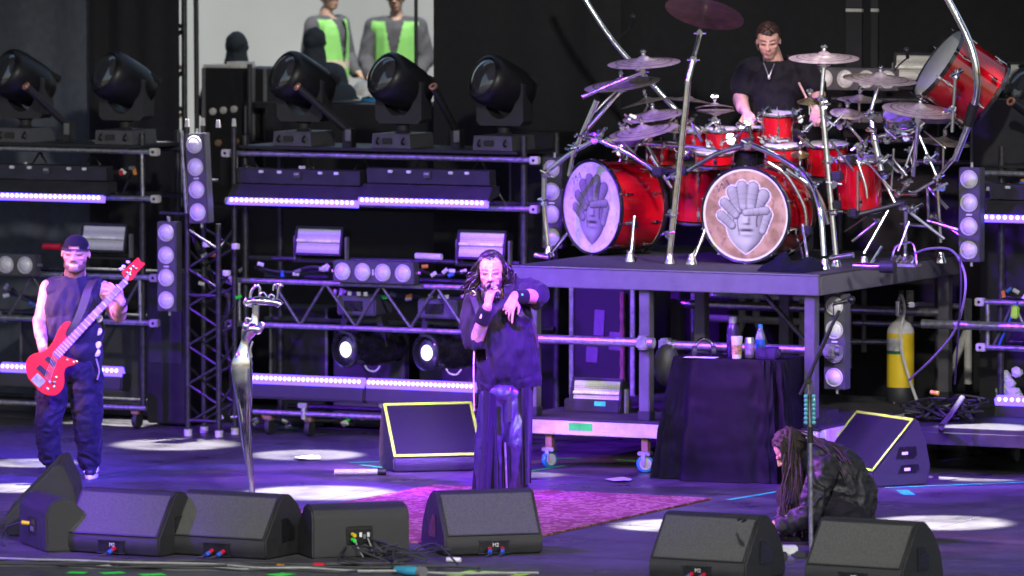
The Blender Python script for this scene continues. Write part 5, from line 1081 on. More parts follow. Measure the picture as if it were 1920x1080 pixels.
Dm = lambda x, y, dy=0: D(x, y, YM + dy)
part(T, 'crossbar', MB().tube(curve([Dm(461, 566), Dm(478, 564), Dm(500, 565), Dm(520, 568), Dm(526, 573)], 5), [.024, .024, .024, .024, .025] + [.03] * 5 + [.028] * 5 + [.03] * 5 + [.024], 16), 'chrome', world=True)
part(T, 'horn', MB().tube(curve([Dm(469, 560), Dm(472, 545), Dm(481, 535), Dm(487, 541), Dm(486, 560)], 5), .012, 12), 'chrome', world=True); part(T, 'horn', MB().tube(curve([Dm(519, 562), Dm(521, 550), Dm(524, 537), Dm(530, 533)], 5), [.008] * 5 + [.010] * 5 + [.012] * 6, 12), 'chrome', world=True); part(T, 'horn', MB().tube(curve([Dm(512, 545), Dm(514, 535), Dm(524, 532)], 4), .008, 10), 'chrome', world=True)
part(T, 'shoulder', MB().ell(Dm(462, 612, -.02), (.032, .03, .035), None, 16, 10).ell(Dm(482, 618, -.02), (.04, .03, .035), None, 16, 10), 'chrome', world=True); part(T, 'side_fin', MB().tube(curve([Dm(484, 622), Dm(492, 615), Dm(495, 607), Dm(490, 604)], 4), [.014] * 4 + [.012] * 4 + [.008] * 5, 10), 'chrome', world=True)
part(T, 'ridge', MB().tube(curve([Dm(467, 690, -.07), Dm(468, 740, -.06), Dm(466, 800, -.035), Dm(473, 900, -.02)], 5), .006, 8), 'chrome', world=True)
for (pts, r_) in (([(463, 560), (458, 566), (461, 573), (472, 574)], .010), ([(503, 558), (508, 552), (514, 556), (512, 563)], .009), ([(470, 600), (463, 596), (461, 604), (467, 612)], .010), ([(487, 552), (494, 548), (500, 556)], .008), ([(474, 640), (470, 655), (472, 670)], .008), ([(440, 690), (446, 740), (455, 790)], .007)):
    part(T, 'curl', MB().tube(curve([Dm(x, y, -.03) for (x, y) in pts], 5), r_, 10), 'chrome', world=True)
part(T, 'base', MB().lathe([(.15, 0), (.15, .012), (.05, .03), (.03, .05)], 28, TR(mp)), 'chrome', world=True)
# ------------------------------------------------------------------ guitarist's microphone stand
gp = F(1521, 1042); YG = gp.y; T = thing('microphone_stand', 'black microphone stand with boom in front of the crouching guitarist', 'microphone stand', gp); G = lambda x, y, dy=0: D(x, y, YG + dy)
part(T, 'base', MB().lathe([(.13, 0), (.13, .012), (.04, .03)], 24, TR(gp)), 'black', world=True); part(T, 'pole', MB().tube([gp, G(1519, 800)], .0145, 12), 'truss', world=True); part(T, 'upper_pole', MB().tube([G(1519, 812), G(1515, 712)], .011, 12), 'truss', world=True); part(T, 'clutch', MB().tube([G(1519, 800), G(1519, 830)], .02, 12), 'black', world=True)
part(T, 'boom', MB().tube([G(1500, 740), G(1516, 708), G(1545, 640), G(1574, 582)], .012, 10), 'black', world=True); part(T, 'boom_joint', MB().box((0, 0, 0), (.05, .04, .04), TR(G(1515, 715)), .008), 'black', world=True)
part(T, 'microphone', MB().tube([G(1562, 570), G(1588, 564)], [.012, .017], 12).ell(G(1596, 562), (.026, .026, .026), None, 12, 10), 'black_gloss', world=True); part(T, 'lead', MB().tube(curve([G(1562, 570), G(1563, 590), G(1560, 615), G(1545, 650), G(1520, 710), G(1515, 800, -.02), G(1515, 950, -.02)], 5), .005, 6), 'rubber', world=True)
ph_ = part(T, 'pick_holder', MB().box((0, 0, 0), (.02, .015, .2), TR(G(1518, 768))), 'black', world=True); mat('teal_glass', (.10, .45, .50), .15, coat=1)
for s in (-7, 8):
    for i in range(7): part(T, 'guitar_pick', MB().ell(G(1518 + s, 743 + 8.2 * i, -.02), (.014, .007, .014), None, 10, 6), 'teal_glass', world=True, sub=ph_)
# pedal board by the guitarist
T = thing('pedal_board', 'guitar pedals with a white box on the floor before the guitarist', 'pedals', F(1480, 1040)); 
for (x, y, sz, m) in ((1478, 1040, (.12, .1, .06), 'white_plastic'), (1500, 1046, (.07, .1, .04), 'dark_grey'), (1462, 1050, (.1, .1, .05), 'dark_grey')): part(T, 'pedal', MB().box((0, 0, sz[2] / 2), sz, TR(F(x, y)), .008), m, world=True)
single('cable_tie', MB().tube(curve([F(1384, 975, .40), F(1392, 972, .43), F(1398, 975, .42), F(1392, 978, .40)], 4), .008, 6), 'black', 'small black strap end on top of the wedge below the rug', 'strap')
# ================================================================== people
mat('skin', (.5, .3, .22), .42, attr='Col', var=.12, scale=30, sss=.08, bump=.08, bscale=160)
mat('cloth_black', (.009, .009, .012), .8, bump=.35, bscale=70, sheen=.04, var=.3, spec=.15)
mat('cloth_shirt', (.016, .014, .022), .7, bump=.3, bscale=45, sheen=.06, var=.3, spec=.15)
mat('denim_black', (.016, .014, .022), .7, bump=.6, bscale=55, sheen=.05, var=.4, spec=.15)
mat('satin_black', (.04, .033, .06), .3, bump=.3, bscale=30, var=.3)
mat('jacket_black', (.016, .016, .02), .58, bump=.4, bscale=40, var=.3)
mat('hair_black', (.014, .010, .010), .42, var=.4, scale=60)
mat('hair_brown', (.05, .025, .018), .5, var=.4, scale=60)
mat('dread', (.028, .016, .014), .6, var=.6, scale=80, bump=.6, bscale=140)
mat('hi_vis', (.24, .80, .14), .6, attr='Col', var=.08)
mat('grey_cloth', (.09, .095, .11), .85, bump=.2, bscale=60)
mat('navy_cloth', (.02, .03, .05), .85, bump=.2, bscale=60)
mat('shoe_black', (.015, .015, .018), .55, bump=.2)
mat('strap', (.012, .012, .014), .5, bump=.2)
def remesh(mb, vox, it=4, fold=None, cut=None, name='body', m='skin', color=None, fac=.5):
    me = bpy.data.meshes.new('tmp'); me.from_pydata([tuple(v) for v in mb.v], [], mb.f)
    bm = bmesh.new(); bm.from_mesh(me); bmesh.ops.recalc_face_normals(bm, faces=bm.faces); bm.to_mesh(me); bm.free()
    o = bpy.data.objects.new('tmp', me); COL.objects.link(o)
    r = o.modifiers.new('r', 'REMESH'); r.mode = 'VOXEL'; r.voxel_size = vox
    if it: s = o.modifiers.new('s', 'SMOOTH'); s.iterations = it; s.factor = fac
    dg = bpy.context.evaluated_depsgraph_get(); out = bpy.data.meshes.new_from_object(o.evaluated_get(dg)); out.name = name
    bpy.data.objects.remove(o); bpy.data.meshes.remove(me)
    if fold:
        ns = [v.normal.copy() for v in out.vertices]
        for v, n_ in zip(out.vertices, ns): v.co += n_ * fold(v.co, n_)
    if cut:
        bm = bmesh.new(); bm.from_mesh(out); bmesh.ops.delete(bm, geom=[f for f in bm.faces if cut(f.calc_center_median())], context='FACES'); bm.to_mesh(out); bm.free()
    out.polygons.foreach_set('use_smooth', [True] * len(out.polygons))
    out.materials.clear(); out.materials.append(MATS[m])
    if color:
        ca = out.color_attributes.new('Col', 'FLOAT_COLOR', 'POINT')
        buf = []
        for v in out.vertices: buf += [*color(v.co), 1.0]
        ca.data.foreach_set('color', buf)
    return out
def wpart(T, name, me, sub=None):
    me.transform(TM[T].inverted()); o = bpy.data.objects.new(name, me); COL.objects.link(o); o.parent = sub or T; TM[o] = TM[T]; return o
def wrinkle(amp, sc=(7, 7, 3), seed=0, fine=.35):
    def f(co, n_):
        p = V((co.x * sc[0], co.y * sc[1], co.z * sc[2])) + V((seed, seed * 1.7, seed * .6))
        d = noise.noise(p + V((noise.noise(p * .7), 0, noise.noise(p * .6 + V((5, 5, 5))))) * 1.2)
        return amp * (1 - abs(d) * 2.2) + amp * fine * noise.noise(p * 2.7)
    return f
class Head:
    def __init__(s, C, fwd, up=(0, 0, 1), h=.245, wide=1.0):
        s.C = V(C); s.h = h; y = V(fwd).normalized(); z = V(up); z = (z - y * z.dot(y)).normalized(); x = y.cross(z)
        s.M = Matrix(((x.x, y.x, z.x, s.C.x), (x.y, y.y, z.y, s.C.y), (x.z, y.z, z.z, s.C.z), (0, 0, 0, 1))) @ Matrix.Scale(h, 4); s.R = s.M.to_3x3().to_4x4() * (1); s.w = wide
        s.inv = s.M.inverted()
    def P(s, x, y, z): return s.M @ V((x * s.w, y, z))
    def e(s, mb, c, r): 
        k = MB().ell((0, 0, 0), (r[0] * s.w, r[1], r[2]), None, 18, 12); mb.add(k.v, k.f, s.M @ TR(c[0] * s.w, c[1], c[2]))
    def build(s, mb, beard=0, smile=0):
        h = s.h
        s.e(mb, (0, -.07, .12), (.325, .40, .37)); s.e(mb, (0, .07, -.10), (.275, .315, .36)); s.e(mb, (0, .19, -.37), (.16, .15, .12)); s.e(mb, (0, .04, -.27), (.24, .25, .2))
        mb.cap(s.P(0, .36, .07), .028 * h, s.P(0, .465, -.09), .05 * h); 
        for q in (-1, 1):
            mb.cap(s.P(q * .05, .39, -.115), .04 * h, s.P(q * .03, .43, -.10), .035 * h)
            mb.cap(s.P(q * .05, .355, .075), .045 * h, s.P(q * .2, .29, .085), .05 * h); s.e(mb, (q * .17, .25, -.07), (.09, .085, .07)); s.e(mb, (q * .325, -.03, -.02), (.03, .065, .105)); s.e(mb, (q * .135, .285, .015), (.055, .05, .04))
            mb.cap(s.P(q * .09, .345, -.25), .022 * h, s.P(0, .385, -.235), .03 * h); mb.cap(s.P(q * .08, .345, -.29), .022 * h, s.P(0, .375, -.295), .032 * h)
        if beard: s.e(mb, (0, .2, -.40), (.19, .19, .15 * beard)); s.e(mb, (0, .12, -.3), (.265, .26, .2))
    def face_color(s, skin, beardc=None, beard=0, mouth=None, lips=(.40, .16, .14), brow=(.05, .03, .025), squint=.022, stub=.75):
        def f(co):
            p = s.inv @ co; x, y, z = p.x / s.w, p.y, p.z; c = skin
            if not (-.75 < z < .7 and abs(x) < .6 and -.7 < y < .8): return None
            c = mixc(c, (c[0] * 1.05, c[1] * .78, c[2] * .76), .5 * math.exp(-((abs(x) - .17) ** 2 + (z + .08) ** 2) / .012) if y > .1 else 0)
            if y > .12:
                if beardc:
                    bz = smooth(-.20, -.27, z) if abs(x) > .1 else max(smooth(-.33, -.36, z), smooth(-.16, -.18, z) * smooth(-.23, -.21, z) * beard)
                    if abs(x) > .2: bz = max(bz, smooth(-.10, -.22, z))
                    c = mixc(c, beardc, bz * stub)
                if abs(x) < .105 * (1.25 if mouth else 1):
                    if abs(z + .265) < .045 * (1.0 - (abs(x) / .14) ** 2): c = lips
                    if mouth and abs(z + .262) < mouth[0] * (1.0 - (abs(x) / .125) ** 2): c = mouth[1]
                ex = abs(x) - .135
                if abs(ex) < .07:
                    if abs(z - .012 + ex * ex * 3) < squint * .8 and abs(ex) < .06: c = mixc(c, (.03, .02, .02), .8)
                    elif abs(z - .015) < .05: c = mixc(c, (c[0] * .7, c[1] * .55, c[2] * .55), .45)  # eyelid shading painted into the skin colour
                if .045 < abs(x) < .225 and abs(z - .105 - .02 * (1 - ((abs(x) - .13) / .09) ** 2)) < .02: c = mixc(c, brow, .8)
                if abs(abs(x) - .035) < .016 and abs(z + .125) < .014: c = mixc(c, (.1, .03, .03), .7)
            elif beardc and z < -.14 and y > -.05: c = mixc(c, beardc, smooth(-.1, -.25, z) * stub)
            return c
        return f
def hand(mb, wr, d, nrm, thumb=1, curl=(.5, .5, .5, .5), size=1.0, spread=.0, tcurl=.3, point=None):
    d = V(d).normalized(); nrm = V(nrm); nrm = (nrm - d * nrm.dot(d)).normalized(); th = d.cross(nrm).normalized() * thumb; k = size
    for i in range(4):
        o = th * (.030 - .0205 * i) * k; mb.cap(wr + th * (.014 - .009 * i) * k, .018 * k, wr + d * (.088 - .006 * abs(i - 1)) * k + o, .0135 * k)
        a = 0; p = wr + d * (.09 - .006 * abs(i - 1)) * k + o; L = (.98, 1.08, 1.0, .8)[i]; c = curl[i]
        for (l, r0, r1, w_) in ((.044, .0105, .0095, .55), (.028, .0095, .0088, 1.0), (.022, .0088, .0078, .7)):
            a += c * w_; q = p + (d * cos(a) - nrm * sin(a) + th * spread * (1.5 - i) * .12).normalized() * l * L * k; mb.cap(p, r0 * k, q, r1 * k, 10); p = q
    p = wr + d * .022 * k + th * .024 * k; q = p + (d * .62 + th * .72 - nrm * .25).normalized() * .048 * k; mb.cap(p, .016 * k, q, .012 * k, 10); a = tcurl
    q2 = q + (d * (.85) + th * (.45 - a) - nrm * (.2 + a * .6)).normalized() * .034 * k; mb.cap(q, .012 * k, q2, .0095 * k, 10); mb.cap(q2, .0098 * k, q2 + (d * .9 + th * (.15 - a) - nrm * (.3 + a * .5)).normalized() * .02 * k, .008 * k, 10)
def limb(mb, pts, rs, n=14):
    for i in range(len(pts) - 1): mb.cap(pts[i], rs[i], pts[i + 1], rs[i + 1], n)
def shoe(T, heel, toe, L=.29, sole='white_plastic', stripe=True):
    d = (toe - heel); d.z = 0; d.normalize(); s = V((-d.y, d.x, 0)); h = V((heel.x, heel.y, 0)); M = Matrix(((d.x, s.x, 0, h.x), (d.y, s.y, 0, h.y), (0, 0, 1, 0), (0, 0, 0, 1)))
    out = []; n = 22
    for i in range(n):
        q = 2 * pi * i / n; x = L / 2 + L / 2 * cos(q); w_ = (.047 if cos(q) > -.2 else .038); out.append((x, w_ * sin(q) * (1.0 if abs(cos(q)) < .8 else .95)))
    vs = [(x, y, z) for z in (0.0, .032) for (x, y) in out]; so_ = MB().add(vs, [tuple(reversed(range(n))), tuple(range(n, 2 * n))] + [(i, (i + 1) % n, n + (i + 1) % n, n + i) for i in range(n)], M)
    up = MB(); 
    for (x, y, z, r) in ((L * .82, 0, .05, (.05, .04, .034)), (L * .55, 0, .062, (.09, .041, .045)), (L * .3, 0, .075, (.08, .041, .062)), (L * .17, 0, .085, (.05, .038, .07))): e_ = MB().ell((0, 0, 0), r, None, 14, 10); up.add(e_.v, e_.f, M @ TR(x, y, z))
    u_ = wpart(T, 'shoe', remesh(up, .008, 3, m='shoe_black', name='shoe')); part(T, 'sole', bevel_mb(so_, .006, 40), sole, world=True, sub=u_)
    if stripe:
        for sd_ in (-1, 1):
            st_ = MB().tube(curve([M @ V((L * .28, sd_ * .046, .05)), M @ V((L * .45, sd_ * .047, .075)), M @ V((L * .62, sd_ * .045, .05)), M @ V((L * .75, sd_ * .046, .052))], 4), .006, 6); part(T, 'side_stripe', st_, 'white_plastic', world=True, sub=u_)
        for i in range(4): part(T, 'lace', MB().tube([M @ V((L * (.5 + .06 * i), -.025, .103 - .012 * i)), M @ V((L * (.52 + .06 * i), .025, .103 - .012 * i))], .004, 6), 'white_plastic', world=True, sub=u_)
# ------------------------------------------------------------------ bass player
Y0 = F(130, 897).y; T = thing('person', 'bass player in black sleeveless shirt and backwards cap, grinning', 'person', F(130, 897)); BP = T
J = lambda x, y, dy=0: D(x, y, Y0 + dy)
hd = Head(J(142, 476, -.04), (-.10, -1, -.10), (.03, 0, 1), .265, 1.16)
TAN = (.50, .28, .20)
mb = MB(); hd.build(mb, .7)
mb.cap(J(142, 500), .074, J(140, 525, .02), .085)
limb(mb, [J(92, 540), J(76, 607, -.02), J(80, 652, -.2)], [.068, .055, .036]); limb(mb, [J(74, 600, -.02), J(77, 628, -.1)], [.052, .05])
hand(mb, J(80, 654, -.2), (.55, -.35, -.85), (-.35, -.9, .2), 1, (.35, .3, .3, .35), 1.05, 1.0, .1)
limb(mb, [J(192, 543), J(222, 590, -.06), J(226, 566, -.28)], [.070, .060, .04]); limb(mb, [J(220, 588, -.07), J(226, 577, -.18)], [.058, .052])
hand(mb, J(228, 566, -.29), (-.6, -.25, .75), (.3, -.85, .35), 1, (.65, .7, .7, .75), 1.05, 1.0, .2)
limb(mb, [J(138, 560), J(138, 650)], [.12, .13])
fc = hd.face_color(TAN, (.045, .025, .02), 1.0, (.034, (.85, .82, .8)), (.10, .03, .03), stub=.85)
def colr(co):
    c = fc(co)
    if c: return c
    t = noise.fractal(co * 16, 1, 2, 3); sx = co.x
    if sx < J(100, 560).x and J(80, 640).z < co.z: return mixc(TAN, (.16, .13, .15), smooth(-.05, .2, t) * .75)
    if sx > J(185, 560).x and co.z < J(0, 545).z: return mixc(TAN, (.2, .15, .16), smooth(.05, .3, t) * .5)
    return TAN
body = wpart(T, 'body', remesh(mb, .0046, 2, color=colr))
# shirt
mb = MB(); mb.ell(J(139, 575), (.228, .155, .19), None, 20, 14); mb.ell(J(137, 620), (.225, .18, .19), None, 20, 14); mb.ell(J(138, 652), (.21, .17, .13), None, 20, 14); limb(mb, [J(103, 543), J(177, 541)], [.085, .085]); mb.cap(J(140, 524), .105, J(139, 560), .15)
mb.cap(J(112, 668), .10, J(165, 668), .10)
wpart(T, 'shirt', remesh(mb, .009, 6, wrinkle(.016, (9, 9, 6), 3, .5), lambda c: c.z > hd.P(0, 0, -.60).z - .25 * max(0, .07 - abs(c.x - hd.C.x)) * (1 if c.y < Y0 else 0) and abs(c.x - hd.C.x) < .10 or c.z < J(0, 688).z, 'shirt', 'cloth_shirt'))
# trousers
mb = MB(); mb.ell(J(138, 690), (.195, .145, .12), None, 20, 12); limb(mb, [J(105, 705), J(90, 785, -.05), J(94, 853, .03)], [.122, .092, .076]); limb(mb, [J(160, 705), J(164, 790, -.03), J(168, 862, .03)], [.126, .095, .076])
tr = wpart(T, 'trousers', remesh(mb, .009, 5, wrinkle(.017, (10, 10, 10), 9, .5), None, 'trousers', 'denim_black'))
part(T, 'belt_chain', MB().tube(curve([J(180, 672, -.14), J(186, 695, -.13), J(182, 712, -.13)], 4), .007, 6), 'alu', world=True, sub=tr)
shoe(T, F(114, 882), F(68, 897), .31); shoe(T, F(176, 892), F(158, 908), .31)
# cap, worn backwards
mb = MB(); e_ = MB().ell((0, 0, 0), (.362, .44, .36), None, 24, 16); mb.add(e_.v, e_.f, hd.M @ TR(0, -.06, .16))
capo = remesh(mb, .006, 2, None, lambda c: (hd.inv @ c).z < .13 + .1 * max(0, (hd.inv @ c).y - .1) or ((hd.inv @ c).y > .3 and abs((hd.inv @ c).x) < .15 and (hd.inv @ c).z < .27), 'cap', 'cloth_black'); cp = wpart(T, 'cap', capo)
part(T, 'cap_band', MB().tube(curve([hd.P(-.345, .08, .15), hd.P(-.25, .32, .165), hd.P(0, .405, .18), hd.P(.25, .32, .165), hd.P(.345, .08, .15)], 6), .005, 8), 'strap', world=True, sub=cp)
part(T, 'cap_brim', MB().prism([(-.25, 0), (.25, 0), (.2, -.28), (-.2, -.28)], -.02, .02, hd.M @ TR(.05, -.45, .1) @ RX(.5)), 'cloth_black', world=True, sub=cp)
# strap
sp = curve([J(178, 520, -.06), J(166, 540, -.155), J(155, 575, -.2), J(142, 605, -.22), J(132, 622, -.22)], 5); mb = MB(); dirx = V((.92, 0, .38)).normalized()
for p in sp: mb.v += [p - dirx * .038, p + dirx * .038, p + dirx * .038 + V((0, -.006, 0)), p - dirx * .038 + V((0, -.006, 0))]
for i in range(len(sp) - 1):
    for j in range(4): mb.f.append((4 * i + j, 4 * i + (j + 1) % 4, 4 * i + 4 + (j + 1) % 4, 4 * i + 4 + j))
mb.f += [(0, 1, 2, 3), tuple(4 * (len(sp) - 1) + j for j in (3, 2, 1, 0))]; part(T, 'guitar_strap', mb, 'strap', world=True)
part(T, 'wristband', MB().tube([J(229, 562, -.27), J(227, 570, -.25)], .042, 16), 'cloth_black', world=True)
for i, y in enumerate((598, 622, 647, 662)): part(T, 'shirt_print', MB().ell(J(187 - i * 1.5, y, -.10), (.022, .012, .03), RY(.5), 10, 6), 'white_plastic', world=True)
# ------------------------------------------------------------------ bass guitar
YB = Y0 - .33; GP = lambda x, y, dy=0: D(x, y, YB + dy)
zm = lambda x, y: (x / 3.085, 480 + y / 3.085)
G_ = thing('bass_guitar', 'bright red bass guitar held by the bass player', 'bass guitar', GP(97, 690))
mat('red_paint', (.78, .015, .018), .2, coat=1.0, var=.25, scale=6); mat('fretboard', (.17, .11, .10), .4, var=.3)
ol = [zm(*p) for p in ((405, 376), (408, 392), (388, 425), (378, 455), (388, 475), (372, 510), (352, 548), (368, 575), (405, 590), (448, 606), (452, 616), (425, 630), (385, 645), (372, 680), (374, 725), (362, 770), (330, 802), (285, 806), (240, 788), (200, 748), (168, 710), (152, 665), (150, 625), (165, 588), (195, 566), (235, 556), (270, 538), (300, 505), (322, 462), (348, 412), (378, 382))]
cen = curve([GP(*p) for p in ol] + [GP(*ol[0])], 3)[:-1]; n = len(cen)
mb = MB().add([p + V((0, -.02, 0)) for p in cen] + [p + V((0, .022, 0)) for p in cen], [tuple(range(n)), tuple(reversed(range(n, 2 * n)))] + [(i, n + i, n + (i + 1) % n, (i + 1) % n) for i in range(n)])
part(G_, 'body', bevel_mb(mb, .008, 50, 3), 'red_paint', world=True)
b0_ = GP(88, 712, -.024); nk0 = GP(104, 668, -.028); nk1 = GP(235, 528, -.028); nd = (nk1 - nk0).normalized(); nx_ = V((-nd.z, 0, nd.x))
def nbox(p0, p1, w0, w1, y0, y1): return MB().add([p + nx_ * (s * w_) + V((0, y, 0)) for (p, w_) in ((p0, w0), (p1, w1)) for s in (-1, 1) for y in (y0, y1)], [(0, 1, 3, 2), (4, 6, 7, 5), (0, 4, 5, 1), (2, 3, 7, 6), (0, 2, 6, 4), (1, 5, 7, 3)])
nk = part(G_, 'neck', nbox(nk0, nk1, .032, .022, .0, .026), 'wood', world=True); fb = part(G_, 'fretboard', nbox(nk0, nk1, .033, .0235, -.006, .0), 'fretboard', world=True)
NL = (nk1 - nk0).length
for i in range(20):
    t = 1 - (2 ** (-(i) / 12.0) - 2 ** (-20 / 12.0)) / (1 - 2 ** (-20 / 12.0)) if 0 else (2 ** (-(i) / 12.0) - 2 ** (-20 / 12.0)) / (1 - 2 ** (-20 / 12.0)); p = nk0 + nd * NL * t; w_ = .033 - .009 * t
    part(G_, 'fret', MB().tube([p - nx_ * w_ + V((0, -.007, 0)), p + nx_ * w_ + V((0, -.007, 0))], .0035, 6), 'alu', world=True, sub=fb)
hs_ = [zm(*p) for p in ((715, 118), (702, 95), (745, 55), (800, 5), (815, 32), (842, 44), (800, 90), (765, 140), (735, 143))]; n = len(hs_)
mb = MB().add([GP(*p, -.03) for p in hs_] + [GP(*p, -.01) for p in hs_], [tuple(range(n)), tuple(reversed(range(n, 2 * n)))] + [(i, n + i, n + (i + 1) % n, (i + 1) % n) for i in range(n)]); hs2 = part(G_, 'headstock', bevel_mb(mb, .004, 40), 'red_paint', world=True)
for (x, y) in ((755, 75), (788, 72), (752, 108), (735, 95), (770, 60)): p = GP(*zm(x, y), -.032); part(G_, 'tuning_peg', MB().lathe([(.009, 0), (.011, .01), (.001, .014)], 10, TR(p) @ RX(pi / 2)), 'chrome', world=True, sub=hs2)
for (x, y) in ((715, 60), (740, 35), (700, 75)): part(G_, 'tuning_key', MB().ell(GP(*zm(x, y), -.02), (.016, .008, .012), None, 10, 6), 'off_white', world=True, sub=hs2)
for i in range(5):
    o_ = (i - 2) / 2; part(G_, 'string', MB().tube([b0_ + nx_ * o_ * .024 + V((0, -.012, 0)), nk0 + nx_ * o_ * .022 + V((0, -.012, 0)), nk1 + nx_ * o_ * .016 + V((0, -.010, 0)), GP(*zm(760, 80), -.034)], .0016, 5), 'alu', world=True)
for t, L_ in ((-.16, .05), (-.07, .045)): p = nk0 + nd * t + V((0, .002, 0)); part(G_, 'pickup', nbox(p, p + nd * L_ * .8, .042, .042, -.004, .008), 'black', world=True)
p = GP(*zm(222, 720), -.022); part(G_, 'bridge', nbox(p - nd * .035, p + nd * .035, .042, .042, -.012, .004), 'alu', world=True)
for (x, y) in ((325, 700), (290, 728), (316, 728), (278, 768), (313, 756)): part(G_, 'knob', MB().lathe([(.011, 0), (.011, .012), (.006, .016), (.001, .016)], 14, TR(GP(*zm(x, y), -.02)) @ RX(pi / 2)), 'chrome', world=True)
for (x, y) in ((427, 614), (445, 610), (390, 600)): part(G_, 'strap_button', MB().lathe([(.006, 0), (.008, .008), (.001, .01)], 10, TR(GP(*zm(x, y), -.02)) @ RX(pi / 2)), 'chrome', world=True)
# ------------------------------------------------------------------ singer
Y0 = F(945, 925).y; T = thing('person', 'singer in black tee with long curly hair, holding a microphone to the mouth', 'person', F(945, 925)); SG = T
hd = Head(J(921, 510, -.06), (-.06, -1, -.16), (-.04, 0, 1), .285, 1.0)
SK = (.52, .30, .22)
mb = MB(); hd.build(mb, 1.2); mb.cap(J(924, 535), .062, J(930, 560, .03), .075)
limb(mb, [J(890, 572), J(893, 640, -.1), J(914, 574, -.3)], [.05, .052, .034]); limb(mb, [J(894, 636, -.12), J(903, 610, -.2)], [.052, .048])
hand(mb, J(915, 572, -.30), (.18, .12, 1), (-.75, -.6, .0), -1, (.75, .8, .8, .85), .98, .6, .5)
limb(mb, [J(970, 552), J(1001, 556, -.14), J(966, 555, -.36)], [.062, .056, .036]); limb(mb, [J(1000, 556, -.15), J(985, 555, -.26)], [.056, .05])
hand(mb, J(963, 557, -.37), (-.38, -.12, -1), (-.25, -.95, .12), -1, (.10, .55, .9, 1.1), 1.0, 1.4, .3)
limb(mb, [J(935, 590), J(945, 700)], [.12, .12])
fc = hd.face_color(SK, (.03, .015, .02), 1.0, (.05, (.12, .01, .02)), stub=.96, squint=.02)
def cols(co):
    c = fc(co)
    if c: return c
    t = noise.fractal(co * 20, 1, 2, 3)
    if co.x < J(915, 0).x and J(0, 645).z < co.z < J(0, 590).z: return mixc(SK, (.22, .18, .26), smooth(-.05, .25, t) * .7)
    return SK
wpart(T, 'body', remesh(mb, .0046, 2, color=cols))
mb = MB(); mb.ell(J(935, 590), (.22, .14, .17), None, 20, 14); mb.cap(J(935, 600), .15, J(950, 690, .0), .15); mb.cap(J(918, 590), .12, J(925, 700), .12); mb.cap(J(958, 580), .13, J(977, 690), .125); mb.cap(J(928, 548), .095, J(935, 580), .14); limb(mb, [J(895, 562), J(975, 545)], [.085, .085])
limb(mb, [J(893, 570), J(886, 605, -.05), J(891, 640, -.09)], [.085, .08, .074]); limb(mb, [J(975, 545), J(1000, 552, -.1)], [.085, .095])
mb.cap(J(922, 725), .10, J(986, 712), .105)
def scut(c):
    if c.z > hd.P(0, 0, -.66).z - .3 * max(0, .06 - abs(c.x - hd.C.x)) and abs(c.x - hd.C.x) < .09: return True
    k = (c.x - J(897, 0).x) / (J(1015, 0).x - J(897, 0).x)
    if c.z < J(0, 739 - 17 * k).z: return True
    p = J(888, 642, -.1); d = V((.32, -.55, -1)).normalized()
    if c.x < J(912, 0).x and c.z < J(0, 612).z and (c - J(890, 630, -.09)).length < .19 and c.z < J(0, 652).z: return True
    return False
sh_ = wpart(T, 'shirt', remesh(mb, .009, 6, wrinkle(.020, (9, 9, 4.5), 21, .5), scut, 'shirt', 'cloth_shirt'))
for (pts) in ([(884, 550, -.08), (893, 575, -.17), (902, 600, -.2)], [(968, 570, -.14), (978, 590, -.2), (990, 605, -.17)]):
    sp = curve([J(*p) for p in pts], 5); mb = MB()
    for p in sp: mb.v += [p - V((.02, 0, .006)), p + V((.02, 0, .006)), p + V((.02, -.008, .006)), p + V((-.02, -.008, -.006))]
    for i in range(len(sp) - 1):
        for j in range(4): mb.f.append((4 * i + j, 4 * i + (j + 1) % 4, 4 * i + 4 + (j + 1) % 4, 4 * i + 4 + j))
    part(T, 'strap', mb, 'strap', world=True, sub=sh_)
part(T, 'buckle', MB().tube(curve([J(882, 549, -.1), J(886, 545, -.12), J(892, 551, -.12), J(887, 555, -.12), J(882, 549, -.1)], 3), .006, 6), 'brass', world=True, sub=sh_)
# trousers: two wide legs and flared side panels with vertical folds
mb = MB(); mb.ell(J(945, 738), (.17, .13, .1), None, 18, 10); limb(mb, [J(928, 742), J(918, 840, -.02), J(916, 928)], [.11, .10, .105]); limb(mb, [J(962, 742), J(970, 830, -.06), J(968, 905, -.02), J(968, 925)], [.11, .095, .082, .085])
wpart(T, 'trousers', remesh(mb, .009, 4, wrinkle(.012, (12, 12, 4), 33), None, 'trousers', 'satin_black'))
def panel(top0, top1, bot0, bot1, seed):
    mb = MB(); nx, nz = 40, 24; vs = []
    for j in range(nz + 1):
        t = j / nz
        for i in range(nx + 1):
            s = i / nx; x = (top0[0] * (1 - s) + top1[0] * s) * (1 - t) + (bot0[0] * (1 - s) + bot1[0] * s) * t; y = (top0[1] * (1 - s) + top1[1] * s) * (1 - t) + (bot0[1] * (1 - s) + bot1[1] * s) * t
            dy = -.13 - .05 * sin(pi * s) - .05 * t * sin(s * 15 + seed + .8 * sin(t * 2)) - .02 * noise.noise(V((s * 4, t * 2, seed))) + .22 * (abs(s - .5) * 2) ** 2 * .6
            vs.append(J(x, y, dy))
    mb.add(vs, [(j * (nx + 1) + i, j * (nx + 1) + i + 1, (j + 1) * (nx + 1) + i + 1, (j + 1) * (nx + 1) + i) for j in range(nz) for i in range(nx)]); return mb
part(T, 'trouser_panel', panel((902, 728), (938, 745), (884, 922), (940, 925), 1), 'cloth_shirt', world=True, ang=80); part(T, 'trouser_panel', panel((972, 730), (1000, 722), (976, 915), (996, 905), 4), 'cloth_shirt', world=True, ang=80)
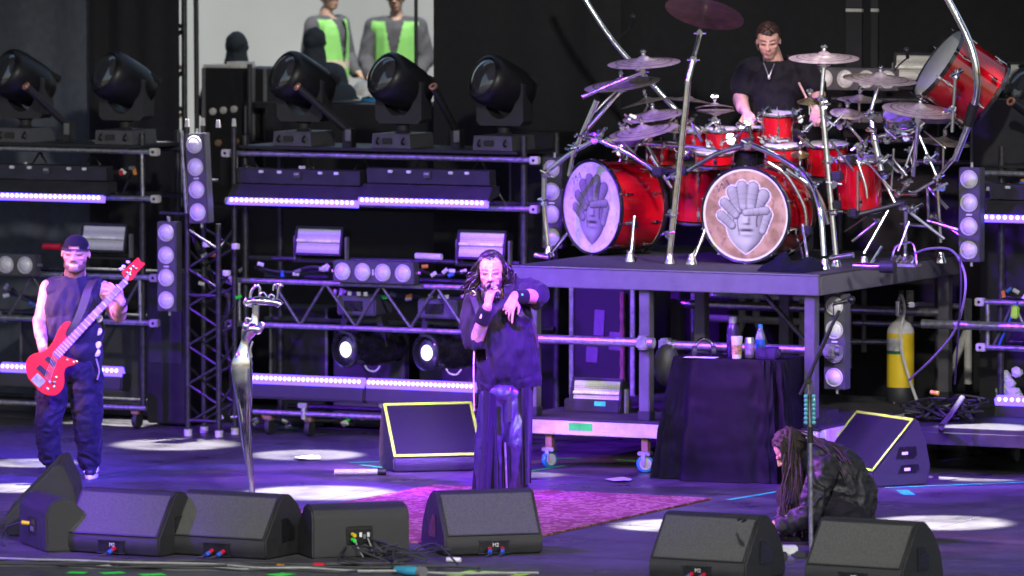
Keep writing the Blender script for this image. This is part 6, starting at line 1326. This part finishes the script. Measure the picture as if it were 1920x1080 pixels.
part(T, 'trouser_strap', MB().box((0, 0, 0), (.035, .01, .2), TR(J(955, 765, -.2))), 'strap', world=True); part(T, 'zip', MB().tube([J(947, 830, -.17), J(950, 915, -.14)], .008, 6), 'alu', world=True)
shoe(T, F(925, 915), F(915, 935), .29, 'black', False); shoe(T, F(972, 913), F(968, 932), .29, 'black', False)
for (a_, b_, r_, s_) in ((J(903, 603, -.24), J(913, 578, -.29), .056, 0), (J(985, 556, -.3), J(966, 556, -.36), .054, 1)):
    wb = part(T, 'wristband', MB().tube([a_, a_ * .5 + b_ * .5, b_], [r_, r_ * 1.03, r_ * .9], 20), 'cloth_black', world=True); m_ = a_ * .5 + b_ * .5
    part(T, 'wristband_mark', MB().box((0, 0, 0), (.014, .008, .045), TR(m_ + V((-.02 if s_ == 0 else .0, -.052, .012 if s_ else 0))) @ RY(.4 if s_ == 0 else 1.2), .002), 'white_plastic' if s_ == 0 else 'teal_tape', world=True, sub=wb)
part(T, 'necklace_cord', MB().tube(curve([J(889, 650, -.1), J(888, 700, -.16), J(889, 770, -.14)], 4), .006, 6), 'off_white', world=True)
part(T, 'braid', MB().tube(curve([J(975, 570, .05), J(990, 592, -.02), J(1000, 615, -.02), J(1004, 632, -.02), J(1008, 655, -.02)], 5), [.016, .018] * 10 + [.012], 8), 'dread', world=True)
# curly hair: scalp cap plus many waved locks
def locks(T, hd, n, seed, root, fall, wave, r=(.008, .004), m='hair_black', seg=9):
    rng = random.Random(seed); 
    for k in range(n):
        p = root(rng, k); q = fall(rng, k, p); am = wave * rng.uniform(.6, 1.3); ph = rng.random() * 6; fr = rng.uniform(8, 14); pts = []
        for i in range(seg * 2 + 1):
            t = i / (seg * 2); b = p.lerp(q[0], t) * (1 - t) + q[0].lerp(q[1], t) * t; pts.append(b + V((am * sin(fr * t + ph), am * cos(fr * t + ph) * .8, am * .4 * sin(fr * t * 1.3))) * min(1, t * 3))
        yield pts, [r[0] + (r[1] - r[0]) * i / (seg * 2) for i in range(seg * 2 + 1)]
hs_ = MB(); e_ = MB().ell((0, 0, 0), (.35, .42, .40), None, 24, 16); hs_.add(e_.v, e_.f, hd.M @ TR(0, -.09, .13)); e_ = MB().ell((0, 0, 0), (.37, .3, .45), None, 20, 14); hs_.add(e_.v, e_.f, hd.M @ TR(0, -.17, -.1))
hair = wpart(T, 'hair', remesh(hs_, .009, 2, wrinkle(.008, (25, 25, 10), 2), lambda c: (hd.inv @ c).y > .14 and (hd.inv @ c).z < .37 + .25 * abs((hd.inv @ c).x), 'hair', 'hair_black'))
def rt(rng, k):
    a = rng.uniform(.1, pi - .1) if k % 3 else rng.choice((.25, pi - .25)) + rng.uniform(-.25, .25); return hd.P(.35 * cos(a), .06 - .34 * sin(a) * rng.random(), .28 - .38 * rng.random())
def fl_(rng, k, p):
    s = 1 if (hd.inv @ p).x > 0 else -1; return (hd.P(s * rng.uniform(.38, .62), rng.uniform(-.3, .12), rng.uniform(-.25, .05)), hd.P(s * rng.uniform(.34, .72), rng.uniform(-.25, .15), rng.uniform(-.85, -.35)))
mbh = MB()
for pts, rs in locks(T, hd, 260, 4, rt, fl_, .022, (.007, .003)): mbh.tube(pts, rs, 5)
h_o = part(T, 'curls', mbh, 'hair_black', world=True, sub=hair); h_o['kind'] = 'stuff'
# beard tuft
mbh = MB(); rng = random.Random(8)
for k in range(70):
    x = rng.uniform(-.2, .2); p = hd.P(x, .34 - abs(x) * .5, -.36 - rng.random() * .1); mbh.tube([p, p + hd.R.to_3x3() @ V((rng.uniform(-.06, .06) + x * .1, .05, -.12)), p + hd.R.to_3x3() @ V((rng.uniform(-.1, .1), .02, rng.uniform(-.2, -.32)))], [.006, .005, .002], 5)
h_o = part(T, 'beard', mbh, 'hair_black', world=True); h_o['kind'] = 'stuff'
MK = thing('handheld_microphone', 'handheld microphone gripped before the singer mouth', 'microphone', J(926, 533, -.3)); a_ = hd.P(.03, .52, -.27); b_ = J(925, 534, -.42)
part(MK, 'body', MB().tube([a_, b_], [.022, .017], 14), 'black_gloss', world=True); part(MK, 'grille', MB().ell(a_ + V((0, .005, .004)), .027, None, 16, 12), 'alu', world=True); part(MK, 'end_ring', MB().tube([b_, b_ + (b_ - a_).normalized() * .012], .018, 14), 'grey', world=True)
# ------------------------------------------------------------------ crouching guitarist
Y0 = F(1560, 1012).y; T = thing('person', 'guitarist with long dreadlocks in black jacket, crouching with head bowed', 'person', F(1560, 1012))
hd = Head(J(1480, 845, .0), (-.72, -.12, -.70), (-.55, -.05, .8), .25, 1.0)
mb = MB(); hd.build(mb, .8); mb.cap(hd.P(0, -.1, -.3), .062, J(1530, 862), .085)
limb(mb, [J(1535, 880, -.1), J(1515, 960, -.26), J(1452, 985, -.25)], [.05, .04, .034]); hand(mb, J(1450, 985, -.25), (-.8, -.1, -.6), (-.5, -.3, .8), 1, (.4, .4, .45, .5), 1.05, .8, .2); limb(mb, [J(1545, 880), J(1590, 950)], [.12, .13])
fc = hd.face_color((.60, .36, .26), (.05, .03, .03), .8, None, stub=.7); wpart(T, 'body', remesh(mb, .0046, 2, color=lambda co: fc(co) or (.60, .36, .26)))
mb = MB(); limb(mb, [J(1532, 868), J(1572, 890), J(1592, 930), J(1588, 965)], [.155, .175, .18, .17]); mb.ell(J(1592, 945), (.17, .19, .15), None, 18, 12); limb(mb, [J(1545, 880, -.17), J(1515, 965, -.28), J(1470, 985, -.26)], [.09, .075, .055]); limb(mb, [J(1532, 875, .17), J(1490, 940, .2), J(1465, 985, .1)], [.09, .075, .055])
wpart(T, 'jacket', remesh(mb, .009, 5, wrinkle(.018, (10, 10, 10), 51, .5), None, 'jacket', 'jacket_black'))
mb = MB(); limb(mb, [J(1595, 965, -.1), J(1490, 935, -.12), J(1520, 1025, -.05)], [.12, .085, .06]); limb(mb, [J(1595, 965, .12), J(1480, 930, .18), J(1500, 1020, .16)], [.12, .085, .06]); mb.ell(J(1598, 975), (.16, .17, .1), None, 16, 10)
wpart(T, 'trousers', remesh(mb, .010, 4, wrinkle(.01, (9, 9, 9), 61), None, 'trousers', 'denim_black')); 
p = J(1512, 1028, -.05); shoe(T, V((p.x + .08, p.y, 0)), V((p.x - .2, p.y - .05, 0)), .29, 'black', False); p = J(1492, 1022, .16); shoe(T, V((p.x + .08, p.y, 0)), V((p.x - .2, p.y - .02, 0)), .29, 'black', False)
hs_ = MB(); e_ = MB().ell((0, 0, 0), (.37, .43, .41), None, 22, 14); hs_.add(e_.v, e_.f, hd.M @ TR(0, -.11, .14)); e_ = MB().ell((0, 0, 0), (.36, .3, .36), None, 18, 12); hs_.add(e_.v, e_.f, hd.M @ TR(0, -.22, -.08))
hair = wpart(T, 'hair', remesh(hs_, .009, 2, wrinkle(.012, (30, 30, 30), 5), lambda c: (hd.inv @ c).y > .2 and (hd.inv @ c).z < .40, 'hair', 'dread'))
rng = random.Random(77)
for k in range(120):
    back = k % 8 == 0; side = rng.choice((-1, -1, 1))
    p = hd.P(rng.uniform(-.34, .34), rng.uniform(-.45, .05), rng.uniform(.05, .5))
    if not back:
        x = rng.uniform(1470, 1524); q = J(x, rng.uniform(870, 905), rng.uniform(-.24, -.05)); e_ = J(x - rng.uniform(-8, 14), rng.uniform(940, 1010), rng.uniform(-.26, -.02))
    else:
        q = J(rng.uniform(1540, 1570), rng.uniform(810, 835), rng.uniform(-.2, .1)); e_ = J(rng.uniform(1570, 1622), rng.uniform(860, 905), rng.uniform(-.28, .0) if rng.random() > .5 else -.2)
    pts = []; w0 = rng.random() * 6
    for i in range(15):
        t = i / 14; b = p.lerp(q, t) * (1 - t) + q.lerp(e_, t) * t; pts.append(b + V((.008 * sin(t * 9 + w0), .01 * cos(t * 7 + w0), 0)))
    part(T, 'dreadlock', MB().tube(pts, [.0078 - .0035 * i / 14 for i in range(15)], 6), 'dread', world=True)
# ------------------------------------------------------------------ drummer
Y0 = W(1450, 150, 2.05).y; T = thing('person', 'drummer in black tee with short hair, looking down at the drums', 'person', st(ab(W(1450, 150, 2.05))[0], 2.05, DECKZ))
hd = Head(J(1441, 77, -.05), (-.08, -1, -.34), (-.03, 0, 1), .262, 1.02)
PK = (.66, .40, .32); mb = MB(); hd.build(mb); mb.cap(J(1446, 95), .068, J(1452, 125, .03), .085)
limb(mb, [J(1402, 138), J(1388, 190, -.06), J(1400, 212, -.32)], [.045, .056, .036]); limb(mb, [J(1388, 185, -.06), J(1393, 202, -.2)], [.058, .052]); hand(mb, J(1400, 212, -.32), (.15, -.8, -.35), (-.3, -.5, .8), 1, (1.1, 1.2, 1.2, 1.2), 1.1, 0, .5)
limb(mb, [J(1510, 136), J(1535, 178, -.06), J(1532, 205, -.3)], [.045, .056, .036]); hand(mb, J(1532, 206, -.3), (-.1, -.8, -.4), (.2, -.5, .8), -1, (1.1, 1.2, 1.2, 1.2), 1.1, 0, .5); limb(mb, [J(1455, 150), J(1455, 240)], [.13, .13])
fc = hd.face_color(PK, (.35, .2, .17), .3, None, stub=.3, squint=.025); wpart(T, 'body', remesh(mb, .0046, 2, color=lambda co: fc(co) or PK))
mb = MB(); mb.ell(J(1455, 160), (.24, .145, .18), None, 20, 14); mb.cap(J(1455, 180), .17, J(1455, 255), .19); limb(mb, [J(1412, 132), J(1500, 128)], [.092, .092]); mb.cap(J(1450, 118), .09, J(1455, 145), .15); limb(mb, [J(1405, 132), J(1392, 165, -.03)], [.088, .082]); limb(mb, [J(1508, 130), J(1528, 165, -.03)], [.088, .082])
wpart(T, 'shirt', remesh(mb, .009, 6, wrinkle(.018, (9, 9, 6), 71, .5), lambda c: c.z > hd.P(0, 0, -.60).z and abs(c.x - J(1450, 0).x) < .10 and c.y < Y0 + .05, 'shirt', 'cloth_black'))
mb = MB(); limb(mb, [J(1440, 262), J(1400, 280, -.4)], [.12, .085]); limb(mb, [J(1475, 262), J(1510, 280, -.4)], [.12, .085])
for (x, dy) in ((1400, -.4), (1510, -.4)): p = J(x, 280, dy); mb.cap(p, .085, V((p.x, p.y - .05, DECKZ + .09)), .06)
wpart(T, 'trousers', remesh(mb, .012, 4, None, None, 'trousers', 'denim_black'))
hs_ = MB(); e_ = MB().ell((0, 0, 0), (.345, .425, .39), None, 24, 16); hs_.add(e_.v, e_.f, hd.M @ TR(0, -.075, .15))
hair = wpart(T, 'hair', remesh(hs_, .006, 1, wrinkle(.007, (60, 60, 60), 5), lambda c: (hd.inv @ c).z < .10 - .3 * ((hd.inv @ c).y) and (hd.inv @ c).y < .12 or (hd.inv @ c).y >= .12 and (hd.inv @ c).z < .30 + .1 * abs((hd.inv @ c).x), 'hair', 'hair_brown'))
mbh = MB(); rng = random.Random(3)
for k in range(160):
    a = rng.uniform(0, 2 * pi); zz = rng.uniform(.28, .53); rr_ = sqrt(max(0, 1 - ((zz - .15) / .40) ** 2)); p = hd.P(.34 * rr_ * cos(a), -.075 + .42 * rr_ * sin(a), zz); mbh.tube([p, p + hd.R.to_3x3() @ V((rng.uniform(-.03, .03), .07 + rng.uniform(0, .03), .03))], [.005, .001], 4)
h_o = part(T, 'hair_tufts', mbh, 'hair_brown', world=True, sub=hair); h_o['kind'] = 'stuff'
part(T, 'necklace', MB().tube(curve([J(1432, 118, -.12), J(1438, 134, -.17), J(1442, 143, -.18), J(1447, 132, -.17), J(1452, 120, -.13)], 4), .004, 6), 'alu', world=True); part(T, 'pendant', MB().ell(J(1442, 145, -.185), (.01, .006, .018), None, 8, 6), 'alu', world=True); part(T, 'in_ear_cable', MB().tube(curve([hd.P(.36, -.05, -.02), hd.P(.37, -.12, -.1), hd.P(.30, -.2, -.35)], 4), .005, 6), 'grey', world=True)
for (a_, b_, lb) in ((J(1498, 155, -.25), J(1540, 240, -.36), 'wooden drum stick raised beside the brassy cymbal'), (J(1404, 218, -.36), J(1440, 235, -.62), 'wooden drum stick in the drummer hand above the toms')):
    single('drum_stick', MB().tube([a_, a_.lerp(b_, .85), b_], [.0085, .008, .004], 8), mat('stick_wood', (.62, .42, .26), .5) if 'stick_wood' not in MATS else 'stick_wood', lb, 'drum stick')
p = st(ab(W(1455, 260, 2.15))[0], 2.15, DECKZ); TH = thing('drum_stool', 'black drum stool under the drummer', 'stool', p); part(TH, 'seat', MB().lathe([(.16, .40), (.18, .42), (.18, .46), (.12, .48), (.001, .48)], 24), 'black'); part(TH, 'post', MB().tube([(0, 0, .1), (0, 0, .41)], .02, 10), 'chrome')
for i in range(3): part(TH, 'leg', MB().tube([(0, 0, .2), (.25 * cos(i * 2.09), .25 * sin(i * 2.09), .012)], .012, 8), 'chrome')
# ------------------------------------------------------------------ crew behind
def crew(px, py_sh, b, label, fwd, helmet, vest=True, cap=None, zbase=1.62, cl='grey_cloth', sk=(.55, .36, .28)):
    """standing helper whose shoulder line sits at the photo row py_sh"""
    c = W(px, py_sh, b); H = 1.42 + 0; zf = c.z - 1.42; T = thing('person', label, 'person', V((c.x, c.y, max(zf, zbase)))); zb = max(zf, zbase)
    f = V(fwd).normalized(); s = V((f.y, -f.x, 0)); P = lambda a, o, z: V((c.x, c.y, 0)) + s * a + f * o + ZZ * (zb + z)
    hd = Head(P(0, .03, 1.63), f, (0, 0, 1), .24); mb = MB(); hd.build(mb); mb.cap(P(0, 0, 1.5), .06, P(0, 0, 1.4), .07)
    for q in (-1, 1): limb(mb, [P(q * .2, 0, 1.38), P(q * .27, .02, 1.1), P(q * .2, .2, .95)], [.06, .05, .035]); hand(mb, P(q * .2, .2, .95), f * .8 - s * q * .5, ZZ, q, (.6, .6, .6, .6))
    limb(mb, [P(0, 0, 1.35), P(0, 0, .9)], [.13, .13]); fc = hd.face_color(sk); wpart(T, 'body', remesh(mb, .009, 3, color=lambda co: fc(co) or sk))
    mb = MB(); limb(mb, [P(-.15, 0, 1.38), P(.15, 0, 1.38)], [.09, .09]); mb.cap(P(0, 0, 1.3), .17, P(0, 0, .95), .17)
    for q in (-1, 1): limb(mb, [P(q * .19, 0, 1.38), P(q * .27, .02, 1.1), P(q * .21, .17, .96)], [.085, .075, .055])
    wpart(T, 'top', remesh(mb, .012, 4, wrinkle(.01, (7, 7, 5), px), None, 'top', cl))
    mb = MB()
    for q in (-1, 1): limb(mb, [P(q * .09, 0, .95), P(q * .1, .02, .5), P(q * .1, 0, .06)], [.12, .085, .07])
    wpart(T, 'trousers', remesh(mb, .014, 3, None, None, 'trousers', 'navy_cloth'))
    for q in (-1, 1): part(T, 'boot', MB().ell(P(q * .1, .06, .05), (.06, .06, .05), None, 12, 8).box((0, 0, 0), (.1, .1, .1), TR(P(q * .1, 0, .05)), .02), 'shoe_black', world=True)
    if vest:
        mb = MB(); limb(mb, [P(-.14, 0, 1.375), P(.14, 0, 1.375)], [.112, .112]); mb.cap(P(0, 0, 1.3), .205, P(0, 0, .85), .205)
        def vcut(co):
            d = co - V((c.x, c.y, 0)); a = d.dot(s); o = d.dot(f); z = co.z - zb
            return (o > 0 and z > 1.05 and abs(a) < (z - 1.05) * .2 + .008) or z > 1.43 or abs(a) > .25 or z < .78
        def vcol(co):
            z = co.z - zb; return (.62, .55, .42) if (1.0 < z < 1.07 or .84 < z < .9) else (.26, .66, .17)
        wpart(T, 'vest', remesh(mb, .012, 4, None, vcut, 'vest', 'hi_vis', vcol))
    if helmet:
        hm = MB().ell((0, 0, 0), (.42, .48, .40), None, 20, 14); hh = MB().add(hm.v, hm.f, hd.M @ TR(0, -.03, .2)); hz_ = remesh(hh, .009, 1, None, lambda q_: (hd.inv @ q_).z < .2, 'helmet', helmet); h_ = wpart(T, 'helmet', hz_); part(T, 'brim', MB().lathe([(.44, .18), (.54, .165), (.54, .185), (.44, .21)], 24, hd.M @ TR(0, .03, .0)), helmet, world=True, sub=h_)
    if cap:
        hm = MB().ell((0, 0, 0), (.40, .46, .46), None, 20, 14); hh = MB().add(hm.v, hm.f, hd.M @ TR(0, -.04, .1)); hh.cap(hd.P(0, -.05, -.1), .085, P(0, 0, 1.40), .12); hh.cap(hd.P(-.3, .0, .0), .03, hd.P(.3, .0, .0), .03); wpart(T, 'hood', remesh(hh, .010, 2, wrinkle(.006, (12, 12, 12), px), None, 'hood', cap))
    return T
mat('helmet_blue', (.04, .30, .65), .3, coat=.5); mat('helmet_white', (.75, .74, .70), .35, coat=.3); mat('cap_dark', (.014, .022, .032), .8)
BC = BD + 4.6
crew(743, 52, BC, 'worker in green safety vest and blue helmet facing the stage', (-.1, -1, 0), 'helmet_blue')
crew(612, 60, BC + .3, 'worker in green vest over grey hoodie, turned aside', (.75, -.55, 0), 'helmet_white')
crew(443, 135, BD + 2.2, 'person in dark cap seen above the flight case', (.2, 1, 0), None, False, 'cap_dark', .0, 'navy_cloth')
crew(588, 128, BD + 1.6, 'person in dark cap before the worker in the grey hoodie', (.3, 1, 0), None, False, 'cap_dark', .0, 'navy_cloth')
for (x, y, m, sz, lb) in ((640, 172, 'cap_dark', 1.0, 'black rounded helmet between two moving lights'), (685, 165, 'helmet_white', .9, 'white helmet behind the black rounded one'), (690, 185, 'helmet_blue', .6, 'blue helmet edge beside the black rounded one')):
    p = W(x, y + 14, BD + (.9 if x == 640 else 1.3)); T = thing('helmet', lb, 'helmet', p); part(T, 'dome', MB().lathe([(.13 * sz, 0), (.13 * sz, .02), (.12 * sz, .07 * sz), (.08 * sz, .12 * sz), (.001, .14 * sz)], 24), m); part(T, 'brim', MB().lathe([(.15 * sz, 0), (.15 * sz, .012), (.12 * sz, .02)], 24), m)
p = W(650, 190, BD + 1.1); T = thing('equipment_shelf', 'dark equipment shelf behind the moving lights', 'shelf', MS(V((p.x, p.y, 1.62)))); zz_ = p.z - 1.62
part(T, 'top', MB().box((0, 0, zz_ - .03), (1.5, .8, .05), None, .006), 'black'); part(T, 'lower_shelf', MB().box((0, 0, zz_ - .35), (1.5, .8, .04), None, .006), 'dark_grey')
for x in (-.72, -.1, .5): part(T, 'upright', MB().box((x, -.38, zz_ / 2 - .03), (.05, .05, zz_), None, .006), 'grey')
